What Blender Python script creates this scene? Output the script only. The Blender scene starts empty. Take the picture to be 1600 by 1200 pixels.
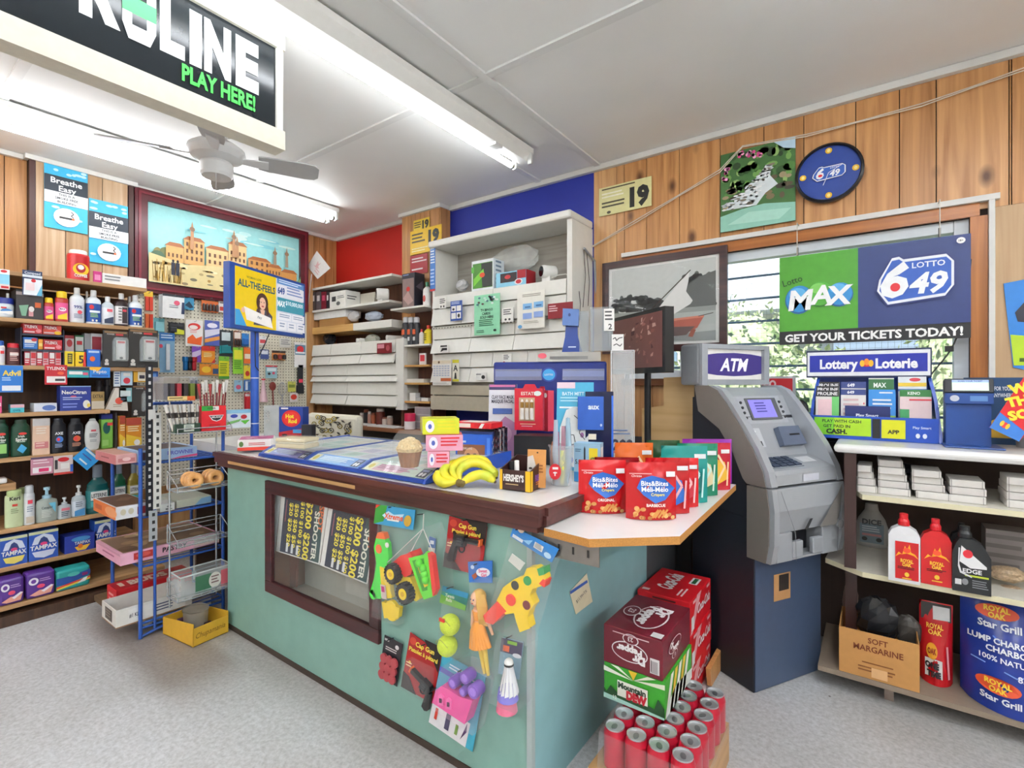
import bpy,math,random
from mathutils import Vector,Matrix
V = Vector
R = random.Random(7)
S = bpy.context.scene
COL = S.collection
# ------------------------------------------------------------------ camera, world, sun, exposure
CX,CY,CH,FOC,YAW = 4.166,-2.852,1.25,779.0,math.radians(35.95)
cam = bpy.data.cameras.new('camera'); cam.sensor_width = 36; cam.lens = FOC/1600*36; cam.shift_y = -3/1600
cam.clip_start = .02
co = bpy.data.objects.new('camera',cam); COL.objects.link(co)
co.location = (CX,CY,CH); co.rotation_euler = (math.pi/2,0,YAW); S.camera = co
vs = S.view_settings; vs.view_transform = 'Standard'; vs.look = 'None'; vs.gamma = 1; vs.use_curve_mapping = False
vs.exposure = 0.18
TUBE,TUBE_FILL = 17.0,42.0  # visible tubes, then the brighter added fill tubes out of view
w = bpy.data.worlds.new('world'); S.world = w; w.use_nodes = True
nt = w.node_tree; bg = nt.nodes['Background']
sky = nt.nodes.new('ShaderNodeTexSky'); sky.sky_type = 'HOSEK_WILKIE'; sky.turbidity = 3; sky.ground_albedo = .4
sky.sun_direction = V((.35,.5,.8)).normalized()
nt.links.new(sky.outputs[0],bg.inputs[0]); bg.inputs[1].default_value = 3.2
sl = bpy.data.lights.new('sun','SUN'); sl.energy = 9; sl.angle = .03
so = bpy.data.objects.new('sun',sl); COL.objects.link(so); so.rotation_euler = (math.radians(35),math.radians(-20),0)

# ------------------------------------------------------------------ pixel -> point on a known plane
def P(px,py,ax,val):
    u = (px-800)/FOC; v = -(py-597)/FOC
    c,s = math.cos(YAW),math.sin(YAW)
    d = V((u*c-s,u*s+c,v)); o = V((CX,CY,CH)); i = 'xyz'.index(ax)
    return o + d*((val-o[i])/d[i])
def yx(px,x): return P(px,597,'x',x).y
def xy(px,y): return P(px,597,'y',y).x
# ------------------------------------------------------------------ materials
MC = {}
def lin(h):
    h = h.lstrip('#')
    if len(h) == 3: h = ''.join(c*2 for c in h)
    f = lambda c: c/12.92 if c <= .04045 else ((c+.055)/1.055)**2.4
    return tuple(f(int(h[i:i+2],16)/255) for i in (0,2,4)) + (1,)
def newmat(name):
    m = bpy.data.materials.new(name); m.use_nodes = True
    n = m.node_tree.nodes; return m,n,m.node_tree.links,n['Principled BSDF']
def M(h,r=.45,metal=0,em=0,var=.10,sc=35,bump=0,tr=0):
    k = (h,r,metal,em,var,sc,bump,tr)
    if k in MC: return MC[k]
    m,n,l,p = newmat('paint_'+h.strip('#'))
    c = lin(h)
    p.inputs['Base Color'].default_value = c
    p.inputs['Roughness'].default_value = r; p.inputs['Metallic'].default_value = metal
    if tr: p.inputs['Transmission Weight'].default_value = tr; p.inputs['IOR'].default_value = 1.2
    if var:
        tc = n.new('ShaderNodeTexCoord'); nz = n.new('ShaderNodeTexNoise'); nz.inputs['Scale'].default_value = sc
        nz.inputs['Detail'].default_value = 3
        mx = n.new('ShaderNodeMixRGB'); mx.inputs[1].default_value = tuple(v*(1-var) for v in c[:3])+(1,)
        mx.inputs[2].default_value = tuple(min(1,v*(1+var)) for v in c[:3])+(1,)
        l.new(tc.outputs['Object'],nz.inputs['Vector']); l.new(nz.outputs['Fac'],mx.inputs[0]); l.new(mx.outputs[0],p.inputs['Base Color'])
        if bump:
            b = n.new('ShaderNodeBump'); b.inputs['Strength'].default_value = bump; b.inputs['Distance'].default_value = .01
            l.new(nz.outputs['Fac'],b.inputs['Height']); l.new(b.outputs[0],p.inputs['Normal'])
    if em:
        p.inputs['Emission Color'].default_value = c; p.inputs['Emission Strength'].default_value = em
    MC[k] = m; return m
def clear(h='#eef4f6',a=.18,r=.08):
    k = ('clear',h,a,r)
    if k in MC: return MC[k]
    m,n,l,p = newmat('clear_plastic')
    p.inputs['Base Color'].default_value = lin(h); p.inputs['Roughness'].default_value = r
    t = n.new('ShaderNodeBsdfTransparent'); mx = n.new('ShaderNodeMixShader')
    nz = n.new('ShaderNodeTexNoise'); nz.inputs['Scale'].default_value = 9
    mr = n.new('ShaderNodeMapRange'); mr.inputs[3].default_value = a*.6; mr.inputs[4].default_value = a*1.4
    tc = n.new('ShaderNodeTexCoord'); l.new(tc.outputs['Object'],nz.inputs['Vector'])
    l.new(nz.outputs['Fac'],mr.inputs[0]); l.new(mr.outputs[0],mx.inputs[0])
    l.new(t.outputs[0],mx.inputs[1]); l.new(p.outputs[0],mx.inputs[2]); l.new(mx.outputs[0],n['Material Output'].inputs[0])
    MC[k] = m; return m
def wood(c1,c2,c3=None,axis=2,sc=1.0,r=.4,knots=True):
    k = ('wood',c1,c2,c3,axis,sc,r,knots)
    if k in MC: return MC[k]
    m,n,l,p = newmat('wood')
    tc = n.new('ShaderNodeTexCoord'); mp = n.new('ShaderNodeMapping'); s = [26*sc]*3; s[axis] = 1.3*sc
    mp.inputs['Scale'].default_value = s
    l.new(tc.outputs['Object'],mp.inputs[0])
    nz = n.new('ShaderNodeTexNoise'); nz.inputs['Scale'].default_value = 1.0; nz.inputs['Detail'].default_value = 5; nz.inputs['Distortion'].default_value = 1.0
    l.new(mp.outputs[0],nz.inputs['Vector'])
    cr = n.new('ShaderNodeValToRGB'); cr.color_ramp.elements[0].position = .3; cr.color_ramp.elements[1].position = .7
    cr.color_ramp.elements[0].color = lin(c1); cr.color_ramp.elements[1].color = lin(c2)
    l.new(nz.outputs['Fac'],cr.inputs[0]); out = cr.outputs[0]
    if knots:
        mp2 = n.new('ShaderNodeMapping'); s2 = [5.5*sc]*3; s2[axis] = 3.0*sc; mp2.inputs['Scale'].default_value = s2
        l.new(tc.outputs['Object'],mp2.inputs[0])
        vo = n.new('ShaderNodeTexVoronoi'); vo.inputs['Scale'].default_value = 1.0; l.new(mp2.outputs[0],vo.inputs['Vector'])
        k2 = n.new('ShaderNodeValToRGB'); k2.color_ramp.elements[0].position = .05; k2.color_ramp.elements[1].position = .17
        k2.color_ramp.elements[0].color = (1,1,1,1); k2.color_ramp.elements[1].color = (0,0,0,1)
        l.new(vo.outputs['Distance'],k2.inputs[0])
        mx = n.new('ShaderNodeMixRGB'); l.new(k2.outputs[0],mx.inputs[0]); l.new(out,mx.inputs[1]); mx.inputs[2].default_value = lin(c3 or '#5a3417'); out = mx.outputs[0]
    l.new(out,p.inputs['Base Color']); p.inputs['Roughness'].default_value = r
    MC[k] = m; return m
# ------------------------------------------------------------------ mesh builder
TX = {}
def text_mesh(s,bold=0.0,shear=0.0):
    k = (s,bold,shear)
    if k in TX: return TX[k]
    cu = bpy.data.curves.new('t','FONT'); cu.body = s; cu.resolution_u = 2; cu.offset = bold; cu.shear = shear; cu.fill_mode = 'FRONT'
    o = bpy.data.objects.new('t',cu); COL.objects.link(o); bpy.context.view_layer.update()
    dg = bpy.context.evaluated_depsgraph_get(); me = o.evaluated_get(dg).to_mesh()
    vv = [(v.co.x,v.co.y) for v in me.vertices]; ff = [tuple(p.vertices) for p in me.polygons]
    o.evaluated_get(dg).to_mesh_clear(); bpy.data.objects.remove(o); bpy.data.curves.remove(cu)
    if vv:
        x0 = min(v[0] for v in vv); x1 = max(v[0] for v in vv); y0 = min(v[1] for v in vv); y1 = max(v[1] for v in vv)
    else: x0 = x1 = y0 = y1 = 0
    TX[k] = (vv,ff,(x0,x1,y0,y1)); return TX[k]
class B:
    def __init__(s): s.v = []; s.f = []; s.mi = []; s.ms = []; s.sm = []; s.X = None; s.bev = 0
    def m(s,mat):
        if isinstance(mat,str): mat = M(mat)
        if mat not in s.ms: s.ms.append(mat)
        return s.ms.index(mat)
    def add(s,vv,ff,mat,smooth=False):
        k = len(s.v); i = s.m(mat)
        for p in vv:
            p = V(p); s.v.append(s.X @ p if s.X else p)
        for f in ff: s.f.append(tuple(k+j for j in f)); s.mi.append(i); s.sm.append(smooth)
    def poly(s,pts,mat): s.add(pts,[tuple(range(len(pts)))],mat)
    def box(s,x0,x1,y0,y1,z0,z1,mat):
        if x0 > x1: x0,x1 = x1,x0
        if y0 > y1: y0,y1 = y1,y0
        if z0 > z1: z0,z1 = z1,z0
        vv = [(x,y,z) for z in (z0,z1) for y in (y0,y1) for x in (x0,x1)]
        s.add(vv,[(0,2,3,1),(4,5,7,6),(0,1,5,4),(2,6,7,3),(0,4,6,2),(1,3,7,5)],mat)
    def obox(s,o,ang,W,D,H,mat,tilt=0):
        """box from its front-bottom-left corner; returns frames front, right, left, top"""
        u,d,z = V((math.cos(ang),math.sin(ang),0)),V((-math.sin(ang),math.cos(ang),0)),V((0,0,1))
        if tilt: z,d = z*math.cos(tilt)+d*math.sin(tilt),d*math.cos(tilt)-z*math.sin(tilt)
        o = V(o); c = [o,o+u*W,o+u*W+d*D,o+d*D]; vv = c+[p+z*H for p in c]
        s.add(vv,[(3,2,1,0),(4,5,6,7),(0,1,5,4),(1,2,6,5),(2,3,7,6),(3,0,4,7)],mat)
        return Fr(s,o,u,z,W,H),Fr(s,o+u*W,d,z,D,H),Fr(s,o+d*D,-d,z,D,H),Fr(s,o+z*H,u,d,W,D)
    def lathe(s,prof,c,mat,n=16,ax=None,sx=1,sy=1,smooth=True,cap=True):
        """profile [(r, z)] or [(r, z, material)] about an axis through c"""
        c = V(c); A = V(ax or (0,0,1)).normalized(); q = V((0,0,1)).rotation_difference(A)
        rows = []
        for p in prof:
            rows.append([c+q @ V((p[0]*sx*math.cos(2*math.pi*k/n),p[0]*sy*math.sin(2*math.pi*k/n),p[1])) for k in range(n)])
        for i in range(len(prof)-1):
            mm = prof[i+1][2] if len(prof[i+1]) > 2 else mat
            s.add(rows[i]+rows[i+1],[(k,(k+1) % n,n+(k+1) % n,n+k) for k in range(n)],mm,smooth)
        if cap:
            if prof[0][0] > 0: s.add(rows[0],[tuple(reversed(range(n)))],prof[1][2] if len(prof[1]) > 2 else mat)
            if prof[-1][0] > 0: s.add(rows[-1],[tuple(range(n))],prof[-1][2] if len(prof[-1]) > 2 else mat)
    def tube(s,pts,r,mat,n=8,closed=False,smooth=True):
        pts = [V(p) for p in pts]; N = len(pts); rr = r if isinstance(r,(list,tuple)) else [r]*N
        rows = []; ref = None
        for i,p in enumerate(pts):
            if closed: t = pts[(i+1) % N]-pts[i-1]
            else: t = pts[min(i+1,N-1)]-pts[max(i-1,0)]
            t.normalize()
            if ref is None: ref = V((0,0,1)) if abs(t.z) < .9 else V((1,0,0))
            a = t.cross(ref); 
            if a.length < 1e-4: a = t.cross(V((0,1,0)))
            a.normalize(); b = a.cross(t).normalized(); ref = b
            rows.append([p+(a*math.cos(2*math.pi*k/n)+b*math.sin(2*math.pi*k/n))*rr[i] for k in range(n)])
        for i in range(N if closed else N-1):
            s.add(rows[i]+rows[(i+1) % N],[(k,n+k,n+(k+1) % n,(k+1) % n) for k in range(n)],mat,smooth)
        if not closed:
            s.add(rows[0],[tuple(range(n))],mat); s.add(rows[-1],[tuple(reversed(range(n)))],mat)
    def prism(s,pts,dv,mat,mat_side=None):
        a = [V(p) for p in pts]; dv = V(dv); b = [p+dv for p in a]; n = len(a)
        s.add(a,[tuple(reversed(range(n)))],mat); s.add(b,[tuple(range(n))],mat)
        s.add(a+b,[(i,(i+1) % n,n+(i+1) % n,n+i) for i in range(n)],mat_side or mat)
    def ball(s,c,r,mat,n=14,sx=1,sy=1,sz=1):
        pr = [(max(1e-4,r*math.sin(math.pi*i/n)),-r*sz*math.cos(math.pi*i/n)) for i in range(n+1)]
        s.lathe(pr,c,mat,n=max(10,n),sx=sx,sy=sy,cap=False)
    def empty(s): return not s.v
    def mesh(s,name,off):
        me = bpy.data.meshes.new(name); me.from_pydata([tuple(p-off) for p in s.v],[],s.f)
        for m_ in s.ms: me.materials.append(m_)
        me.polygons.foreach_set('material_index',s.mi); me.polygons.foreach_set('use_smooth',s.sm); me.update()
        return me
class Fr:
    """a face to print on: origin, right, up, width, height; decal coordinates are fractions"""
    def __init__(s,b,o,u,v,W,H):
        s.b = b; s.o = V(o); s.u = V(u).normalized(); s.v = V(v).normalized(); s.W = W; s.H = H; s.n = s.u.cross(s.v).normalized(); s.k = 0
    def p(s,x,y): return s.o+s.u*(x*s.W)+s.v*(y*s.H)+s.n*(.0006+.0004*s.k)
    def face(s,pts,m): x = s.b.X; s.b.X = None; s.b.poly(pts,m); s.b.X = x; return s
    def rect(s,x0,y0,x1,y1,m): s.k += 1; return s.face([s.p(x0,y0),s.p(x1,y0),s.p(x1,y1),s.p(x0,y1)],m)
    def poly(s,pts,m): s.k += 1; return s.face([s.p(*q) for q in pts],m)
    def ell(s,x,y,rx,ry,m,n=20): return s.poly([(x+rx*math.cos(2*math.pi*i/n),y+ry*math.sin(2*math.pi*i/n)) for i in range(n)],m)
    def line(s,pts,t,m):
        """polyline band of thickness t metres"""
        s.k += 1; q = [s.p(*a) for a in pts]
        for a,b in zip(q,q[1:]):
            d = (b-a); 
            if d.length < 1e-6: continue
            nn = s.n.cross(d).normalized()*t/2
            s.face([a-nn,b-nn,b+nn,a+nn],m)
        return s
    def text(s,t,x,y,h,m,w=None,bold=.02,shear=0,rot=0,al='c'):
        """text centred on (x, y), cap height h*H, at most w*W wide (stretched to it when fit)"""
        vv,ff,(x0,x1,y0,y1) = text_mesh(t,bold,shear)
        if not ff: return s
        s.k += 1; ky = h*s.H/max(.3,.72 if y1 <= .9 else y1); kx = ky
        if w and (x1-x0)*kx > w*s.W: kx = w*s.W/(x1-x0)
        c = s.p(x,y); cr,sr = math.cos(rot),math.sin(rot); cx = {'c': (x0+x1)/2,'l': x0,'r': x1}[al]; cy = .36
        pts = []
        for a,b_ in vv:
            a,b_ = (a-cx)*kx,(b_-cy)*ky
            pts.append(c+s.u*(a*cr-b_*sr)+s.v*(a*sr+b_*cr))
        X_ = s.b.X; s.b.X = None; s.b.add(pts,ff,m); s.b.X = X_; return s
    def lines(s,x0,x1,y0,y1,n,m,fill=.45):
        """small print too fine to read: thin bars"""
        h = (y1-y0)/n
        for i in range(n):
            e = x1-(x1-x0)*R.uniform(0,.25); s.rect(x0,y1-h*i-h*fill,e,y1-h*i,m); s.k -= 1
        s.k += 1; return s
    def sub(s,x0,y0,x1,y1):
        f = Fr(s.b,s.o+s.u*(x0*s.W)+s.v*(y0*s.H),s.u,s.v,s.W*(x1-x0),s.H*(y1-y0)); f.k = s.k; return f
class Thing:
    def __init__(s,name,label=None,cat=None,group=None,kind=None):
        s.name = name; s.label = label; s.cat = cat; s.group = group; s.kind = kind; s.b = B(); s.ps = []; s.bev = 0
    def part(s,name,parent=None,label=None,kind=None):
        b = B(); b.par = parent; b.nm = name; b.lb = label; b.kd = kind; s.ps.append(b); return b
    def done(s,loc=None):
        bs = [b for b in [s.b]+s.ps if not b.empty()]
        if not bs: return None
        if loc is None:
            al = [p for b in bs for p in b.v]
            loc = V(((min(p.x for p in al)+max(p.x for p in al))/2,(min(p.y for p in al)+max(p.y for p in al))/2,min(p.z for p in al)))
        loc = V(loc)
        root = bpy.data.objects.new(s.name,None if s.b.empty() else s.b.mesh(s.name,loc)); COL.objects.link(root); root.location = loc
        if s.b.bev: bevel(root,s.b.bev)
        if s.label: root['label'] = s.label
        if s.cat: root['category'] = s.cat
        if s.group: root['group'] = s.group
        if s.kind: root['kind'] = s.kind
        s.root = root
        for b in s.ps:
            if b.empty(): continue
            o = bpy.data.objects.new(b.nm,b.mesh(b.nm,loc)); COL.objects.link(o); o.parent = b.par.ob if b.par else root; b.ob = o
            if b.lb: o['label'] = b.lb
            if b.kd: o['kind'] = b.kd
            if b.bev: bevel(o,b.bev)
        return root
def bevel(o,wd):
    m = o.modifiers.new('bevel','BEVEL'); m.width = wd; m.segments = 2; m.limit_method = 'ANGLE'; m.angle_limit = math.radians(40)
def dup(root,loc,label=None,rz=None,group=None):
    r = root.copy(); COL.objects.link(r); r.location = loc
    if rz is not None: r.rotation_euler.z = rz
    if label: r['label'] = label
    if group: r['group'] = group
    for ch in list(root.children):
        c = ch.copy(); COL.objects.link(c); c.parent = r
        for g in list(ch.children):
            d = g.copy(); COL.objects.link(d); d.parent = c
    return r
# ================================================================== the setting
H = 2.62; YW = .03
WP = [wood('#a97444','#d3a06a'),wood('#9c6a3c','#c8925c'),wood('#b98452','#dcae78'),wood('#a66f3d','#d09a62')]
WPL = [wood('#a9835c','#cbab86'),wood('#9d7750','#c2a07a'),wood('#b18c66','#d3b694')]
GROOVE = M('#2a1a10',.8,var=0)
def struct(name): return Thing(name,kind='structure')
# floor
m,n,l,p = newmat('vinyl_floor')
tc = n.new('ShaderNodeTexCoord'); g = n.new('ShaderNodeNewGeometry')
nz = n.new('ShaderNodeTexNoise'); nz.inputs['Scale'].default_value = 60; nz.inputs['Detail'].default_value = 6; nz.inputs['Roughness'].default_value = .7
l.new(g.outputs['Position'],nz.inputs['Vector'])
cr = n.new('ShaderNodeValToRGB'); e = cr.color_ramp.elements; e[0].position = .3; e[0].color = lin('#aeaeae'); e[1].position = .62; e[1].color = lin('#d6d7d9')
l.new(nz.outputs['Fac'],cr.inputs[0])
nz2 = n.new('ShaderNodeTexNoise'); nz2.inputs['Scale'].default_value = 1.1; nz2.inputs['Detail'].default_value = 4; l.new(g.outputs['Position'],nz2.inputs['Vector'])
mx = n.new('ShaderNodeMixRGB'); mx.blend_type = 'MULTIPLY'; mx.inputs[0].default_value = 1
c2 = n.new('ShaderNodeValToRGB'); e = c2.color_ramp.elements; e[0].position = .35; e[0].color = lin('#dcd9d4'); e[1].position = .7; e[1].color = lin('#ffffff')
l.new(nz2.outputs['Fac'],c2.inputs[0]); l.new(cr.outputs[0],mx.inputs[1]); l.new(c2.outputs[0],mx.inputs[2])
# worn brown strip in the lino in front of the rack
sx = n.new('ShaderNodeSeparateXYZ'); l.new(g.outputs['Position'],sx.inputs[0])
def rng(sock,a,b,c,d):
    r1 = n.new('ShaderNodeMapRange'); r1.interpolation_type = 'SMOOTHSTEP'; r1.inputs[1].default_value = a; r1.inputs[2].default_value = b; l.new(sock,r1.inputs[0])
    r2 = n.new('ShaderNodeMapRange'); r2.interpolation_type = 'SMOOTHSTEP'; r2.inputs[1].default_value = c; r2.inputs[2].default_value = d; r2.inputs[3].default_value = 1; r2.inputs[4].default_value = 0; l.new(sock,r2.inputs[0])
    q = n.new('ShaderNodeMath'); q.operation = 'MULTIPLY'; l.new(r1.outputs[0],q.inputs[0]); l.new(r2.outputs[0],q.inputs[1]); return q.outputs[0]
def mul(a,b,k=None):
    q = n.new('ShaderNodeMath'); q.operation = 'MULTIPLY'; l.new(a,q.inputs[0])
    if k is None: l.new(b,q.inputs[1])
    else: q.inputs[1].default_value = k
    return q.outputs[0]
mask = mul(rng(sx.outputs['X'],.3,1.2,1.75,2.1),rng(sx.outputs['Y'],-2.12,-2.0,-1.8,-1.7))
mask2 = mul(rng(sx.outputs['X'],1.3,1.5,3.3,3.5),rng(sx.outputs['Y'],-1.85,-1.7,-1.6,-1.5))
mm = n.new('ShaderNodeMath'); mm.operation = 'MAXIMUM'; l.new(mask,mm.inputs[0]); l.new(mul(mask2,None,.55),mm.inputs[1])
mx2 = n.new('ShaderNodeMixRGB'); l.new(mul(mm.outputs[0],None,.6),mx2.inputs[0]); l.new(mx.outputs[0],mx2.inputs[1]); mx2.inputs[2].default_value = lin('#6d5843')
vo = n.new('ShaderNodeTexVoronoi'); vo.inputs['Scale'].default_value = 4.5; l.new(g.outputs['Position'],vo.inputs['Vector'])
k2 = n.new('ShaderNodeValToRGB'); k2.color_ramp.elements[0].position = .015; k2.color_ramp.elements[0].color = (1,1,1,1); k2.color_ramp.elements[1].position = .03; k2.color_ramp.elements[1].color = (0,0,0,1)
l.new(vo.outputs['Distance'],k2.inputs[0])
mx3 = n.new('ShaderNodeMixRGB'); l.new(k2.outputs[0],mx3.inputs[0]); l.new(mx2.outputs[0],mx3.inputs[1]); mx3.inputs[2].default_value = lin('#4a4038')
l.new(mx3.outputs[0],p.inputs['Base Color']); p.inputs['Roughness'].default_value = .38
bp = n.new('ShaderNodeBump'); bp.inputs['Strength'].default_value = .15; bp.inputs['Distance'].default_value = .003; l.new(nz.outputs['Fac'],bp.inputs['Height']); l.new(bp.outputs[0],p.inputs['Normal'])
FLOOR = m
t = struct('floor'); t.b.box(-.1,8,-7,.3,-.1,0,FLOOR); t.done()
CEIL = M('#efefec',.5,var=.05,sc=3); BATT = M('#e4e4e1',.45,var=.04); TRIM = M('#d9d8d3',.45,var=.05)
t = struct('ceiling'); t.b.box(-.1,8,-7,.3,H,H+.1,CEIL); t.done()
k = 0
def trim(name=None):
    global k
    k += 1; return struct(name or 'trim_%d' % k)
# ceiling battens: long ones along y, cross ones along x
for x in (2.32,2.76):
    t = trim(); t.b.box(x-.02,x+.02,-7,YW-.02,H-.012,H-.001,BATT); t.done()
for x0,x1,y in ((.02,2.3,-1.12),(2.34,2.74,-1.12),(2.78,8,-1.12),(.02,2.3,-2.35),(2.78,8,-2.35)):
    t = trim(); t.b.box(x0,x1,y-.02,y+.02,H-.011,H-.001,BATT); t.done()
# wall tops
def planks(b,ax,fix,a0,a1,z0,z1,ms,seed,th=.012,wmin=.09,wmax=.2,sgn=1):
    r = random.Random(seed); a = a0
    while a < a1-.005:
        wd = min(r.uniform(wmin,wmax),a1-a); mt = r.choice(ms)
        if ax == 'x': b.box(fix,fix+sgn*th,a,a+wd-.004,z0,z1,mt)
        else: b.box(a,a+wd-.004,fix,fix+sgn*th,z0,z1,mt)
        a += wd
t = struct('wall_left'); t.b.box(-.12,-.012,-7,YW+.1,0,H,GROOVE); planks(t.b,'x',-.012,-7,YW,0,H,WP,3); t.done()
# pilaster with panelling, left of the painting
yc0,yc1 = yx(45,.05),yx(208,.05)
t = trim(); t.b.box(.001,.045,yc0,yc1,0,H-.001,GROOVE); planks(t.b,'x',.045,yc0+.03,yc1-.03,1.0,H-.03,WPL,11)
t.b.box(.04,.062,yc0,yc0+.028,.9,H-.02,M('#4a2a24')); t.b.box(.04,.062,yc1-.028,yc1,.9,H-.02,M('#4a2a24')); t.b.box(.02,.075,yc0-.02,yc1+.02,H-.03,H-.002,TRIM); t.done()
t = trim(); t.b.box(.001,.03,-7,yc0-.021,H-.03,H-.002,TRIM); t.b.box(.001,.03,yc1+.021,YW-.03,H-.03,H-.002,TRIM); t.done()
# right wall: red bay, column, blue bay, wood panelling with a window, pale plywood
x_red1 = xy(640,0); x_col = 1.47; x_blue1 = xy(928,YW)
WO = (3.35,4.50,.98,1.955); WO2 = (2.95,3.31,1.27,1.955)      # openings
t = struct('wall_right')
D2 = .1
t.b.box(-.1,x_red1+.1,YW,YW+D2,0,H,M('#c9241c',.5,var=.06,sc=8))
t.b.box(x_red1+.1,x_blue1,YW,YW+D2,0,H,M('#1f2f9a',.5,var=.06,sc=6))
xr = 4.575
t.b.box(x_blue1,WO2[0],YW+.012,YW+D2,0,H,GROOVE); t.b.box(WO2[0],WO[1],YW+.012,YW+D2,WO[3],H,GROOVE)
t.b.box(WO2[0],WO2[1]+.04,YW+.012,YW+D2,0,WO2[2],GROOVE); t.b.box(WO[0],WO[1],YW+.012,YW+D2,0,WO[2],GROOVE); t.b.box(WO2[1],WO[0],YW+.012,YW+D2,WO2[2],WO[3],GROOVE)
t.b.box(WO[1],xr,YW+.012,YW+D2,0,H,GROOVE)
planks(t.b,'y',YW,x_blue1,WO2[0]-.02,0,H,WP,5); 
planks(t.b,'y',YW,WO2[0]-.02,4.63,WO[3]+.03,H,WP,21,wmin=.12,wmax=.24); planks(t.b,'y',YW,WO2[0]-.02,WO[0]-.02,0,.92,[M('#4a4a4c',.5),M('#505052',.5)],6); planks(t.b,'y',YW,WO2[0]-.02,WO[0]-.02,.922,WO2[2]-.02,WP,6); planks(t.b,'y',YW,WO[0]-.02,8,0,WO[2]-.02,[M('#4b3b33',.6),M('#544238',.6)],7)
planks(t.b,'y',YW,4.63,8,WO[3]+.03,H,WP,22,wmin=.12,wmax=.24)
PLY = wood('#b3936f','#c9ab86','#7a5c3c',sc=.7,r=.6,knots=False)
t.b.box(xr,8,YW+.001,YW+D2,.9,WO[3]+.029,PLY); t.b.box(4.575,8,YW+.02,YW+D2,0,H,GROOVE)
t.done()
t = trim(); t.b.box(x_red1,x_col,-.07,YW-.001,0,H-.001,GROOVE); planks(t.b,'y',-.082,x_red1,x_col,.8,H-.03,[WP[1],WP[3]],8,wmin=.1,wmax=.14)
planks(t.b,'x',x_col,-.082,YW-.001,.8,H-.03,[WP[1]],9); t.b.box(x_red1-.02,x_col+.025,-.105,YW-.002,H-.03,H-.002,TRIM); t.done()
t = trim(); t.b.box(.03,x_red1-.021,YW-.03,YW-.001,H-.03,H-.002,TRIM); t.b.box(x_col+.026,8,YW-.03,YW-.001,H-.035,H-.002,TRIM); t.done()
# unseen rest of the shop, closing the room
t = struct('wall_back'); t.b.box(-.1,8,-7.1,-7,0,H,M('#d8d2c4',.7)); t.done()
t = struct('wall_far'); t.b.box(8,8.1,-7.1,.2,0,H,M('#d8d2c4',.7)); t.done()
# window
OR = wood('#9a5a22','#c27a38',axis=0,knots=False,r=.35); VIN = M('#d6dde2',.35,var=.04)
t = struct('window_1')
b = t.part('casing')
x0,x1,z0,z1 = WO2[0],WO[1],WO[2],WO[3]
b.box(x0-.03,x1+.03,YW-.012,YW-.001,z1,z1+.055,OR); b.box(x1,x1+.055,YW-.012,YW-.001,z0-.02,z1-.001,wood('#9a5a22','#c27a38',axis=2,knots=False,r=.35))
b.box(x0-.03,x1+.09,YW-.03,YW-.001,z1+.056,z1+.08,TRIM); b.box(x1+.056,x1+.075,YW-.03,YW-.001,z0-.02,z1+.055,TRIM)
b.box(WO2[0]-.03,WO2[1]+.03,YW-.03,YW-.001,WO2[2]-.04,WO2[2],wood('#5d3318','#8a5226',axis=0,knots=False))
b = t.part('frame')
for (a,c,e,f) in ((WO2[0],WO2[1],WO2[2],z1),(WO[0],WO[1],z0,z1)):
    for q in ((a,a+.05,e,f),(c-.05,c,e,f),(a+.05,c-.05,e,e+.05),(a+.05,c-.05,f-.05,f)): b.box(q[0]+.001,q[1]-.001,YW+.02,YW+.08,q[2]+.001,q[3]-.001,VIN)
b = t.part('pane')
for (a,c,e,f) in ((WO2[0],WO2[1],WO2[2],z1),(WO[0],WO[1],z0,z1)): b.box(a+.05,c-.05,YW+.05,YW+.054,e+.05,f-.05,clear('#eaf4ff',.07,.03))
b = t.part('security_bars')
BLU = M('#2f6f93',.4)
for i in range(7):
    z = 1.08+i*.13; b.tube([(WO2[0]-.05,.3,z),(WO[1]+.05,.3,z)],.007,BLU,6)
b = t.part('wire_mesh')
for i in range(60): b.box(2.95+i*.026,2.951+i*.026,.26,.261,.98,1.96,M('#8a94a0'))
for i in range(38): b.box(2.92,4.53,.26,.261,.98+i*.026,.981+i*.026,M('#8a94a0'))
t.done()
# ---------------------------------------------------------------- outside the window
t = struct('ground_outside'); t.b.box(-8,20,.35,30,-.3,-.1,M('#9aa08e',.9)); t.done()
m,n,l,p = newmat('hedge_leaves'); nz = n.new('ShaderNodeTexNoise'); nz.inputs['Scale'].default_value = 14; nz.inputs['Detail'].default_value = 6
cr = n.new('ShaderNodeValToRGB'); e = cr.color_ramp.elements; e[0].position = .38; e[0].color = lin('#6f8a50'); e[1].position = .62; e[1].color = lin('#dfe6b8')
l.new(nz.outputs['Fac'],cr.inputs[0]); l.new(cr.outputs[0],p.inputs['Base Color']); p.inputs['Roughness'].default_value = .7; HEDGE = m
def leafy(b,c,r,n,rr=.07):
    for i in range(n):
        d = V((R.gauss(0,1),R.gauss(0,1),R.gauss(0,1))).normalized(); q = V(c)+V((d.x*r[0],d.y*r[1],d.z*r[2]))*R.uniform(.75,1.03)
        u = V((R.gauss(0,1),R.gauss(0,1),R.gauss(0,1))).normalized(); v = u.cross(d+V((.01,.02,.3))).normalized(); s = rr*R.uniform(.6,1.3)
        b.poly([q-u*s,q+v*s*.5,q+u*s,q-v*s*.5],HEDGE)
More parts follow.
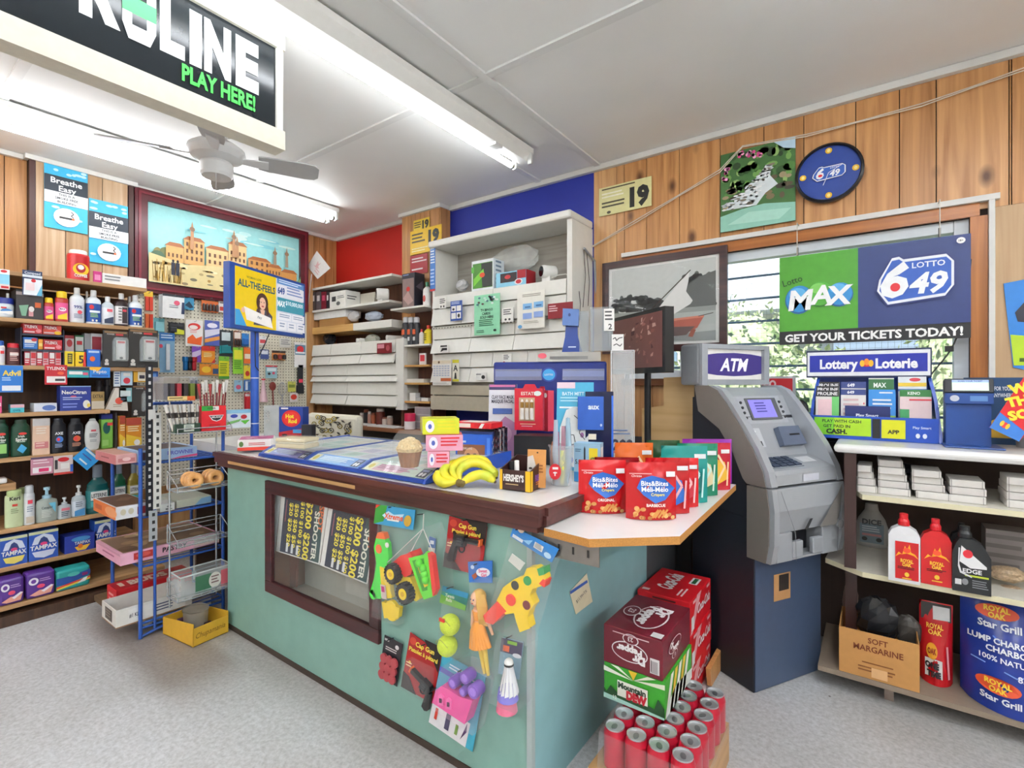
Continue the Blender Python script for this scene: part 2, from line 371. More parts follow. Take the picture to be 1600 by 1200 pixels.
for i,(x,y,z,rx,rz) in enumerate(((1.6,3.6,.55,.85,1.15),(3.5,3.9,.6,.9,1.1),(5.4,3.5,.7,.85,1.3),(2.2,6.9,1.2,1.4,1.6),(5.6,6.0,1.4,1.2,2.2))):
    t = Thing('garden_shrub',['pale green leafy shrub outside the window, nearest the boat picture','pale green leafy shrub outside behind the ticket stand','tall leafy shrub outside behind the hanging lottery sign','large shrub further back outside, below the white house roof','tallest bush outside, at the right end of the window'][i],'shrub','shrubs outside the window')
    t.b.ball((x,y,z),1,HEDGE,10,rx*.8,.66,rz*.8); leafy(t.b,(x,y,z),(rx,.8,rz),1600,.06); t.done()
t = Thing('house','pale house with white gable roof outside the window','house')
b = t.part('wall'); b.box(-4,3.3,9,13,-.1,2.8,M('#d8d6cf',.8)); b.box(-.6,.4,8.98,9,1.0,2.1,M('#7c94a8'))
b = t.part('roof'); b.prism([(-4.4,8.6,2.8),(3.7,8.6,2.8),(3.7,11,4.6),(-4.4,11,4.6)],(0,0,.15),M('#cfd6dc',.6))
b.prism([(.6,8.2,2.7),(3.2,8.2,2.7),(1.9,8.2,4.0)],(0,2.2,0),M('#d4dae0',.6),M('#c2ccd6',.6)); t.done()
# ================================================================== ceiling fixtures
TB = M('#f6faff',.4,em=TUBE,var=0); TB_FILL = M('#f3f8ff',.4,em=TUBE_FILL,var=0); WH = M('#ecebe6',.4,var=.04); WH2 = M('#d8d8d4',.5,var=.05)
def fixture(x,y0,y1,label,lit=(0,1),z=H,wd=.13,tb=None):
    t = Thing('fluorescent_light',label,'light','ceiling strip lights')
    b = t.part('housing'); zt = z-.013
    b.add([(x-wd/2,y,zz) for y in (y0,y1) for zz in (zt,zt-.03)]+[(x+wd/2,y,zz) for y in (y0,y1) for zz in (zt,zt-.03)],[(0,1,3,2),(4,6,7,5),(0,2,6,4),(0,4,5,1),(2,3,7,6)],WH)
    b.add([(x-wd/2,y0,zt-.03),(x-.03,y0,zt-.07),(x+.03,y0,zt-.07),(x+wd/2,y0,zt-.03),(x-wd/2,y1,zt-.03),(x-.03,y1,zt-.07),(x+.03,y1,zt-.07),(x+wd/2,y1,zt-.03)],[(0,1,5,4),(1,2,6,5),(2,3,7,6),(3,2,1,0),(4,5,6,7)],WH)
    s = t.part('ballast_clip'); s.box(x-.035,x+.035,y1-.32,y1-.26,zt-.085,zt-.07,WH2)
    for i,sx in enumerate((-.055,.055)):
        for yy in (y0+.02,y1-.03):
            q = t.part('lamp_holder'); q.box(x+sx-.014,x+sx+.014,yy,yy+.018,zt-.095,zt-.031,WH2); q.bev = .003
        if i in lit:
            q = t.part('tube'); q.lathe([(.016,0),(.016,y1-y0-.07)],(x+sx,y0+.038,zt-.085),tb or TB,10,(0,1,0))
            for yy in (y0+.039,y1-.06): q2 = t.part('tube_cap',q); q2.lathe([(.0165,0),(.0165,.022)],(x+sx,yy,zt-.085),M('#b8b8b4',.3,.8),10,(0,1,0))
    return t.done()
fixture(2.5,-2.87,-.43,'long white strip light beside the hanging black sign, one lamp holder empty at the end',(0,))
fixture(.72,-2.95,-.49,'strip light behind the ceiling fan, above the medicine shelves')
for i,(x,y) in enumerate(((4.6,-6.2),(6.6,-3.1),(6.6,-6.2),(2.5,-6.2),(4.6,-3.4),(.9,-6.2))): fixture(x,y,y+2.44 if y < -.95 else y+.8,'added strip light out of view, brighter to fill the front of the shop',tb=TB_FILL)  # unseen fixtures added to light the counter front and floor more evenly
# fan
t = Thing('ceiling_fan','white ceiling fan with pull chain behind the hanging black sign','fan')
fx,fy = 1.32,-1.62; H0 = H; H = H+.07
W3 = M('#d9d9d7',.4,var=.04); W4 = M('#b4b4b3',.5,var=.05)
b = t.part('canopy'); b.lathe([(.085,H0-.001),(.085,H0-.03),(.06,H-.09),(.05,H-.135)],(fx,fy,0),W3,24); 
b = t.part('downrod'); b.lathe([(.03,H-.16),(.03,H-.13)],(fx,fy,0),W3,12)
b = t.part('motor_housing'); b.lathe([(.03,H-.16),(.1,H-.17),(.135,H-.195),(.14,H-.215),(.12,H-.245),(.07,H-.265),(.065,H-.27)],(fx,fy,0),W3,28)
b = t.part('switch_housing'); b.lathe([(.075,H-.268),(.08,H-.28),(.078,H-.33),(.07,H-.345),(.02,H-.35)],(fx,fy,0),W3,24)
b = t.part('pull_chain'); b.tube([(fx+.06,fy-.03,H-.34),(fx+.062,fy-.03,H-.45)],.002,W4,5); b.ball((fx+.062,fy-.03,H-.455),.007,W3,8)
for i in range(4):
    a = math.radians(62+90*i); u = V((math.cos(a),math.sin(a),0)); v = V((-math.sin(a),math.cos(a),-.3)).normalized(); o = V((fx,fy,H-.235))
    b = t.part('blade_bracket'); b.prism([o+u*.1-v*.015,o+u*.2-v*.03,o+u*.25-v*.03,o+u*.25+v*.03,o+u*.2+v*.03,o+u*.1+v*.015],(0,0,-.006),W3)
    b = t.part('blade'); pts = []
    for s,wd in ((.2,.05),(.25,.058),(.44,.066),(.49,.06),(.51,.04)): pts.append(o+u*s-v*wd)
    for s,wd in ((.51,.04),(.49,.06),(.44,.066),(.25,.058),(.2,.05)): pts.append(o+u*s+v*wd)
    b.prism([q+V((0,0,.001)) for q in pts],(0,0,.007),W4)
t.done(); H = H0
# hanging black sign
xs = 2.27; ye = yx(435,xs); Wd = 1.75
zt = P(435,62,'x',xs).z; zb = P(435,220,'x',xs).z
t = Thing('hanging_sign','black hanging sign in a cream frame with white and green letters','sign')
CR = M('#ded9c8',.4)
b = t.part('panel',label='black glossy panel with white and green lettering'); f,*_ = b.obox((xs,ye-Wd,zb),math.pi/2,Wd,.05,zt-zb,M('#1b2126',.18,var=.03))
f = Fr(b,(xs,ye-Wd,zb),(0,1,0),(0,0,1),Wd,zt-zb)
LT = '#e9eef0'
def at_(a,c): return (yx((a+c)/2,xs)-(ye-Wd))/Wd,abs(yx(c,xs)-yx(a,xs))/Wd
def let(ch,a,c): x,w = at_(a,c); vv,ff,(p0,p1,p2,p3) = text_mesh(ch,.06); h = .47; kx = w*Wd/(p1-p0); ky = h*(zt-zb)/.8; q = f.p(x,.6); f.k += 1; f.b.add([q+f.u*((u_-(p0+p1)/2)*kx)+f.v*((v_-.36)*ky) for u_,v_ in vv],ff,LT)
for ch,a,c in (('P',50,118),('R',124,189),('L',250,289),('I',296,315),('N',319,361),('E',368,404)): let(ch,a,c)
x,w = at_(191,244); f.poly([(x-w*.5,.45),(x-w*.32,.33),(x+w*.32,.33),(x+w*.5,.45),(x+w*.5,.77),(x+w*.32,.88),(x-w*.32,.88),(x-w*.5,.77)],LT); f.rect(x-w*.22,.45,x+w*.22,.77,M('#1b2126',.18,var=.03)); f.rect(x-w*.5,.54,x+w*.5,.67,'#3fbf66')
x,w = at_(287,401); f.text('PLAY HERE!',x,.255,.14,M('#4fe05a',.4),w,.035)
b = t.part('frame')
b.box(xs-.06,xs+.015,ye-Wd-.01,ye+.02,zb-.035,zb+.04,CR); b.box(xs-.06,xs+.015,ye-Wd-.01,ye+.02,zt-.04,zt+.03,CR); b.box(xs-.055,xs+.012,ye-.012,ye+.012,zb+.041,zt-.041,M('#e8e6de',.4)); b.box(xs-.055,xs+.012,ye-Wd-.008,ye-Wd+.012,zb+.041,zt-.041,CR)
for yy in (ye-.15,ye-1.5): b = t.part('hanger_wire'); b.tube([(xs-.02,yy,zt+.03),(xs-.02,yy,H-.001)],.003,'#555',5)
t.done()
# ================================================================== left wall: posters, painting, shelves and their goods
def deco(f,L):
    for d in L or []:
        k = d[0]
        if k == 'r': f.rect(*d[1:])
        elif k == 't': f.text(d[1],d[2],d[3],d[4],d[5],d[6] if len(d) > 6 else .9,*(d[7:8]))
        elif k == 'e': f.ell(*d[1:])
        elif k == 'l': f.lines(*d[1:])
        elif k == 'p': f.poly(*d[1:])
    return f
def fx_left(l,r,t,b,x):
    """frame on the plane x = const seen through pixel box"""
    y0,y1 = yx(l,x),yx(r,x); z1 = P((l+r)/2,t,'x',x).z; z0 = P((l+r)/2,b,'x',x).z
    return y0,y1,z0,z1
def card_left(name,label,cat,l,r,t,b,x,col,D,group=None,th=.004,extra=None,mat=None,partname=None):
    y0,y1,z0,z1 = fx_left(l,r,t,b,x); T = Thing(name,label,cat,group)
    q = T.b
    f,*o = q.obox((x,y0,z0),math.pi/2,y1-y0,th,z1-z0,mat or col); deco(f,D)
    if extra: extra(T,y0,y1,z0,z1,x)
    T.done(); return f
# smoke free posters
def breathe(l,r,t,b,x,label):
    y0,y1,z0,z1 = fx_left(l,r,t,b,x); T = Thing('poster',label,'poster','smoke free posters')
    f,*o = T.b.obox((x,y0,z0),math.pi/2,y1-y0,.002,z1-z0,'#35b4e0')
    for i in range(9):
        cx,cy = R.random(),R.choice((R.uniform(.84,.98),R.uniform(.05,.36))); f.ell(min(.9,max(.1,cx)),min(.95,max(.06,cy)),R.uniform(.05,.1),.02,'#bfe8f6')
    f.rect(0,.56,1,.8,'#1d2a38'); f.text('Breathe',.5,.73,.085,'#f4f6f8',.84); f.text('Easy',.52,.62,.085,'#f4f6f8',.5)
    f.rect(0,.38,1,.56,'#eef3f4')
    for i,s in enumerate(('THIS IS A','SMOKE FREE','BUILDING')): f.text(s,.5,.525-.055*i,.035,'#222a33',.8)
    f.ell(.5,.19,.3,.14,'#f4f8fa'); f.rect(.33,.165,.62,.195,'#2b2b2b'); f.rect(.62,.165,.68,.195,'#f07030'); f.line([(.66,.2),(.6,.23),(.66,.26),(.6,.29)],.005,'#444')
    T.done()
breathe(69,137,258,360,.068,'larger smoke free poster, higher up on the pale pilaster')
breathe(139,200,316,413,.068,'smaller smoke free poster, lower right on the pilaster beside the painting frame')
# palace painting
y0,y1,z0,z1 = yx(211,.06),yx(482,.06),P(228,456,'x',.06).z,P(211,291,'x',.06).z
T = Thing('painting','wide painting of an ochre palace under a pale sky in a dark red frame','picture')
fr = T.part('frame'); DR = M('#5a1420',.3); DR2 = M('#7c2230',.3)
fw = .075
for q in ((y0,y1,z0,z0+fw),(y0,y1,z1-fw,z1),(y0,y0+fw,z0+fw,z1-fw),(y1-fw,y1,z0+fw,z1-fw)): fr.box(.005,.06,*q,DR)
for q in ((y0+.02,y1-.02,z0+.02,z0+.035),(y0+.02,y1-.02,z1-.035,z1-.02),(y0+.02,y0+.035,z0+.035,z1-.035),(y1-.035,y1-.02,z0+.035,z1-.035)): fr.box(.06,.068,*q,DR2)
c = T.part('canvas'); f,*_ = c.obox((.03,y0+fw,z0+fw),math.pi/2,y1-y0-2*fw,.02,z1-z0-2*fw,'#9fdcdc')
for i in range(14): f.ell(R.uniform(.08,.92),R.uniform(.72,.95),R.uniform(.04,.08),R.uniform(.01,.03),R.choice(['#c2ecea','#84cfd8','#d6f0ea']))
rr = random.Random(4)
for i in range(26): f.ell(rr.uniform(.04,.95),rr.uniform(.3,.42),rr.uniform(.02,.04),rr.uniform(.04,.09),rr.choice(['#8f8450','#6f7444','#b39b5e','#4e6a50']))
for x,wd,h in ((.1,.1,.5),(.2,.12,.62),(.33,.14,.56),(.47,.12,.68),(.6,.16,.52),(.74,.1,.46),(.84,.12,.42)):
    c_ = rr.choice(['#d9a866','#cf9450','#e2bd84','#c98a55']); f.rect(x,.3,x+wd,h,c_); f.poly([(x-.008,h),(x+wd+.008,h),(x+wd*.8,h+.05),(x+wd*.2,h+.05)],'#a8653a')
    for j in range(4):
        for q in range(int((h-.34)/.09)): f.rect(x+wd*(.1+.23*j),.36+q*.09,x+wd*(.2+.23*j),.41+q*.09,'#6b4630')
for x,h in ((.24,.86),(.5,.88),(.52,.8),(.79,.78),(.88,.8)):
    f.poly([(x-.012,.5),(x+.012,.5),(x+.008,h-.08),(x,h),(x-.008,h-.08)],'#9a8a74' if x > .7 else '#b7855a'); f.ell(x,h-.1,.016,.03,'#8a6a50')
f.poly([(0,0),(1,0),(1,.24),(.8,.3),(.55,.26),(.4,.33),(.2,.28),(0,.36)],'#d8c690')
for i in range(70):
    x,y = rr.uniform(.03,.97),rr.uniform(.02,.26); f.ell(x,y,rr.uniform(.006,.03),rr.uniform(.006,.02),rr.choice(['#b09a6a','#8d7a5c','#efe2b8','#77705c','#a7813e'])); f.k -= 1
f.k += 1
for i in range(40):
    x = rr.uniform(.02,.18); f.line([(x,.02),(x+rr.uniform(-.01,.01),rr.uniform(.1,.3))],.004,rr.choice(['#b8862c','#d9b25a','#8a6a2a'])); f.k -= 1
f.k += 1
for x in (.13,.155): f.ell(x,.3,.007,.02,'#2a2a34'); f.poly([(x-.01,.12),(x+.01,.12),(x+.011,.28),(x-.011,.28)],'#2a3040')
f.poly([(.8,.02),(.99,.02),(.99,.4),(.93,.2),(.86,.3),(.88,.12)],'#4f7d52'); f.poly([(.84,.05),(.99,.3),(.99,.36),(.83,.12)],'#86b07a')
T.done()
# ---------------------------------------------------------------- pegboard
m,n,l,p = newmat('pegboard'); g = n.new('ShaderNodeNewGeometry'); vm = n.new('ShaderNodeVectorMath'); vm.operation = 'SCALE'; vm.inputs['Scale'].default_value = 40
l.new(g.outputs['Position'],vm.inputs[0]); fr_ = n.new('ShaderNodeVectorMath'); fr_.operation = 'FRACTION'; l.new(vm.outputs[0],fr_.inputs[0])
su = n.new('ShaderNodeVectorMath'); su.operation = 'SUBTRACT'; su.inputs[1].default_value = (.5,.5,.5); l.new(fr_.outputs[0],su.inputs[0])
mu = n.new('ShaderNodeVectorMath'); mu.operation = 'MULTIPLY'; mu.inputs[1].default_value = (0,1,1); l.new(su.outputs[0],mu.inputs[0])
ln = n.new('ShaderNodeVectorMath'); ln.operation = 'LENGTH'; l.new(mu.outputs[0],ln.inputs[0])
lt = n.new('ShaderNodeMath'); lt.operation = 'LESS_THAN'; lt.inputs[1].default_value = .17; l.new(ln.outputs['Value'],lt.inputs[0])
mx = n.new('ShaderNodeMixRGB'); mx.inputs[1].default_value = lin('#dcd6c2'); mx.inputs[2].default_value = lin('#4a4436'); l.new(lt.outputs[0],mx.inputs[0]); l.new(mx.outputs[0],p.inputs['Base Color'])
PEG = m
T = Thing('pegboard','cream pegboard below the painting, hung with small packs','pegboard'); T.b.box(.001,.015,yx(212,.015),yx(479,.015),.5,z0-.01,PEG); T.done()
# ---------------------------------------------------------------- wooden shelving
XF = .5
SHZ = {k: P(0,v,'x',XF).z for k,v in dict(A=421,B=495,C=570,D=646,E=717,F=829,G=889).items()}; SHZ['H'] = P(0,950,'x',.58).z
END = dict(A=230,B=241,C=250,D=172,E=205,F=215,G=232,H=250)
ytop = -3.3
T = Thing('shelving','wooden wall shelving on the left crowded with medicine and toiletries','shelf')
DW = wood('#3a261a','#553a28',axis=2,knots=False,r=.6); EW = wood('#9a744c','#c29a6c',axis=1,knots=False,r=.5)
b = T.part('back_panel'); b.box(.07,.085,ytop,yc1-.02,0,1.0,DW); b.box(.076,.085,ytop,yx(214,.085),1.0,SHZ['A']-.03,DW)
for k_,z in SHZ.items():
    b = T.part('shelf'); b.box(.086,(.58 if k_ == 'H' else XF),ytop,yx(END[k_],XF),z-.022,z,EW); b.bev = .002
b = T.part('plinth'); b.box(.1,.59,ytop,yx(236,.58),.001,.055,DW)
b = T.part('upright'); b.box(.09,XF-.03,yx(183,XF),yx(186,XF),SHZ['E']+.001,SHZ['D']-.023,M('#39302f',.6)); T.done()

def lbox(name,label,cat,l,r,t,sh,col,D=None,d=.07,group=None,x=None,side=None,lift=0):
    x = x or XF-.012; z = (SHZ[sh] if isinstance(sh,str) else sh)+.0005+lift; y0,y1 = yx(l,x),yx(r,x); zt = P((l+r)/2,t,'x',x).z
    T = Thing(name,label,cat,group); f,rt,lf,tp = T.b.obox((x,y0,z),math.pi/2,y1-y0,d,max(.01,zt-z),col); deco(f,D); T.b.bev = .0015
    if side: tp.rect(.02,.05,.98,.95,side)
    T.done(); return f
PRO = dict(std=[(.9,0),(1,.03),(1,.66),(.88,.73),(.45,.8),(.36,.84)],sham=[(.86,0),(.98,.03),(1,.2),(.98,.65),(.9,.82),(.62,.9)],oval=[(.5,0),(.8,.04),(1,.3),(1,.5),(.85,.8),(.5,.92)],
    jar=[(.86,0),(1,.05),(1,.6),(.92,.72)],pump=[(.95,0),(1,.03),(1,.5),(.9,.62),(.4,.68),(.3,.7)],lis=[(.92,0),(1,.04),(1,.45),(.9,.55),(.9,.6),(.5,.7),(.36,.76)],can=[(.95,0),(1,.02),(1,.74),(.85,.8)],tall=[(.95,0),(1,.02),(1,.8),(.95,.86)])
CAPR = dict(std=(.40,.38),sham=(.6,.55),oval=(.42,.3),jar=(1.02,1.02),pump=(.32,.28),lis=(.42,.4),can=(.8,.6),tall=(.8,.75))
def bottle(name,label,cat,l,r,t,sh,body,cap,lab=None,D=None,kind='std',flat=.6,group=None,x=None,z=None,ax='x',clr=False):
    """round or flattened bottle with cap and printed label; D is drawn on the label front"""
    x = XF-.015 if x is None else x; z = (SHZ[sh] if z is None else z)+.0005
    if ax == 'x':
        y0,y1 = yx(l,x),yx(r,x); h = P((l+r)/2,t,'x',x).z-z; w = (y1-y0)/2; c = (x-w*flat,(y0+y1)/2,z); sx,sy = flat,1; fo = lambda za,hh,ww: Fr(B_,(x+.001,c[1]-ww,z+za),(0,1,0),(0,0,1),2*ww,hh)
    else:
        y = x; x0,x1 = xy(l,y),xy(r,y); h = P((l+r)/2,t,'y',y).z-z; w = (x1-x0)/2; c = ((x0+x1)/2,y+w*flat,z); sx,sy = 1,flat; fo = lambda za,hh,ww: Fr(B_,(c[0]-ww,y-.001,z+za),(1,0,0),(0,0,1),2*ww,hh)
    T = Thing(name,label,cat,group); pr = PRO[kind]; b = T.part('bottle_body' if kind != 'jar' else 'jar_body'); bm = body if not isinstance(body,str) else M(body,.3)
    b.lathe([(q[0]*w,q[1]*h) for q in pr],c,bm,20,sx=sx,sy=sy)
    zc = pr[-1][1]*h; k = T.part('cap'); cm = cap if not isinstance(cap,str) else M(cap,.35); r0,r1 = CAPR[kind]
    if kind == 'pump':
        k.lathe([(.42*w,zc-.02*h),(.42*w,zc+.06*h),(.16*w,zc+.08*h),(.14*w,h*.92),(.3*w,h*.93),(.3*w,h)],c,cm,14,sx=1,sy=1)
        dd = V((.75*w,0,0)) if ax == 'x' else V((0,-.75*w,0)); a = V(c)+V((0,0,h*.965)); k.tube([a,a+dd*.8,a+dd+V((0,0,-.02*h))],.12*w,cm,8)
    else: k.lathe([(r0*w,zc-.02*h),(r0*w,h*.97),(r1*w*.95,h)],c,cm,16,sx=sx if kind in ('sham','jar','oval','lis') else 1,sy=sy if kind in ('sham','jar','oval','lis') else 1)
    if lab:
        B_ = T.part('label'); za,zb,lc = lab[0]*h,lab[1]*h,lab[2]
        if lc: B_.lathe([(w*1.006,za),(w*1.006,zb)],c,lc,20,sx=sx*1.006,sy=sy,cap=False)
        deco(fo(za,zb-za,w*.7),D)
    T.done()
RED,BLK,WHT,YEL,GRN = '#c8202a','#20222a','#eceae6','#f2c21c','#1d7a3c'
NV = '#1f2f8a'
# shelf A (top)
card_left('medicine_pack','light blue and white pack clipped to the top shelf edge, far left','pack',0,15,421,452,.505,'#8fd2ea',[('r',0,.75,1,1,'#e8ecef'),('e',.4,.9,.35,.07,RED),('r',0,0,1,.25,'#e7d6d2'),('r',.1,.05,.9,.16,RED)])
card_left('medicine_pack','blister pack hanging from the top shelf above the dark box','pack',35,66,423,462,.512,'#2c3f63',[('r',0,.72,1,.82,'#d8dfe6'),('p',[(.05,.02),(.95,.02),(1,.66),(.08,.66)],'#e9edf0'),('e',.55,.6,.12,.07,RED),('r',.15,.2,.6,.5,'#f0d6d8'),('p',[(.7,.02),(.98,.02),(1,.5)],'#5fb0d0'),('t','Compeed',.5,.9,.1,'#dfe6ee',.8)])
bottle('coffee_can','red and yellow canister with white lid on the top shelf','canister',108,144,390,'A','#c62127',WHT,(.05,.72,None),[('e',.5,.45,.5,.3,YEL),('e',.5,.5,.3,.22,'#b5151d'),('e',.5,.55,.2,.12,WHT),('t','COFFEE',.5,.15,.14,WHT,.8)],'tall',.98)
lbox('tag','small pink tag on the top shelf beside the canister','tag',146,159,424,'A','#c9307e',[('r',.15,.2,.85,.7,'#e48ab4')],.01)
lbox('carton','long white flat carton at the right end of the top shelf','box',160,229,431,'A',WHT,[('l',.05,.4,.2,.8,2,'#888')],.16)
# shelf B
bottle('jelly_jar','white jar with dark blue lid on the second shelf','jar',-4,24,465,'B','#dde6ea','#27358c',(.1,.6,'#e6eef2'),[('e',.5,.4,.5,.28,'#3f84c4'),('p',[(0,.2),(1,.1),(1,.5),(0,.4)],WHT),('r',.05,.7,.5,.85,RED)],'jar',.95)
lbox('carton','dark brown box beside the white jar on the second shelf','box',25,68,454,'B','#332e2e',[('r',0,.82,1,.93,'#9a8c88'),('p',[(.1,.45),(.45,.5),(.35,.1),(.2,.1)],'#7fae8e'),('r',.45,.1,.62,.3,'#c78c90'),('r',.68,.42,.9,.6,'#d0602a'),('e',.55,.35,.1,.1,'#e9e4df')],.12)
for l_,r_,t_,lb in ((69,85,465,'smaller yellow capped pink and yellow bottle on the second shelf'),(87,108,455,'larger yellow capped pink and yellow bottle on the second shelf')):
    bottle('syrup_bottle',lb,'bottle',l_,r_,t_,'B','#c23a2a','#f0c81e',(.08,.62,'#e0568e'),[('p',[(0,0),(1,0),(1,.4),(0,.2)],'#f4cf2a'),('e',.5,.6,.4,.12,'#f6e3ea'),('t','MAX',.5,.62,.12,'#7a1a4c',.6)],'can',.6,'yellow capped bottles')
CL = clear('#dfe8ec',.5,.2)
def peroxide(l,r,t,lb,col,D,body='#e6ebee',cap='#f2f2f0'): bottle('antiseptic_bottle',lb,'bottle',l,r,t,'B',body,cap,(.06,.6,col),D,'std',.75,'antiseptic bottles on the second shelf')
peroxide(110,134,449,'tall white alcohol bottle marked 99%, on the second shelf','#e3e6ec',[('t','99%',.5,.72,.16,'#26307c',.8),('e',.65,.45,.22,.1,'#e04a5a'),('l',.1,.9,.1,.35,4,'#6a7090')])
PD = [('e',.2,.8,.22,.12,RED),('r',.02,.5,.98,.62,'#e9f0f4'),('l',.08,.9,.22,.46,3,'#9fd07a'),('e',.3,.08,.1,.06,WHT),('e',.65,.08,.1,.06,WHT)]
peroxide(136,160,453,'tall bottle with dark blue label beside the 99% alcohol','#1f4f9c',PD)
peroxide(160,180,463,'short clear bottle with white label between two taller bottles','#e9ebee',[('r',.3,.75,.9,.92,'#e65a6a'),('p',[(0,0),(1,0),(1,.45),(0,.25)],'#2a3550')],'#ccd6da')
peroxide(181,202,458,'dark brown bottle with white cap on the second shelf','#e6e2e0',[('r',.45,.05,1,.95,'#3a2c2c'),('r',.5,.7,.9,.82,'#e24a5a'),('l',.05,.42,.1,.9,5,'#777')],'#2e1c1c')
peroxide(203,224,461,'bottle with dark blue label at the right end of the second shelf','#1f4f9c',PD)
for l_,r_,t_,lb in ((6,20,458,'small clear bottle behind the white jar'),(132,141,455,'white capped bottle half hidden behind the 99% alcohol'),(199,208,463,'clear bottle hidden behind the brown bottle')):
    bottle('antiseptic_bottle',lb,'bottle',l_,r_,t_,'B','#ccd6d8',WHT,None,None,'std',.75,None,XF-.11)
# shelf C
T = Thing('display_stand','small black tiered stand holding rows of pain relief boxes','stand'); x = XF-.02; ya,yb = yx(34,x),yx(99,x); z = SHZ['C']; tier = [z+.0005,P(66,546,'x',x).z,P(66,522,'x',x).z]
b = T.part('side'); b.box(x-.14,x,ya-.004,ya,z+.0005,tier[2]+.03,'#23283a'); b = T.part('side'); b.box(x-.14,x,yb,yb+.004,z+.0005,tier[2]+.03,'#23283a')
for q in tier[1:]: b = T.part('tier'); b.box(x-.13,x+.004,ya+.0005,yb-.0005,q-.012,q-.001,'#23283a')
T.done()
def tier_box(l,r,t,k_,col,D,lb,name='medicine_box'): lbox(name,lb,'box',l,r,t,tier[k_],col,D,.06,'boxes on the black tiered stand',XF-.03)
TY = [('r',0,.55,.75,.95,'#a3101a'),('t','TYLENOL',.42,.7,.3,WHT,.7),('e',.8,.3,.15,.2,'#e98a90'),('r',.05,.1,.6,.25,'#e9d0d0')]
tier_box(36,66,506,2,'#c9202c',TY,'red pain relief box on top tier, left')
tier_box(67,96,508,2,'#d1432c',TY+[('e',.8,.2,.2,.18,YEL)],'orange red pain relief box on top tier, right')
tier_box(36,59,527,1,'#2a6fc0',[('r',.1,.5,.9,.8,WHT),('e',.75,.8,.2,.15,RED),('l',.1,.8,.1,.4,2,'#d8e6f4')],'blue box on the middle tier, left')
tier_box(60,67,530,1,'#e3951e',[('r',.1,.3,.9,.6,'#f4d27a')],'thin orange box on the middle tier')
tier_box(68,97,531,1,'#c9202c',TY,'red pain relief box on the middle tier, right')
for i in range(6): tier_box(38+i*9.7,47+i*9.7,549,0,'#d8aeb4' if i % 2 else '#c23244',[('r',.1,.5,.9,.9,WHT if i % 2 == 0 else RED),('l',.1,.9,.1,.4,2,RED if i % 2 else WHT)],['first slim box from the left on the bottom tier','second slim box from the left on the bottom tier','third slim box from the left on the bottom tier','fourth slim box from the left on the bottom tier','fifth slim box from the left on the bottom tier','last slim box on the right of the bottom tier'][i])
bottle('pill_bottle','white bottle with blue cap at the far left of the third shelf','bottle',-8,9,532,'C',WHT,'#2d62b4',(.1,.7,'#e8e4ea'),[('r',.5,.6,1,.8,RED)],'can',.9)
bottle('pill_bottle','dark bottle with red cap on the third shelf','bottle',10,34,536,'C','#4a2226','#c21f30',(.1,.7,'#542a2c'),[('l',.1,.9,.1,.8,5,'#d7a89e'),('r',.1,.55,.9,.75,'#e2d6cf')],'can',.9)
MB = [('l',.12,.88,.1,.4,3,'#888'),]
for l_,r_,t_,c_,D_,lb,xx in ((101,116,524,'#b8303a',[('r',.05,.3,.95,.9,'#e6d4d4'),('e',.5,.75,.3,.12,RED),('l',.15,.85,.05,.25,2,'#eed')],'red and white box behind the left yellow box',.38),(117,131,524,'#2f7a50',[('r',.05,.5,.95,.95,'#dfe6df'),('r',.2,.7,.8,.82,RED)],'green and white box behind the yellow 5 box',.38),(132,142,521,'#a7a9ac',MB,'narrow grey box beside the green and white box',.38),(142,160,521,'#dfe0e2',[('r',.1,.5,.9,.9,'#a83a48'),('e',.65,.3,.3,.2,'#4a3236')],'white box with a crimson panel behind the blue box',.38),
        (101,116,549,'#efd22a',[('r',.3,.15,.8,.85,'#2f3a22'),('l',.38,.74,.25,.75,4,'#efd22a')],'yellow box at the left of the little front row',XF-.02),(118,134,550,'#f0cb1c',[('t','5',.55,.5,.55,'#33201a',.5),('p',[(.7,0),(1,0),(1,1),(.85,1)],'#d22a22')],'yellow box with a big dark 5 in the front row',XF-.02),(136,157,546,'#1f66c8',[('e',.4,.45,.2,.15,'#ea6a2a'),('r',.1,.8,.9,.92,'#bcd6f2')],'blue box with an orange spot in the front row',XF-.02)):
    lbox('medicine_box',lb,'box',l_,r_,t_,'C',c_,D_,.06,'small boxes in front of the black blister cards',xx)
# two black blister cards on the third shelf, one lower
def blister(l,r,t,b,lb,x=XF+.012,name='earphone_pack'):
    y0,y1,z0,z1 = fx_left(l,r,t,b,x); T = Thing(name,lb,'pack','black blister packs with a white gadget')
    c = T.part('card'); f,*_ = c.obox((x,y0,z0),math.pi/2,y1-y0,.004,z1-z0,'#34312d'); deco(f,[('r',.05,.93,.95,.98,'#8a6a44'),('r',.5,.87,.8,.92,'#c23a3a'),('e',.14,.16,.07,.05,'#d8d4cc'),('r',.06,.04,.22,.11,'#d8d4cc'),('t','POWER',.3,.9,.04,'#c8c0b4',.3)])
    w,h = y1-y0,z1-z0; q = T.part('blister'); q.prism([(x+.001,y0+w*a,z0+h*e) for a,e in ((.36,.16),(.92,.16),(.97,.22),(.97,.74),(.9,.82),(.45,.82),(.36,.7))],(.022,0,0),clear('#d9e2e2',.3,.1))
    g_ = T.part('gadget'); g_.box(x+.002,x+.018,y0+w*.5,y0+w*.86,z0+h*.2,z0+h*.74,'#dcdad4'); f = Fr(g_,(x+.018,y0+w*.5,z0+h*.2),(0,1,0),(0,0,1),w*.36,h*.54); deco(f,[('r',.1,.85,.9,.95,'#c93a3a'),('r',.15,.2,.85,.8,'#eae8e2'),('e',.5,.08,.2,.06,'#3a3a3a')]); T.done()
blister(161,200,517,573,'black blister pack with white gadget, left of the pair on the third shelf')
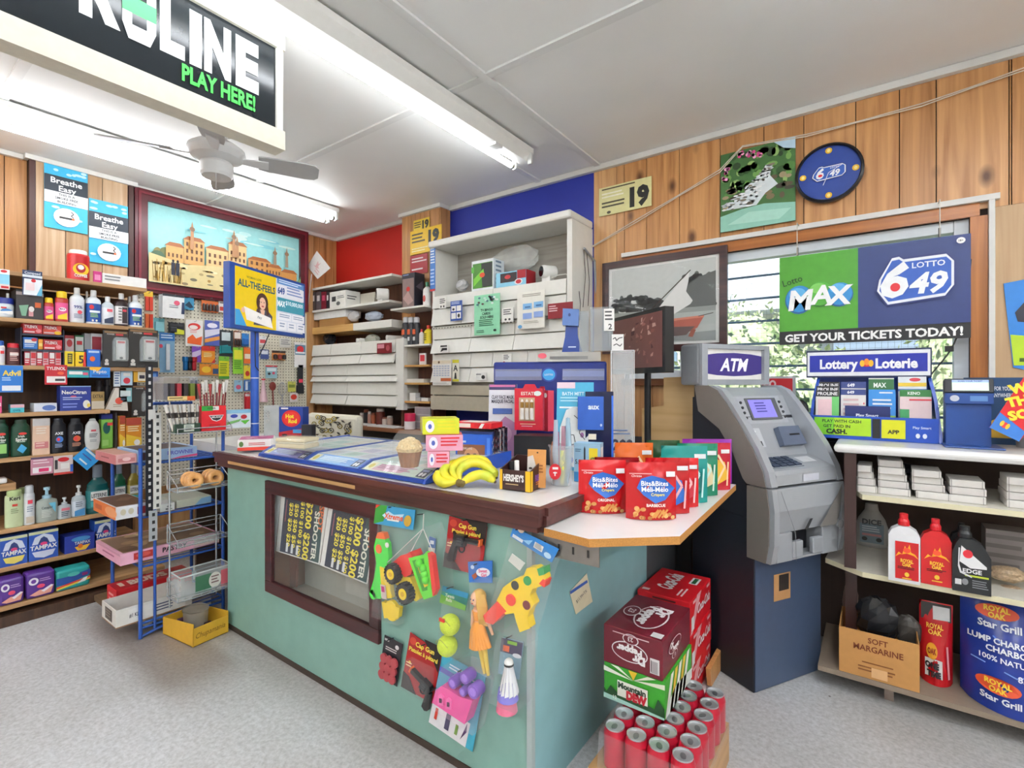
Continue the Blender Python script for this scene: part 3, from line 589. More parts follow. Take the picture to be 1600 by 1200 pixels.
blister(201,247,515,574,'black blister pack with white gadget, right of the pair on the third shelf')
blister(206,246,602,650,'black blister pack with white gadget, hanging below the pair, behind the wire rack',.46)
# labels hanging under shelf C
def tag(lb,l,r,t,b,col,D,name='price_card',x=XF+.008,cat='card'): card_left(name,lb,cat,l,r,t,b,x,col,D,'cards clipped to the shelf edges',.003)
tag('blue card with yellow lettering clipped to the third shelf, far left',0,36,571,613,'#2278cc',[('t','Advil',.5,.72,.2,'#f2cf3a',.8,.03),('r',.08,.06,.9,.25,'#e8eef4'),('l',.08,.5,.4,.55,2,'#bcd8f2')])
tag('red card with white lettering clipped to the third shelf',70,105,570,601,'#c3202e',[('t','TYLENOL',.5,.82,.16,WHT,.85),('r',.08,.1,.92,.42,'#eee6e2'),('r',.45,.18,.88,.3,'#3c3c40'),('e',.7,.58,.15,.08,'#e8603a')])
tag('teal and white card below the small boxes',105,139,574,590,'#2f9fa4',[('r',0,.72,1,1,'#202a30'),('r',.08,.3,.7,.6,WHT),('r',.72,.25,.95,.5,'#d9607a')])
tag('bright blue card beside the teal one, under the blue box',140,172,574,590,'#2f86d8',[('p',[(0,1),(.6,1),(.4,.6),(0,.75)],'#f0b32a'),('t','Pepto',.5,.6,.32,WHT,.7),('r',.1,.1,.9,.3,'#1d5fae')])
# loose little packs between shelf C and D on the right
for l_,r_,t_,b_,c_,D_,lb in ((178,188,580,604,'#dfe6ea',[('l',.1,.9,.1,.9,5,'#4a6a9a')],'small white pack left of the pair under the left black blister'),(189,207,578,602,'#bcd8e8',[('e',.5,.3,.3,.2,'#d23a4a'),('r',.2,.6,.8,.8,WHT)],'pale blue pack with a red spot under the left black blister'),(209,230,579,597,'#e0a92c',[('r',.3,.1,.9,.9,'#e8e0cc'),('r',.4,.3,.8,.6,'#2e2a3a')],'amber and white pack under the right black blister'),(232,247,578,596,'#2b58a8',[('r',.2,.3,.8,.7,'#5f96d8')],'small blue pack under the right black blister'),(186,206,606,628,'#7fb2b8',[('r',.1,.4,.9,.8,'#d7e4e4'),('e',.3,.2,.2,.1,'#3a4a5a')],'grey teal pack above the white paper bag')):
    card_left('small_pack',lb,'pack',l_,r_,t_,b_,.47,c_,D_,'small packs under the black blisters',.012)
T = Thing('paper_bag','white paper bag with a red mark standing beside the cold remedy boxes','bag'); x = .47; z = SHZ['D']; a,c = yx(164,x),yx(200,x); zt = P(180,606,'x',x).z
zb_ = P(182,640,'x',x).z
T.b.prism([(x,a,zb_),(x,c,zb_-.01),(x,c-.01,zt),(x,a+.05,zt)],(-.03,0,0),'#e4dccf'); f = Fr(T.b,(x,a+.03,zb_),(0,1,0),(0,0,1),c-a-.05,zt-zb_); deco(f,[('e',.6,.4,.3,.15,'#d8503c'),('l',.15,.85,.08,.25,2,'#b7a48f')]); T.done()
# shelf D
lbox('carton','pink box at the far left of the fourth shelf','box',-10,3,619,'D','#d8467a',[('r',.1,.4,.9,.6,'#f2c0d0')])
lbox('carton','tiny pink and teal box on the fourth shelf','box',16,38,632,'D','#46b8c4',[('r',0,.6,1,1,'#e7b9c6'),('t','ova',.45,.35,.35,'#1f6f8a',.6)],.05)
lbox('carton','flat white box with a blue logo lying on the fourth shelf','box',53,89,630,'D','#d6dbe8',[('e',.65,.45,.3,.32,'#5a76b8')],.09)
lbox('carton','dark blue cold remedy box on the fourth shelf','box',94,142,603,'D','#27398f',[('r',0,.96,1,1,'#8fb0d8'),('t','NeoCitran',.45,.75,.15,WHT,.8,.03),('e',.42,.56,.1,.05,'#d8506a'),('l',.08,.75,.4,.55,2,'#b8c4ec'),('l',.08,.6,.06,.3,2,'#7e8ed6'),('e',.85,.25,.12,.17,'#e9e6d8'),('e',.92,.2,.06,.08,'#f0d25a')],.07)
lbox('carton','gold topped brown carton on the fourth shelf beside the dark blue box','box',143,163,612,'D','#a88a52',[('r',0,.05,1,.48,'#c9bda8'),('t','EXTRA',.5,.75,.2,'#4a3a1c',.8)],.08)
for i,(l_,r_,t_) in enumerate(((150,162,594),(163,175,592))): bottle('pill_bottle',['dark bottle behind the gold topped carton, left','dark bottle behind the gold topped carton, right'][i],'bottle',l_,r_,t_,'D','#231e24','#2e2830',None,None,'can',.9,None,XF-.16)
# shelf E
for i,(l_,r_) in enumerate(((-14,15.5),(17,49))):
    bottle('body_wash',['dark green body wash bottle cut off by the left edge of the photo','dark green body wash bottle fully in view on the fifth shelf'][i],'bottle',l_,r_,656,'E','#15402c','#123523',(.05,.75,None),[('t','Irish',.5,.72,.08,'#f0f0ea',.6),('t','Spring',.5,.6,.12,'#f0f0ea',.8,.03),('e',.6,.82,.3,.05,'#d23a32'),('p',[(.2,.2),(.5,.42),(.9,.25),(.6,.05)],'#3f9fd0') if i else ('r',.3,.1,.95,.45,'#8cc06a'),('l',.2,.8,.46,.52,1,'#cfe6d0')],'sham',.45,'green body wash bottles')
lbox('carton','tall peach bath product with milky cap on the fifth shelf','bottle',51,78,654,'E','#e0bfa4',[('r',0,.8,1,1,'#c9c6c4'),('l',.2,.8,.55,.75,3,'#e8dccf'),('r',.12,.18,.9,.36,'#c8787a'),('l',.18,.8,.2,.34,2,'#e8c4b8')],.05)
for i,(l_,r_,c_) in enumerate(((79,105,'#3f78c8'),(106,132,'#d8603a'))):
    bottle('body_wash',['black body wash bottle with blue swirl','black body wash bottle with orange swirl'][i],'bottle',l_,r_,654,'E','#14151b','#1e2028',(.05,.75,None),[('t','AXE',.5,.75,.11,'#e8e8ec',.7,.03),('e',.55,.5,.32,.13,c_),('e',.45,.5,.14,.07,'#e23a48'),('l',.15,.9,.15,.32,3,'#9aa8c8' if i == 0 else '#d89a80')],'sham',.42,'black body wash bottles')
bottle('body_wash','white oval body wash bottle beside the black ones','bottle',133,158,654,'E','#d7d9d6','#b9bcba',(.2,.75,None),[('r',.3,.72,.75,.82,'#e05a68'),('l',.15,.9,.35,.6,3,'#555c5c'),('l',.2,.8,.1,.25,2,'#8a9090')],'oval',.4)
T = Thing('soap_refill','bright green soap bottle with blue pump top at the end of the fifth shelf','bottle'); x = XF-.05; a,c = yx(158,x),yx(177,x); z = SHZ['E']+.0005; zt = P(167,655,'x',x).z
b = T.part('bottle_body'); f,*_ = b.obox((x,a,z),math.pi/2,c-a,.05,zt-z,'#86c552'); deco(f,[('e',.45,.7,.3,.2,'#1d5f58'),('r',.5,.78,.95,.88,'#d8383c'),('r',.1,.1,.6,.3,'#a6d878')]); b.bev = .006
b = T.part('cap'); b.box(x-.045,x-.005,a+.002,c-.002,zt+.001,zt+.03,NV); b = T.part('pump'); b.lathe([(.006,0),(.006,.03),(.012,.031),(.012,.045)],(x-.02,(a+c)/2,zt+.031),WHT,10); T.done()
for i,(l_,r_,t_) in enumerate(((187,196,650),(197,221,653))):
    lbox('carton',['thin orange box, left of two behind the black slotted post','yellow and orange box, right of two behind the black slotted post'][i],'box',l_,r_,t_,'E','#d88a24',[('r',0,.75,1,1,'#a8402a'),('l',.1,.9,.5,.72,3,'#f0e0b0'),('p',[(0,0),(1,0),(1,.3),(0,.45)],'#e8c03a'),('e',.7,.15,.2,.1,WHT)],.06,'orange boxes behind the post')
tag('pink card clipped to the fifth shelf',48,83,714,741,'#c88a9c',[('r',0,.9,1,1,'#4a3a56'),('l',.1,.9,.55,.85,2,'#e8d0d8'),('r',.08,.1,.92,.42,'#e9e2e4'),('r',.35,.15,.8,.35,'#d8306a')])
tag('white and red card clipped to the fifth shelf',84,114,712,741,'#d8c8c4',[('e',.5,.8,.3,.12,RED),('r',.05,.3,.2,.8,'#2a2a30'),('r',.35,.3,.8,.6,'#e9e4df'),('r',0,0,1,.12,'#c23a32'),('r',.85,.1,1,.5,'#2e58a8')])
T = Thing('price_card','blue diamond shaped card hanging askew below the fifth shelf','card','cards clipped to the shelf edges'); x = XF+.018
pts = [P(a,b_,'x',x) for a,b_ in ((113,716),(134,698),(157,717),(136,735))]; T.b.prism(pts,(-.003,0,0),'#3096d6')
uu = (pts[2]-pts[1]).normalized(); f = Fr(T.b,pts[0],(pts[3]-pts[0]),(pts[1]-pts[0]),(pts[3]-pts[0]).length,(pts[1]-pts[0]).length)
f.n = V((1,0,0)); deco(f,[('r',.25,.2,.75,.3,'#e6eef4'),('r',.15,.55,.75,.63,'#3d4f9c'),('r',.1,.85,.9,.97,'#c6d8e2')]); T.done()
# shelf F
T = Thing('wood_block','small block of wood with a white bar of soap on the sixth shelf','block'); x = XF-.02; z = SHZ['F']+.0005
T.b.box(x-.3,x,yx(-40,x),yx(25,x),P(0,768,'x',x).z,P(0,757,'x',x).z,EW); T.done()
T = Thing('soap_bar','white bar of soap lying on the wood block','soap'); T.b.box(x-.06,x-.005,yx(-8,x),yx(12,x),P(0,757,'x',x).z+.001,P(0,748,'x',x).z,WHT); T.b.bev = .008; T.done()
bottle('lotion_bottle','pale green lotion bottle at the left of the sixth shelf, frontmost','bottle',8,38,766,'F','#c6d4a8','#b4c78c',(.1,.95,None),[('t','Keri',.5,.8,.12,'#2a2a22',.8,.03),('r',.3,.55,.7,.62,'#d8483c'),('l',.2,.8,.3,.48,3,'#94a47c')],'tall',.5)
bottle('lotion_bottle','second pale green lotion bottle standing behind the first','bottle',28,44,762,'F','#c3d0a6','#b4c78c',None,None,'tall',.5,None,XF-.12)
bottle('spray_can','slim white spray can beside the pale green lotion','can',38,56,759,'F','#d9dde0','#c8ccd0',(.05,.7,'#e2e4e6'),[('r',.2,.75,.8,.9,'#d63a50'),('l',.1,.9,.4,.65,3,'#8a98a8'),('r',0,0,1,.25,'#c9bfae')],'can',.95)
bottle('pump_bottle','wide pump bottle with pale blue pump on the sixth shelf','bottle',57,92,762,'F','#a7b0a8','#a9cfe0',(.05,.55,None),[('p',[(.55,1),(1,1),(1,.4)],'#6fc0da'),('t','Cetaphil',.45,.75,.12,'#3a4a4c',.7),('l',.1,.8,.15,.6,5,'#cfd6cf')],'pump',.5,'pump bottles on the sixth shelf')
bottle('pump_bottle','smallest pump bottle with pink band on the sixth shelf','bottle',91,113,778,'F','#b4bec2','#d6dde0',(.05,.55,None),[('r',.1,.7,.95,.95,'#e07a8a'),('l',.1,.9,.1,.6,3,'#556272')],'pump',.7,'pump bottles on the sixth shelf')
bottle('pump_bottle','clear pump bottle with white pump beside the mouthwash','bottle',113,136,759,'F','#b4bfc4','#e6e8e8',(.03,.5,'#d2dbe4'),[('p',[(0,0),(1,0),(1,.5),(0,.35)],'#4f92c8'),('l',.1,.9,.55,.95,3,'#77808c')],'pump',.7,'pump bottles on the sixth shelf')
def mouthwash(l,r,t,lb,col,x): bottle('mouthwash_bottle',lb,'bottle',l,r,t,'F',M(col,.12),'#6f7a86',(.12,.48,'#2a7a7c' if col != '#8a7a30' else '#a89a58'),[('r',0,.45,1,.95,'#e8ece8'),('t','LISTERINE',.5,.72,.22,'#1c1e22',.92),('p',[(0,.1),(1,0),(1,.3),(0,.4)],'#4fb0b4')],'lis',.55,'mouthwash bottles',x)
mouthwash(136,173,727,'large teal mouthwash bottle on the sixth shelf','#17585a',XF-.015)
mouthwash(176,199,722,'dark green mouthwash bottle behind the rack post','#1c5a3c',XF-.06)
mouthwash(200,221,722,'amber mouthwash bottle, furthest right of the three','#8a7a30',XF-.06)
# shelf G
def tampax(l,r,t,lb,x=XF-.012): lbox('tampon_box',lb,'box',l,r,t,'G','#2b57b4',[('r',0,.9,1,1,'#c8d0a0'),('p',[(.1,.55),(.2,.8),(.5,.9),(.8,.8),(.92,.55)],'#d6dff0'),('p',[(.3,.55),(.4,.75),(.5,.8),(.62,.72),(.7,.55)],'#33437c'),('e',.5,.55,.12,.06,'#d83a78'),('t','TAMPAX',.5,.44,.15,WHT,.92,.03),('p',[(.1,.3),(.9,.3),(.8,.12),(.5,.06),(.2,.12)],'#e6d468' if l < 20 or l > 140 else '#cfd6ea')],.1,'tampon boxes',x)
tampax(0,43,838,'blue tampon box with yellow band, leftmost on the seventh shelf'); tampax(45,91,829,'blue tampon box with pale band beside the leftmost one'); tampax(148,182,812,'blue tampon box at the right, behind the wire rack')
lbox('carton','low dark blue box between the tampon boxes','box',101,151,835,'G','#2a3fa0',[('e',.5,.75,.3,.14,'#4a96d0'),('t','TAMPAX',.55,.52,.18,WHT,.5),('p',[(.3,.3),(.8,.36),(.65,.06),(.4,.06)],'#e8b93a'),('e',.48,.32,.08,.13,'#e0702a')],.1)
# shelf H: soft packs
def softpack(l,r,t,lb,col,D,x=.57):
    T = Thing('pad_pack',lb,'pack','sanitary pad packs'); z = SHZ['H']+.0005; a,c = yx(l,x),yx(r,x); zt = P((l+r)/2,t,'x',x).z
    f,*_ = T.b.obox((x,a,z),math.pi/2,c-a,.1,zt-z,M(col,.3)); deco(f,D); T.b.bev = .012; T.done()
AW = [('e',.25,.68,.17,.15,'#ece8f0'),('e',.25,.68,.09,.08,'#6a3a9a'),('l',.45,.9,.6,.75,2,'#b89ad0'),('e',.5,.45,.14,.08,'#e0486a'),('p',[(.1,.15),(.45,.3),(.8,.28),(.95,.42),(.85,.1),(.3,.08)],'#e2a08e'),('p',[(.5,.25),(.85,.42),(.95,.38),(.6,.18)],'#f0e8ec')]
softpack(-2,38,904,'purple pad pack, leftmost on the bottom shelf','#553088',AW); softpack(41,86,894,'purple pad pack in the middle of the bottom shelf','#553088',AW)
softpack(88,141,888,'teal pad pack with rainbow stripe on the bottom shelf','#2f9f9c',[('p',[(0,.3),(.4,.3),(1,.55),(1,.8),(.4,.65),(0,.65)],'#2a4f9c'),('p',[(0,.15),(1,.38),(1,.46),(0,.24)],'#d8423a'),('p',[(0,.08),(1,.3),(1,.38),(0,.16)],'#ead24a'),('p',[(.6,.2),(.8,.42),(.92,.45),(.85,.25)],'#e8ece8'),('e',.5,.72,.18,.1,'#56c0b4'),('r',.75,.55,.92,.68,'#8a2a6a')])
# ---------------------------------------------------------------- packs hanging on the pegboard
XP = .05
def peg(name,lb,l,r,t,b,col,D,x=XP,cat='pack',th=.012,fn=None):
    y0,y1,z0,z1 = fx_left(l,r,t,b,x); T = Thing(name,lb,cat,'packs hanging on the pegboard'); w,h = y1-y0,z1-z0
    c = T.part('card'); f,*_ = c.obox((x,y0,z0),math.pi/2,w,.003,h,col); deco(f,D)
    k = T.part('hook'); ym = (y0+y1)/2; k.tube([(.016,ym,z1-.012),(x+.03,ym,z1-.012),(x+.034,ym,z1-.004)],.002,M('#b9bcc0',.3,.8),5)
    if fn: fn(T,y0,y1,z0,z1,x)
    T.done()
def bub(col,a0,a1,e0,e1,th=.014,nm='contents'):
    def g(T,y0,y1,z0,z1,x):
        w,h = y1-y0,z1-z0; b = T.part(nm); b.box(x+.0015,x+th,y0+w*a0,y0+w*a1,z0+h*e0,z0+h*e1,M(col,.3)); b.bev = .004
    return g
def rods(cols,e0,e1,nm='contents',rad=.4):
    def g(T,y0,y1,z0,z1,x):
        w,h = y1-y0,z1-z0; n_ = len(cols)
        for i,c_ in enumerate(cols):
            b = T.part(nm); r_ = w/n_*rad; b.lathe([(r_*.6,0),(r_,.004),(r_,h*(e1-e0)*.8),(r_*.6,h*(e1-e0))],(x+r_+.002,y0+w*(i+.5)/n_,z0+h*e0),M(c_,.3),10)
    return g
peg('lighter_card','strip of orange lighters hanging at the left edge of the pegboard',225,239,455,515,'#d8c8a8',[('r',0,.85,1,1,'#e8c03a')],.3,'lighters',fn=lambda T,y0,y1,z0,z1,x: [T.part('lighter').box(x+.001,x+.016,y0+(y1-y0)*(.08+.45*(i % 2)),y0+(y1-y0)*(.46+.45*(i % 2)),z0+(z1-z0)*(.04+.45*(i//2)),z0+(z1-z0)*(.4+.45*(i//2)),M('#d8442a' if i else '#e06a30',.3)) for i in range(4)])
peg('small_pack','white cards with a pink price tag hanging in a thick bundle below the painting',254,288,460,497,'#e4e4e2',[('r',0,.9,1,1,'#30343a'),('e',.65,.65,.14,.1,'#e0607a'),('l',.3,.8,.4,.55,2,'#8a8f98'),('p',[(.85,.2),(1,.2),(1,.7),(.88,.7)],'#2c3a5c')],.1,fn=lambda T,y0,y1,z0,z1,x: [T.part('card').box(x-.02-.014*i,x-.018-.014*i,y0-.006*(i+1),y1-.03,z0+.004*i,z1-.006,M('#c9cbcc')) for i in range(2)])
D3 = [('r',.1,.15,.9,.5,'#d8e4ea'),('l',.1,.9,.6,.9,2,'#dff')]
L5 = [
('small_pack','blue pack below the painting, right of the white bundle',288,303,462,484,'#3f8fb4',[('p',[(.05,.3),(.5,.6),(.95,.2),(.6,.1)],'#1f3f56'),('r',0,.85,1,1,'#24343e')],None),
('small_pack','orange card of small black tools below the painting',315,341,465,488,'#d86f38',[('r',0,.78,1,1,'#2a2622'),('r',.2,.82,.8,.95,'#e6d6c6')],rods(['#3a3030']*5,.08,.55)),
('small_pack','white and red pack hidden behind the blue framed screen, upper left',342,356,467,488,'#e2dcd8',[('r',.1,.1,.9,.4,'#c8463c'),('l',.1,.9,.55,.9,2,'#555')],None),
('air_freshener','pale teal bottle shaped pack beside the lighters',240,257,497,521,'#6fb0b8',[('e',.5,.35,.35,.12,'#e8ecec'),('e',.5,.35,.2,.08,'#d8483c')],bub('#8cc4ca',.1,.9,.1,.75)),
('small_pack','black and yellow pack next to the white oval card',263,288,504,523,'#26272a',[('p',[(.35,.05),(.98,.05),(.98,.4),(.5,.5)],'#d8d83a'),('r',.1,.7,.9,.9,'#48494e')],bub('#303236',.1,.5,.2,.6)),
('small_pack','purple and blue pack right of the white oval card',320,343,501,540,'#5a68b4',[('p',[(0,.3),(1,.5),(1,.7),(0,.6)],'#d8d8e8'),('p',[(0,.1),(1,.25),(1,.4),(0,.25)],'#e89a4a'),('e',.5,.8,.35,.1,'#e6e4f2')],None),
('small_pack','black and teal pack below the corner of the blue framed screen',343,364,516,557,'#2c3438',[('p',[(0,.1),(1,.15),(.6,.45),(0,.4)],'#1f8a90'),('r',.15,.6,.8,.92,'#c8d6d8')],bub('#1f7f86',.1,.8,.12,.4)),
('small_pack','brown and white pack below the blue framed screen',365,377,517,541,'#8a5a40',[('r',.1,.5,.9,.9,'#e8dcd0')],rods(['#2a2020']*3,.05,.45)),
('small_pack','small blue pack just left of the blue pole',378,389,521,541,'#2f7ac0',[('r',.1,.2,.9,.5,'#8ac0e8')],bub('#2a6ab8',.1,.9,.1,.6)),
('small_pack','purple pack behind the row of torches',300,314,541,566,'#7a4ab0',[('p',[(0,.2),(1,.5),(1,.8),(0,.6)],'#d8c8e8')],None),
('small_pack','red and orange pack under the purple and blue one',315,336,541,567,'#e8932a',[('r',0,.72,1,1,'#c8302a'),('l',.15,.85,.3,.6,3,'#fbe6a0'),('p',[(.7,0),(1,0),(1,.3)],'#c8302a')],None),
('small_pack','wide orange pack under the red and orange one',312,341,569,586,'#e28a28',[('e',.35,.5,.25,.3,'#f4c83a'),('r',.7,.1,1,.6,'#33507a')],None),
('marker_pack','yellow green pack of pencils with striped label, lower',342,358,557,592,'#d9d422',[('r',0,.8,1,1,'#7ab83a'),('l',.1,.9,.2,.7,6,'#4a7a1c'),('r',0,0,1,.12,'#4a9a3a')],None),
('marker_pack','lime green pack of pencils with striped label, higher',364,380,543,584,'#8cc83a',[('r',.1,.55,.9,.9,'#e6e03a'),('l',.1,.9,.15,.5,5,'#3a7a1c')],None),
('small_pack','orange pack tight against the left of the blue pole',381,392,543,568,'#e0702c',[('r',.1,.3,.9,.6,'#f0e2c8')],None),
('small_pack','yellow pack low against the left of the blue pole',381,392,571,592,'#ecd63c',[('e',.5,.4,.3,.2,'#c83a2c')],None),
('small_pack','small red and white pack just right of the blue pole',405,416,525,539,'#e4e2e0',[('r',.1,.2,.9,.6,'#d05058')],None),
('small_pack','small navy and white pack right of the blue pole',407,420,546,561,'#3a4c84',[('r',.1,.5,.9,.9,'#dfe4ee')],None),
('small_pack','orange topped pack of dark knobs right of the pole',425,446,548,563,'#d48a4a',[('r',0,.75,1,1,'#3a2c22')],rods(['#3a2420','#8a2a22','#2a2020'],.1,.6,rad=.42)),
('small_pack','grey blue pack with two black dots right of the pole',415,433,571,591,'#8fb6c0',[('r',0,.88,1,1,'#c83a40'),('e',.3,.35,.12,.1,'#222'),('e',.68,.4,.12,.1,'#d8506a'),('r',.1,.55,.9,.8,'#d7e4e8')],None),
('small_pack','white card with red heart label beside the white bins',460,478,535,574,'#ebe6e4',[('r',.05,.5,.95,.9,'#5a8098'),('e',.5,.72,.3,.14,'#d2303a'),('r',.1,.55,.9,.62,'#e9e9ee')],None),
('small_pack','pale pack under the screen, right of the pole',437,455,528,543,'#d8d4cc',[('l',.1,.9,.2,.8,3,'#8a8a8a')],None),
('small_pack','white and grey pack left of the meat sticks',296,309,590,604,'#cfd4d8',[('r',.1,.3,.9,.7,'#5a6a80')],None),
('small_pack','blue and pink pack behind the meat sticks',366,379,594,612,'#9ac0d8',[('e',.5,.4,.3,.2,'#d05a7a')],None),
('small_pack','deep blue pack with white strip left of the pole',381,393,594,611,'#2f6ab0',[('r',.2,.1,.5,.9,'#dfe8f2')],None),
('small_pack','yellow green pack right of the red spoon',450,462,596,612,'#c8c85a',[('r',.1,.4,.9,.7,'#7a8a3a')],None),
('small_pack','small red pack low beside the knife',453,465,614,628,'#e9e2dc',[('e',.5,.55,.4,.3,'#d8402c')],None)]
for nm,lb,l_,r_,t_,b_,c_,D_,fn in L5: peg(nm,lb,l_,r_,t_,b_,c_,D_,fn=fn)
peg('air_freshener','white oval card with red and orange flames',290,317,500,541,'#e8e4de',[('p',[(.1,.1),(.9,.05),(.95,.4),(.6,.3),(.4,.45),(.1,.3)],'#e8642a'),('e',.5,.75,.36,.13,'#d83a34'),('e',.45,.72,.25,.08,'#f2e6e0'),('l',.25,.75,.48,.6,2,'#e8a0a0')])
peg('toothbrush_pack','tall blue and clear blister with a white brush',249,273,520,582,'#7fa9c6',[('r',0,.8,1,1,'#2f6fb0'),('l',.1,.9,.83,.95,2,'#c8dcee'),('e',.1,.66,.12,.05,'#e0506a')],XP+.12,fn=bub('#dfe4e8',.4,.65,.06,.72))
T = Thing('flashlight_card','blue, black and red pocket torches hanging in a row','torches','packs hanging on the pegboard'); x = .1; y0,y1,z0,z1 = fx_left(284,309,550,579,x)
for i,c_ in enumerate(('#1f6fae','#23242a','#b8202e')):
    b = T.part('flashlight'); yy = y0+(y1-y0)*(.22+.27*i); b.lathe([(.012,0),(.016,.01),(.016,.06),(.02,.07),(.02,.1)],(x,yy,z0),M(c_,.25,.4),12)
b = T.part('hook'); b.tube([(.016,(y0+y1)/2,z1),(x,(y0+y1)/2,z1),(x,(y0+y1)/2,z0+.1)],.002,'#999',5); T.done()
T = Thing('hanging_knife','black handled knife in its sheath hanging at the right edge of the pegboard','knife','packs hanging on the pegboard'); x = .05; y0,y1,z0,z1 = fx_left(465,475,570,615,x)
T.b.prism([(x,y0,z0),(x,y1,z0),(x,y1,z0+.07),(x,y1-.008,z0+.08),(x,y1-.008,z1),(x,y0+.008,z1),(x,y0+.008,z0+.08),(x,y0,z0+.07)],(-.02,0,0),'#1b1c22'); f = Fr(T.b,(x,y0,z0),(0,1,0),(0,0,1),y1-y0,z1-z0); f.rect(.2,.38,.8,.5,'#d0304a'); T.done()
T = Thing('wooden_spoon','dark red spoon hanging on the pegboard, bowl up','spoon','packs hanging on the pegboard'); x = .05; y0,y1,z0,z1 = fx_left(419,433,597,645,x); ym = (y0+y1)/2
T.b.ball((x,ym,z1-.035),.03,'#7a2a22',12,.35,1,1.25); T.b.tube([(x,ym,z1-.06),(x,ym+.01,z0)],.006,'#7a2a22',8); T.done()
T = Thing('funnel','pink and white cone shaped pack beside the pole','pack','packs hanging on the pegboard'); x = .06; y0,y1,z0,z1 = fx_left(404,419,594,628,x); ym = (y0+y1)/2
T.b.lathe([(.034,0),(.01,z1-z0-.02),(.008,z1-z0)],(x,ym,z0),'#d8b4bc',16); T.b.lathe([(.016,0),(.016,.012)],(x,ym,z1),'#c2242e',12); T.done()
T = Thing('whisk','wire whisk hanging beside the red spoon','whisk','packs hanging on the pegboard'); x = .06; y0,y1,z0,z1 = fx_left(433,449,597,640,x); ym = (y0+y1)/2; MT = M('#b8babd',.3,.8)
for i in range(5):
    a = math.pi*i/5; d = V((math.cos(a),math.sin(a),0)); T.b.tube([V((x,ym,z1-.06))+d*.03*math.sin(q)+V((0,0,.06*math.cos(q)-.0)) for q in [math.pi*2*j/12 for j in range(12)]],.0015,MT,4,closed=True)
T.b.tube([(x,ym,z1-.11),(x,ym,z0)],.006,MT,8); T.done()
peg('small_pack','slim red tube on a card hanging beside the blue pole',382,391,614,640,'#b81f2a',[('r',.1,.8,.9,.95,'#e6d8d8')],fn=bub('#c2202c',.2,.8,.05,.75))
# ================================================================== counter
def px_of(p):
    d = V(p)-V((CX,CY,CH)); c,s = math.cos(YAW),math.sin(YAW); w_ = -d.x*s+d.y*c
    return 800+FOC*(d.x*c+d.y*s)/w_,597-FOC*d.z/w_,w_
def span(o,u,r):
    """length along u from o until pixel column r"""
    a,b_ = 0.0,3.0; s0 = px_of(o)[0] < r
    for _ in range(50):
        m_ = (a+b_)/2
        if (px_of(V(o)+V(u)*m_)[0] < r) == s0: a = m_
        else: b_ = m_
    return a
def stand(l,r,t,bpy_,z,ang):
    o = P(l,bpy_,'z',z); o.z = z+.0006; u = V((math.cos(ang),math.sin(ang),0)); W_ = span(o,u,r); wd = px_of(o)[2]; h = 1.25-(t-597)*wd/FOC-z
    return o,W_,max(.005,h)
RAD = math.radians
def cbox(name,lb,cat,l,r,t,b_,z,ang,d,col,D=None,DR_=None,DL=None,DT=None,group=None,bev=.0015):
    """box standing on height z whose front face is seen in the pixel box l r t b"""
    o,W_,h = stand(l,r,t,b_,z,RAD(ang)); T = Thing(name,lb,cat,group)
    f,rt,lf,tp = T.b.obox(o,RAD(ang),W_,d,h,col); deco(f,D); deco(rt,DR_); deco(lf,DL); deco(tp,DT); T.b.bev = bev; T.done(); return o,W_,h
CT = .9; cx0,cx1,cyf,cyb = 1.5,3.36,-1.645,-.95; wx0,wyb,wym = 2.72,-.35,-.735
TEAL = M('#7fa79b',.5,var=.12,sc=14); TEAL2 = M('#8fbcc2',.5,var=.12,sc=10); LAM = M('#e3e2df',.25,var=.03); MAH = wood('#3a1d1a','#5f3430',axis=0,knots=False,r=.3)
q1 = P(418,750,'y',cyf); q2 = P(400,915,'y',cyf); q3 = P(596,1004,'y',cyf)
wa,wb,wt,wz = q1.x,q3.x,q1.z,(q2.z+q3.z)/2
FWd = .055
T = Thing('shop_counter','L shaped pale green shop counter with white top and toys hung on its front','counter')
b = T.part('front_panel',label='pale green painted front with a framed glass window')
z1 = CT-.075
for q in ((cx0,wa,.0,z1),(wb,cx1,.0,z1),(wa,wb,0,wz),(wa,wb,wt,z1)): b.box(q[0],q[1],cyf,cyf+.02,q[2]+.001,q[3],TEAL)
b = T.part('kick_board'); b.box(cx0,cx1,cyf-.004,cyf-.0005,.001,.025,M('#3c3028',.7))
b = T.part('case_lining'); b.box(wa-.02,wb+.02,cyf+.3,cyf+.31,wz-.04,wt+.04,M('#6a4a3a',.7)); b.box(wa-.02,wb+.02,cyf+.02,cyf+.3,wz-.05,wz-.04,M('#b9b0a0',.7)); b.box(wa-.03,wa-.02,cyf+.02,cyf+.3,wz-.04,wt+.04,M('#8a5a40',.6)); b.box(wb+.02,wb+.03,cyf+.02,cyf+.3,wz-.04,wt+.04,M('#8a5a40',.6)); b.box(wa-.02,wb+.02,cyf+.02,cyf+.3,wt+.04,wt+.05,M('#8a5a40',.6))
b = T.part('end_panel',label='pale blue painted end panel'); b.box(cx1-.02,cx1,cyf+.021,wym,.001,z1,TEAL2)
b = T.part('end_panel',label='dark grey end panel towards the window wall'); b.box(cx1-.02,cx1,wym+.001,wyb,.001,z1,M('#55585c',.5))
b = T.part('end_panel'); b.box(cx0,cx0+.02,cyf+.021,cyb,.001,z1,TEAL)
b = T.part('corner_post'); b.box(cx1-.012,cx1+.006,cyf-.006,cyf+.012,.0,z1,M('#a6b4b4',.4))
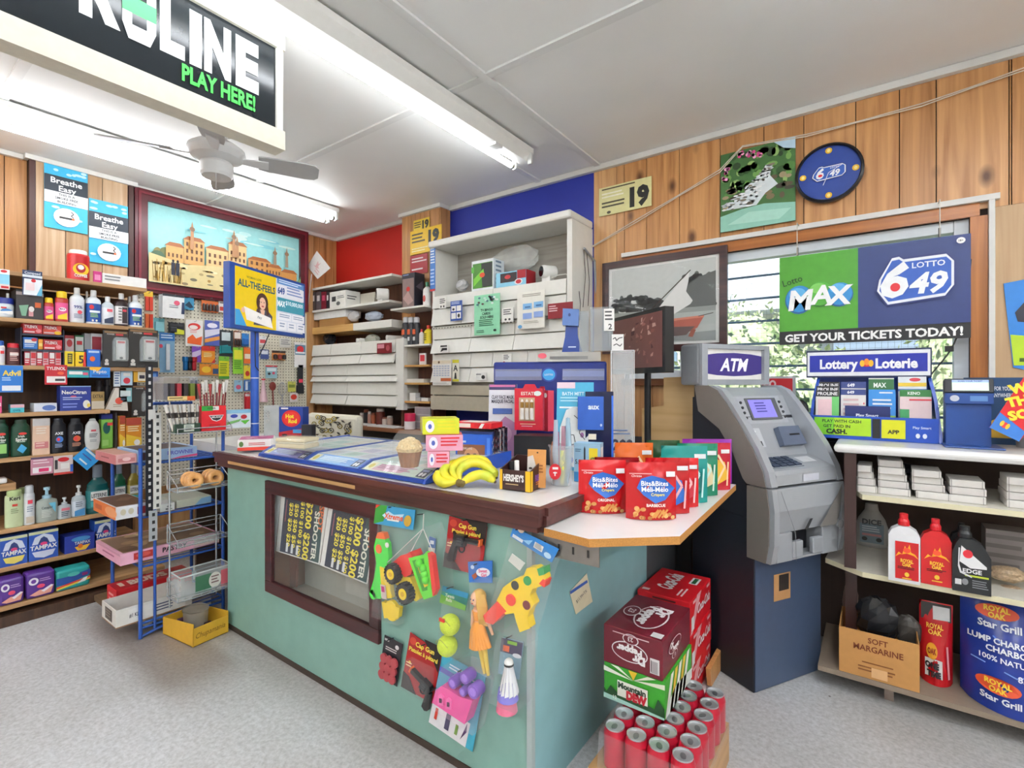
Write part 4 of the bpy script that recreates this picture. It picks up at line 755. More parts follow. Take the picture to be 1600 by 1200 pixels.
b = T.part('body'); b.box(cx0+.021,wx0,cyb-.02,cyb,0,z1,'#5a4436'); b.box(wx0,wx0+.02,cyb,wyb,0,z1,'#5a4436'); b.box(.8,cx0+.02,cyb-.02,cyb,0,z1,'#5a4436'); b.box(.8,.82,-1.52,cyb-.021,0,z1,'#5a4436')
b = T.part('worktop',label='white laminate worktop'); b.prism([(cx0-.03,cyf-.02,z1+.001),(cx1+.04,cyf-.02,z1+.001),(cx1+.04,wyb,z1+.001),(wx0,wyb,z1+.001),(wx0,cyb,z1+.001),(.78,cyb,z1+.001),(.78,-1.535,z1+.001),(cx0-.03,-1.535,z1+.001)],(0,0,.072),LAM)
b = T.part('edge_moulding',label='dark wood edge moulding with a tan strip')
for (z_,o_,w_) in ((CT-.075,.0,.02),(CT-.055,.012,.03),(CT-.025,.018,.024)):
    b.box(cx0-.032-o_,cx1+.042+o_,cyf-.021-o_-.012,cyf-.021,z_,z_+w_-.002,MAH); b.box(cx1+.041,cx1+.053+o_,cyf-.02,wym-.35,z_,z_+w_-.002,MAH)
b.box(cx0+.1,cx0+1.1,cyf-.0455,cyf-.045,CT-.05,CT-.036,M('#b08a5a',.5)); b.bev = .003  # lighter tan strip along part of the front moulding
b = T.part('window_frame',label='dark red wooden window frame')
FRM = wood('#33181a','#54282a',axis=0,knots=False,r=.3)
for q in ((wa,wb,wt-FWd,wt),(wa,wb,wz,wz+FWd),(wa,wa+FWd,wz+FWd,wt-FWd),(wb-FWd,wb,wz+FWd,wt-FWd)): b.box(q[0],q[1],cyf-.014,cyf+.006,q[2],q[3],FRM)
b.bev = .003
b = T.part('glass'); b.box(wa+FWd,wb-FWd,cyf+.002,cyf+.005,wz+FWd,wt-FWd,clear('#dfeee8',.05,.04))
T.done()
# things behind the glass
def fpoly(b,pts,y,mat,th=.002,ax='y'):
    """flat card from four pixels BL BR TR TL lying on the plane ax = y; returns its frame"""
    q = [P(*a,ax,y) for a in pts]; dv = V((0,th,0)) if ax == 'y' else V((-th,0,0)); b.prism(q,dv,mat)
    f = Fr(b,q[0],q[1]-q[0],q[3]-q[0],(q[1]-q[0]).length,(q[3]-q[0]).length); f.n = V((0,-1,0)) if ax == 'y' else V((1,0,0)); return f
for i,(pts,lb) in enumerate(((((431,861),(499,882),(513,788),(440,769)),'lottery poster of dollar amounts behind the counter glass, left'),(((500,883),(574,913),(590,806),(514,788)),'lottery poster of dollar amounts behind the counter glass, right'))):
    T = Thing('poster',lb,'poster','lottery posters behind the counter glass'); f = fpoly(T.b,pts,cyf+.03,'#e9e9e4'); f.rect(.1,.02,.98,.96,'#1c2140'); f.rect(.8,.02,.98,.96,'#2a4a4c')
    Y2 = M('#f3e03a',.4)
    f.text('SPOT',.94,.7,.12,'#e8743a',.4,.03,0,-math.pi/2); f.text('SHOOTER',.86,.42,.12,'#e9e9dc',None,.03,0,-math.pi/2)
    for s,x,h,yy in (('$200 $200',.69,.155,.47),('$100 $100 $100',.54,.095,.47),('$50 $50 $50',.41,.1,.5),('$20 $20 $20',.29,.1,.5)): f.text(s,x,yy,h,Y2,None,.03,0,-math.pi/2)
    for x in (.28,.4,.52): f.rect(x-.03,.05,x+.02,.2,'#dfe2ea')
    f.lines(.17,.19,.1,.9,1,'#b05a6a'); T.done()
T = Thing('paper_sheet','large pale sheet leaning inside the glazed counter window','paper'); fpoly(T.b,((455,930),(578,980),(583,905),(465,868)),cyf+.2,'#c9c8bd'); fpoly(T.b,((540,925),(575,938),(575,905),(540,892)),cyf+.195,'#d6d5cc'); T.done()
T = Thing('paper_strip','tall white strip at the left inside the counter window','paper'); fpoly(T.b,((416,905),(424,908),(439,772),(432,769)),cyf+.03,'#cfd3d6'); T.done()
T = Thing('wood_board','red brown board standing inside the counter window','board'); fpoly(T.b,((418,905),(462,918),(466,850),(430,838)),cyf+.12,'#8f4a34',.01); T.done()

# ---------------------------------------------------------------- toys hung on the counter front
YT = cyf-.012
CLR = clear('#e6ecee',.08,.1)
G1 = 'toys hung on the counter front'
def on_front(pts,y=YT): return [P(*a,'y',y) for a in pts]
def nail(T,px,py): p_ = P(px,py,'y',cyf); b = T.part('nail'); b.tube([p_,p_+V((0,-.03,.004))],.002,'#3a3a3a',6)
def shape(b,pts,y,th,mat): b.prism(on_front(pts,y),(0,th,0),mat)
def disc(b,px,py,rpx,y,th,mat,n=20):
    c = P(px,py,'y',y); w_ = px_of(c)[2]; r = rpx*w_/FOC; b.lathe([(r*.92,0),(r,th*.15),(r,th*.85),(r*.92,th)],c,mat,n,(0,1,0)); return c,r
# sand scoop set
T = Thing('sand_toy_pack','bagged green water scoop and yellow shovel under a blue header card, leftmost toy','toy',G1)
b = T.part('header_card'); f = fpoly(b,((584,818),(645,828),(649,797),(588,788)),YT-.006,'#3f9fcf'); deco(f,[('p',[(0,0),(.25,.2),(.3,1),(0,1)],'#3f9f3f'),('p',[(0,.8),(.12,1),(0,1)],'#d8402c'),('p',[(.2,.5),(.35,.75),(.5,.6),(.75,.7),(.7,.4),(.5,.3),(.3,.35)],'#bfe4f4'),('t','Xtreme',.5,.5,.3,'#e85a2a',.5,.03),('r',.35,.28,.65,.36,WHT),('e',.86,.4,.09,.28,'#c8a03c')])
b = T.part('bag'); shape(b,[(580,964),(622,978),(640,830),(590,820)],YT-.03,.028,CLR)
b = T.part('scoop',label='green scoop with orange muzzle'); GR = M('#46d843',.3)
shape(b,[(586,935),(595,936),(598,905),(607,872),(605,850),(598,838),(588,838),(584,855),(588,880),(584,905),(578,925)],YT-.022,.018,GR); shape(b,[(587,841),(602,843),(599,833),(590,832)],YT-.023,.02,M('#e8682a',.3)); disc(b,591,858,7,YT-.025,.004,M('#e8682a',.3)); disc(b,604,852,4,YT-.025,.004,WHT); disc(b,582,929,8,YT-.022,.016,GR); b.bev = .003
b = T.part('shovel',label='yellow shovel'); YP = M('#f0cf24',.3); shape(b,[(593,885),(606,890),(612,935),(597,935)],YT-.024,.016,YP); disc(b,610,955,16,YT-.026,.018,YP); shape(b,[(596,940),(624,950),(622,966),(600,966)],YT-.0265,.017,YP); f = fpoly(b,((596,935),(604,937),(602,915),(594,913)),YT-.027,'#d9c9c0'); f.rect(.2,.5,.8,.9,'#c02a7a'); b.bev = .003
nail(T,617,792); T.done()
# truck in net
T = Thing('toy_truck','red, yellow and green toy tipper truck hanging in a clear net bag','toy truck',G1)
yt = YT-.03
b = T.part('cab',label='red cab and yellow chassis'); RP = M('#dc3028',.3); shape(b,[(610,882),(626,868),(640,865),(646,880),(642,898),(632,902),(622,890)],yt-.02,.045,RP); shape(b,[(622,900),(640,902),(656,935),(650,940),(634,930),(618,912)],yt-.015,.04,YP); shape(b,[(634,868),(644,872),(640,862)],yt-.022,.05,RP); b.bev = .003
b = T.part('tipper',label='green tipper with balls'); GP = M('#64d82e',.3); shape(b,[(638,872),(662,867),(666,862),(670,865),(674,920),(678,932),(662,937),(657,926)],yt-.022,.012,GP); shape(b,[(644,876),(662,872),(668,922),(660,924)],yt-.0225,.003,M('#3aa022')); shape(b,[(652,884),(658,886),(668,915),(663,918)],yt-.026,.003,YP)
for a,c in ((655,880),(661,888),(663,897),(665,906)): p_ = P(a,c,'y',yt-.026); b.ball(p_,.014,M('#58cc28',.3),10)
b = T.part('side_rail',label='red side rail'); shape(b,[(668,864),(674,868),(681,922),(676,932)],yt-.03,.02,RP)
for a,c,r in ((609,898,14),(628,929,15)):
    b = T.part('wheel'); cc,rr_ = disc(b,a,c,r,yt-.045,.03,M('#1b1b1c',.6),24)
    for k_ in range(18):
        an = math.pi*k_/9; p_ = cc+V((rr_*math.cos(an),.015,rr_*math.sin(an))); b.box(p_.x-.003,p_.x+.003,p_.y-.013,p_.y+.013,p_.z-.003,p_.z+.003,M('#1b1b1c',.6))
    q = T.part('hub',b); disc(q,a,c,r*.58,yt-.048,.004,YP); disc(q,a,c,r*.25,yt-.05,.003,M('#d8a81e',.3))
b = T.part('net_bag'); shape(b,[(597,905),(622,945),(668,940),(682,930),(676,860),(662,824),(655,832),(612,872)],yt-.055,.08,clear('#eef2f2',.07,.15)); w0 = P(662,803,'y',YT); 
for pts in ([(662,803),(661,826)],[(661,826),(600,884)],[(661,826),(676,862)],[(661,826),(640,866)]): b.tube([P(a,c,'y',YT-.02) for a,c in pts],.0018,'#d8d8d4',5)
nail(T,662,803); T.done()
T = Thing('small_pack','little blue and red card mostly hidden behind the toy truck','pack',G1); f = fpoly(T.b,((669,866),(679,868),(681,842),(671,838)),YT+.004,'#3a6ab0'); deco(f,[('r',0,0,1,.4,'#d8d4d0'),('r',.2,.6,.8,.8,'#dfe8f4')]); T.done()
# cap guns
def revolver(T,o,u,v,L_,n=V((0,-1,0))):
    b = T.part('toy_pistol'); BK = M('#232426',.35)
    def pr(pts,a,th,mat=BK): b.prism([o+u*(x*L_)+v*(y*L_)+n*(a+th) for x,y in pts],-n*th,mat)
    pr([(0,.62),(.62,.62),(.62,.76),(0,.76)],.002,.014); pr([(.5,.5),(.85,.5),(.9,.72),(.82,.82),(.5,.82)],.002,.018); pr([(.78,.55),(.92,.6),(1.08,.08),(.98,0),(.84,.04)],.002,.014); pr([(.88,.78),(.98,.88),(.93,.7)],.003,.01)
    for k_ in range(3): pr([(.54,.55+.07*k_),(.74,.55+.07*k_),(.74,.6+.07*k_),(.54,.6+.07*k_)],.019,.005,M('#3a3b3e',.3))
    b.tube([o+u*(L_*(.62+.1*math.cos(a)))+v*(L_*(.42+.1*math.sin(a)))+n*.008 for a in [math.pi*2*i/14 for i in range(14)]],.003,BK,5,closed=True)
    pr([(-.04,.6),(.03,.6),(.03,.78),(-.04,.78)],.001,.015,M('#d8622a',.3)); b.bev = .002
def capgun(pts,lb,flip,nl):
    T = Thing('cap_gun_pack',lb,'toy',G1); b = T.part('card'); f = fpoly(b,pts,YT,'#a51a1e'); deco(f,[('p',[(.45,1),(1,1),(1,.55)],'#1c1616'),('e',.14,.88,.1,.07,'#c8402a'),('t','Cap Gun',.52,.86,.085,'#f2dc50',.6,.03),('t','Pistolet à pétard',.5,.74,.075,'#f2dc50',.88,.03),('p',[(0,0),(.5,0),(.2,.25),(0,.3)],'#2a1414'),('e',.15,.5,.04,.03,'#f0c040'),('e',.85,.12,.04,.03,'#f0c040'),('l',.05,.25,.4,.5,2,'#f0d0a0')])
    u,v = f.u,f.v; o = f.o+V((0,-.001,0))
    if flip: revolver(T,o+u*f.W*.92+v*f.H*.16,-u,v,f.W*.72)
    else: revolver(T,o+u*f.W*.14+v*f.H*.08,(u*.9-v*.32).normalized()*1,(v*.95+u*.3).normalized(),f.W*.75)
    b = T.part('blister'); b.prism([f.p(x,y)+V((0,-.022,0)) for x,y in ((.1,.06),(.9,.06),(.95,.4),(.9,.62),(.2,.62),(.08,.4))],(0,.021,0),clear('#dfe4e6',.07,.06))
    nail(T,*nl); T.done()
capgun(((693,885),(752,900),(761,823),(702,806)),'red cap gun card higher on the counter front, under the moulding',True,(731,812))
capgun(((627,1072),(676,1100),(690,1022),(641,988)),'red cap gun card lower on the counter front, beside the ring caps',False,(668,1005))
T = Thing('ring_cap_pack','small dark card with rows of dull red ring caps','toy',G1); b = T.part('card'); f = fpoly(b,((592,1057),(620,1073),(629,1007),(601,992)),YT,'#26242a'); deco(f,[('l',.15,.9,.68,.78,2,'#d6d2d0'),('r',.05,.9,.3,.95,'#b8b4b4'),('e',.75,.86,.1,.05,'#d8d4d4')])
for i in range(3):
    for j in range(3):
        q = T.part('ring_cap'); c = f.p(.22+.28*i,.14+.19*j); q.lathe([(.013,0),(.017,.002),(.017,.01),(.009,.011)],c,M('#a8444a',.5),14,(0,-1,0))
nail(T,615,997); T.done()
# tennis balls
T = Thing('tennis_ball_pack','two yellow green tennis balls in a clear sleeve with a green header card','toy',G1)
b = T.part('header_card'); f = fpoly(b,((687,941),(727,954),(732,929),(692,915)),YT-.004,'#3f9a8c'); deco(f,[('r',0,.7,1,1,'#3b8fb4'),('p',[(0,0),(1,0),(1,.3),(0,.5)],'#7ab84a'),('t','Tennis',.35,.55,.18,'#eef4d8',.5,.03),('t','Balls',.35,.32,.18,'#eef4d8',.4,.03)])
b = T.part('sleeve'); shape(b,[(683,1018),(712,1034),(726,952),(690,942)],YT-.07,.066,clear('#eef4f0',.07,.08))
for a,c in ((703,976),(699,1009)):
    b = T.part('ball'); p_ = P(a,c,'y',YT-.036); b.ball(p_,.0325,M('#d4e83a',.85,bump=.6,sc=200),18)
    b.tube([p_+V((.033*math.sin(t_)*.8,-.0333*math.cos(t_*.6)*1.0,.02+.012*math.cos(2*t_))) .copy() for t_ in [(-1.2+.3*i) for i in range(9)]],.001,'#9fae34',4)
q = T.part('sticker'); p_ = P(702,963,'y',YT-.036); q.box(p_.x-.01,p_.x+.01,p_.y-.036,p_.y-.03,p_.z-.004,p_.z+.006,'#d83a2c'); nail(T,708,917); T.done()
# doll
T = Thing('doll_pack','blonde doll in an orange dress in a clear bag with a blue header card','doll',G1)
b = T.part('header_card'); f = fpoly(b,((733,910),(769,911),(769,876),(731,878)),YT-.004,'#2f6fc0'); deco(f,[('e',.2,.75,.08,.1,'#cfe0f4'),('e',.65,.5,.3,.22,'#e8eef6'),('t','Sweet',.65,.58,.16,'#d8407a',.5,.03),('t','Girl',.68,.38,.16,'#d8407a',.4,.03),('p',[(.15,.35),(.35,.5),(.4,.3),(.25,.15)],'#a85a3a')])
b = T.part('bag'); shape(b,[(736,1045),(768,1062),(772,912),(733,911)],YT-.06,.055,CLR)
SK = M('#e8b48e',.5); yd = YT-.03
b = T.part('doll_body'); hd = P(744,935,'y',yd)
sc_ = px_of(hd)[2]/FOC
def dp(px,py): return P(px,py,'y',yd)
b.ball(hd,10*sc_,SK,14,.85,1,1.15); b.tube([dp(746,944),dp(747,952)],3*sc_,SK,8); b.tube([dp(748,950),dp(748,970),dp(750,985)],[9*sc_,6.5*sc_,8*sc_],SK,12)
b.tube([dp(740,954),dp(738,975),dp(741,998)],[3.5*sc_,2.8*sc_,2.2*sc_],SK,8); b.tube([dp(756,954),dp(764,975),dp(770,992)],[3.5*sc_,2.8*sc_,2.2*sc_],SK,8)
b.tube([dp(752,990),dp(758,1020),dp(763,1055)],[5.5*sc_,4*sc_,2.6*sc_],M('#e2c04a',.5),10); b.tube([dp(747,990),dp(752,1020),dp(757,1052)],[5.5*sc_,4*sc_,2.6*sc_],M('#e2c04a',.5),10)
for s in (-3,2): b.ball(hd+V((s*sc_,-9.2*sc_,1*sc_)),1.3*sc_,'#3a4a7a',6)
b.ball(hd+V((-.5*sc_,-9.6*sc_,-2*sc_)),1.2*sc_,SK,6); b.ball(hd+V((-.5*sc_,-9*sc_,-5*sc_)),1.6*sc_,'#c8404a',6,1.3,1,.5)
b = T.part('hair'); HA = M('#d9a84a',.5); b.ball(hd+V((2.5*sc_,4*sc_,2.5*sc_)),11.5*sc_,HA,14)
for i in range(7): b.tube([hd+V(((4+i*1.4)*sc_,(-3+i)*sc_,8*sc_)),hd+V(((9+i*1.5)*sc_,(-5+i)*sc_,-8*sc_)),hd+V(((12+i*1.3)*sc_,(-5+i)*sc_,-26*sc_)),hd+V(((10+i*2)*sc_,(-4+i)*sc_,-38*sc_))],[3*sc_,3.6*sc_,3*sc_,1*sc_],HA,7)
b = T.part('dress'); OD = M('#e8942a',.5)
for i in range(9):
    a = -.9+i*.22; b.tube([dp(748,962)+V((0,0,0)),dp(748+a*9,985)+V((0,-.012*math.cos(a*1.6),0)),dp(752+a*16,1012)+V((0,-.018*math.cos(a*1.6),0))],[4*sc_,5*sc_,4*sc_],OD,8)
b.tube([dp(747,953),dp(748,968)],[9.5*sc_,7.5*sc_],OD,12); nail(T,750,880); T.done()
# water gun
T = Thing('water_gun_pack','yellow and red toy water gun in a clear bag with a blue header card','toy',G1)
b = T.part('header_card'); f = fpoly(b,((797,838),(862,879),(873,858),(802,823)),YT-.01,'#2f7fc8'); deco(f,[('r',.05,.1,.3,.4,'#dfe6ee'),('r',.55,.35,.75,.9,'#e9e6e2'),('l',.57,.73,.4,.85,4,'#444'),('e',.88,.4,.08,.25,'#bcdcf4'),('p',[(.3,.4),(.5,.9),(.45,.3)],'#8fc8ee')])
b.lathe([(.012,0),(.012,.003)],P(815,826,'y',YT-.016),'#c8b49a',16,(0,-1,0))
b = T.part('bag'); shape(b,[(757,975),(822,1010),(838,960),(856,895),(862,880),(797,838),(790,870)],YT-.05,.045,CLR)
b = T.part('tag'); fpoly(b,((794,876),(812,892),(820,880),(800,865)),YT-.052,'#cfd0c8')
YG = M('#f4cf1e',.3); RG = M('#e8402a',.3); yg = YT-.042
b = T.part('gun_body',label='yellow gun body and grip'); shape(b,[(776,938),(786,918),(802,906),(818,900),(823,888),(836,886),(848,892),(852,905),(846,916),(832,920),(828,930),(834,945),(827,955),(824,965),(828,982),(812,988),(806,970),(803,958),(790,960),(778,952)],yg,.03,YG); b.bev = .003
b = T.part('nozzle',label='red nozzle'); shape(b,[(755,962),(776,940),(790,956),(770,976),(758,972)],yg-.004,.036,RG); shape(b,[(842,912),(848,905),(853,908),(850,918)],yg-.002,.03,RG); disc(b,797,938,9,yg-.006,.006,RG)
b = T.part('tank_cap',label='green tank cap'); GG = M('#2f9a4a',.3); disc(b,823,908,7,yg-.005,.006,GG); shape(b,[(839,889),(849,887),(850,898),(842,900)],yg-.003,.034,GG)
b = T.part('trigger_guard',label='dark red hole in the grip'); disc(b,822,946,7,yg-.003,.004,M('#7a2020',.4)); disc(b,804,915,7,yg-.003,.004,M('#3a3a34',.4))
nail(T,815,826); T.done()
# shuttlecocks
T = Thing('shuttlecock_pack','white shuttlecock with purple and pink ones in a long clear blister','toy',G1)
b = T.part('card'); f = fpoly(b,((778,1052),(811,1062),(818,1003),(784,996)),YT,'#8cb4c8'); deco(f,[('r',0,.62,1,1,'#3a3054'),('r',.12,.66,.42,.82,'#e8622a'),('r',.3,.88,.75,.97,'#86b83a'),('e',.8,.62,.2,.06,'#e4e6ee')]); 
for i in range(20): f.ell(R.uniform(.05,.95),R.uniform(.05,.55),.015,.01,'#cfe0ea'); f.k -= 1
b = T.part('blister'); shape(b,[(763,1098),(806,1116),(812,1108),(823,1008),(818,998),(784,986),(774,1000)],YT-.06,.06,clear('#e6ecee',.08,.05))
for i,(c_,h_,lb) in enumerate((('#e8e9ec',1036,'white shuttlecock'),('#7f78d0',1075,'purple shuttlecock'),('#d8708c',1093,'pink shuttlecock'))):
    q = T.part('shuttlecock',label=lb); p_ = P(795-i*1.5,h_,'y',YT-.03); mm_ = M(c_,.5)
    if i == 0: q.ball(p_+V((0,0,.0)),.014,WHT,12); q.lathe([(.0145,.0),(.0145,-.006)],p_,'#222',14)
    if i == 0:
        for k_ in range(14):
            a = 2*math.pi*k_/14; a2 = a+.4; q.poly([p_+V((.012*math.cos(a),.012*math.sin(a),-.006)),p_+V((.03*math.cos(a),.03*math.sin(a),-.085)),p_+V((.03*math.cos(a2),.03*math.sin(a2),-.08)),p_+V((.012*math.cos(a2),.012*math.sin(a2),-.006))],mm_)
    else: q.lathe([(.027,0),(.032,-.03)],p_,mm_,14)
nail(T,800,993); T.done()
# castle moulds
T = Thing('castle_mould_pack','pink and purple castle sand moulds on a turquoise backing card, lowest toy','toy',G1)
b = T.part('card'); f = fpoly(b,((670,1128),(738,1175),(759,1058),(692,1020)),YT,'#3fa9c4'); deco(f,[('r',0,0,.85,.33,'#e6e4e8'),('r',0,.75,.95,.82,'#4a5ab4'),('l',.2,.8,.84,.92,2,'#d8eef4'),('r',.1,.1,.16,.26,'#d8402c'),('r',.35,.06,.45,.28,'#4a4462'),('r',.58,.08,.64,.22,'#7a9a4a'),('p',[(.72,.06),(.82,.2),(.8,.32)],'#4a2a5a')]); PK = M('#e8489a',.3); PU = M('#8a5ac8',.3)
b = T.part('blister'); shape(b,[(676,1108),(738,1150),(754,1075),(745,1052),(720,1038),(690,1042),(682,1070)],YT-.06,.058,clear('#f2e6f0',.1,.06))
b = T.part('castle',label='pink castle mould'); shape(b,[(675,1098),(726,1132),(738,1095),(716,1088),(702,1078),(690,1072),(681,1078)],YT-.045,.042,PK); 
for a,c in ((688,1092),(700,1098)):
    shape(b,[(a-4,c+9),(a+4,c+11),(a+5,c-3),(a,c-8),(a-3,c-5)],YT-.05,.006,M('#f06ab0',.3)); shape(b,[(a-2,c+6),(a+2,c+7),(a+2,c),(a-2,c-1)],YT-.051,.002,M('#5a1a44'))
b.bev = .003
for a,c,r in ((706,1068,9),(725,1060,10),(738,1082,11),(722,1082,7)):
    b = T.part('mould',label='purple mould'); cc,r_ = disc(b,a,c,r,YT-.045,.04,PU,12); q = T.part('rim',b); disc(q,a,c,r*.6,YT-.049,.004,M('#a47ae0',.3),12)
nail(T,725,1045); T.done()
# price card taped to the end panel
T = Thing('price_tag','handwritten price card taped to the pale blue end of the counter','card'); f = fpoly(T.b,((900,960),(926,940),(917,896),(890,925)),cx1+.004,'#e9dfc0',.001,'x'); f.n = V((1,0,0)); deco(f,[('r',0,.9,1,1.02,'#3a62b4')]); f.text('$11.99+TX',.5,.55,.13,'#2a2622',.9,.0,0,.2); T.done()
# hinged shelf on the counter end
T = Thing('bracket_shelf','white particleboard shelf bracketed to the counter end, holding snack bags','shelf')
SZ = .84; pts = [P(872,826,'z',SZ),P(1008,843,'z',SZ),P(1062,838,'z',SZ),P(1150,757,'z',SZ)]; pts[0].x = cx1+.06; pts = [V((cx1+.056,cyf-.02,SZ)),V((pts[1].x-.12,cyf-.035,SZ)),pts[2],pts[3],V((cx1+.056,pts[3].y,SZ))]
b = T.part('board',label='white board with raw particleboard edge'); b.prism([V((p_.x,p_.y,SZ-.022)) for p_ in pts],(0,0,.022),LAM,M('#b07a3a',.8,var=.4,sc=300))
b = T.part('bracket',label='grey slotted metal bracket'); b.box(cx1+.007,cx1+.22,cyf-.008,cyf-.004,SZ-.08,SZ-.023,M('#8a8580',.35,.7))
for i in range(4): b.box(cx1+.05+.045*i,cx1+.056+.045*i,cyf-.0095,cyf-.0085,SZ-.06,SZ-.04,'#2a2826')
T.done()
# ================================================================== wire racks at the left end of the counter
BL = M('#2c56a6',.35); CH_ = M('#c9ccd0',.25,.7)
rx0,rx1,ry0,ry1 = .88,1.28,-1.95,-1.57
rz = [P(222,v,'x',rx1).z for v in (724,807,884,972)]
T = Thing('wire_rack','blue wire rack with four trays of baked goods beside the counter','rack')
for i,(x,y,a,c) in enumerate(((rx1,ry0,0,P(227,700,'x',rx1).z),(rx0,ry0,0,rz[0]+.02),(rx1,ry1,0,P(355,640,'x',rx1).z),(rx0,ry1,0,rz[0]+.2))):
    b = T.part('post'); b.tube([(x,y,.002),(x,y,c)],.009,BL,8)
b = T.part('post'); b.tube([(rx1-.0,ry0+.06,rz[3]-.05),(rx1,ry0+.06,rz[1]+.2)],.007,BL,8)
for z_ in rz:
    b = T.part('tray'); x0_,x1_,y0_,y1_ = rx0,rx1,ry0,ry1
    b.tube([(x0_,y0_,z_-.006),(x1_,y0_,z_-.006),(x1_,y1_,z_-.006),(x0_,y1_,z_-.006)],.006,BL,6,closed=True)
    for i in range(1,8): b.tube([(x0_+(x1_-x0_)*i/8,y0_,z_-.006),(x0_+(x1_-x0_)*i/8,y1_,z_-.006)],.003,BL,5)
b = T.part('top_hook'); zt_ = P(260,630,'x',rx1-.06).z; b.tube([(rx1-.06,yx(237,rx1-.06),zt_-.05),(rx1-.06,yx(236,rx1-.06),zt_-.01),(rx1-.06,yx(240,rx1-.06),zt_),(rx1-.06,yx(300,rx1-.06),zt_)],.008,BL,8)
b = T.part('foot_brace'); b.tube([(rx1,ry0,.01),(rx1,ry0+.19,rz[3]-.03)],.007,BL,8); b.tube([(rx1,ry0,rz[3]-.03),(rx1,ry1,rz[3]-.03)],.006,BL,6)
T.done()
def ybox(name,lb,cat,l,r,z,h,x,d,col,D=None,DL=None,DT=None,group=None,opn=False,tilt=0,inner=None):
    y0,y1 = yx(l,x),yx(r,x); T = Thing(name,lb,cat,group)
    if opn:
        th = .004; b = T.b; b.box(x-d,x,y0,y1,z,z+.005,inner or col)
        for q in ((x-th,x,y0,y1),(x-d,x-d+th,y0,y1),(x-d+th,x-th,y0,y0+th),(x-d+th,x-th,y1-th,y1)): b.box(q[0],q[1],q[2],q[3],z+.0052,z+h,col)
        f = Fr(b,(x,y0,z),(0,1,0),(0,0,1),y1-y0,h); lf = Fr(b,(x-d,y0,z),(1,0,0),(0,0,1),d,h); tp = None
    else: f,rt,lf,tp = T.b.obox((x,y0,z),math.pi/2,y1-y0,d,h,col); T.b.bev = .002
    deco(f,D); deco(lf,DL)
    if tp: deco(tp,DT)
    T.done()
PINK = '#d9a0a4'
ybox('pastry_box','pale pink pastry box on the top tray of the blue rack, left','box',181,214,rz[0]+.001,.045,1.24,.3,'#d4a09c',[('r',.1,.2,.9,.6,'#c07878'),('e',.5,.5,.2,.2,'#e8c4c0')],[('r',0,0,1,1,'#c47a7e'),('l',.3,.8,.3,.6,1,'#8a4448')],[('r',.05,.1,.95,.9,'#b98a78')])
ybox('pastry_box','pale blue brownie box on the top tray of the blue rack','box',216,308,rz[0]+.001,.055,1.25,.3,'#9ab8d8',[('r',.05,.15,.35,.85,'#5a4444'),('t','BROWNIE',.7,.6,.35,'#5a5ab4',.45,.03),('p',[(.5,0),(1,.1),(1,.3),(.7,.2)],'#d2487a')],None,[('r',.05,.05,.9,.9,'#4a3a38')])
ybox('cake_box','wide cake box with a chocolate window on the second tray','box',181,236,rz[1]+.001,.06,1.27,.33,'#dfe0e2',[('e',.2,.55,.08,.25,'#c8c0a8'),('e',.42,.55,.08,.25,'#c8c0a8'),('r',.6,.2,1,.8,'#9a3038')],[('r',0,0,1,1,'#d8743a'),('e',.8,.5,.25,.4,'#e8a070'),('r',.1,.3,.4,.7,'#b5522a')],[('r',.04,.04,.96,.96,'#6a4c3a'),('p',[(.3,.5),(.6,.7),(.9,.6),(.6,.4)],'#8a6a52')])
ybox('card_box','small white card reading and more on the second tray behind the slotted post','box',250,273,rz[1]+.001,.04,1.27,.1,'#e6e6e2',[('t','and',.6,.65,.24,'#26262a',.6,.02,.2),('t','More',.6,.3,.24,'#26262a',.7,.02,.2)])
ybox('pastry_box','pale box with light blue corner on the second tray, right side','box',276,330,rz[1]+.001,.04,1.25,.25,'#c9cbb8',[('p',[(.5,0),(1,.1),(1,.9),(.7,.8)],'#86b4d8')])
ybox('pastry_box','pink pastry box with a window of pastries on the third tray','box',188,342,rz[2]+.02,.055,1.27,.36,'#e2a8bc',[('r',.12,.25,.3,.85,'#b8302e'),('e',.21,.6,.07,.2,'#d85a50'),('t','PASTRY',.52,.55,.42,'#2a2226',.38,.03),('r',.72,.1,1,.9,'#c9b4b0')],[('r',0,.8,1,1,'#c890a4'),('l',.3,.9,.3,.6,1,'#a85a78')],[('r',.03,.03,.97,.97,'#8a6a50')]+[('e',R.uniform(.1,.9),R.uniform(.15,.85),.08,.09,R.choice(['#a8845f','#b59470','#74553c'])) for _ in range(14)])
ybox('beer_box','long red carton with white block letters on the lowest tray, back','box',182,300,rz[3]+.002,.1,1.03,.14,'#c01f26',[('r',0,0,1,.1,'#8a1018')],[('r',0,0,1,1,'#c8242a'),('l',.2,.8,.2,.7,2,'#e8a0a0')],[('r',.08,.3,.14,.75,'#e9d8c0'),('t','BUDS',.45,.5,.5,'#ead9c4',.5,.05)])
ybox('cardboard_tray','open white cardboard case with brown inside on the lowest tray','box',181,300,rz[3]+.002,.085,1.268,.2,'#e4e2dc',[('r',.15,.15,.45,.85,'#e9e8e4'),('t','#1 KLIP',.24,.5,.22,'#3a3a44',.16),('l',.5,.75,.2,.7,3,'#5a5f78'),('r',.9,.1,1,.9,'#c8c4bc')],[('r',.25,.2,.75,.85,'#4a4038'),('l',.3,.7,.3,.75,3,'#8a7a6a')],opn=True,inner='#9a7048')
ybox('cardboard_tray','flattened white carton lying on the floor under the blue rack','box',226,330,.002,.05,1.16,.25,'#dfddd8',[('r',.1,.05,.9,.2,'#2a2a2a'),('r',.3,.5,.5,.8,'#c8c6c0')],None,[('r',.1,.1,.9,.9,'#8a6a48')])
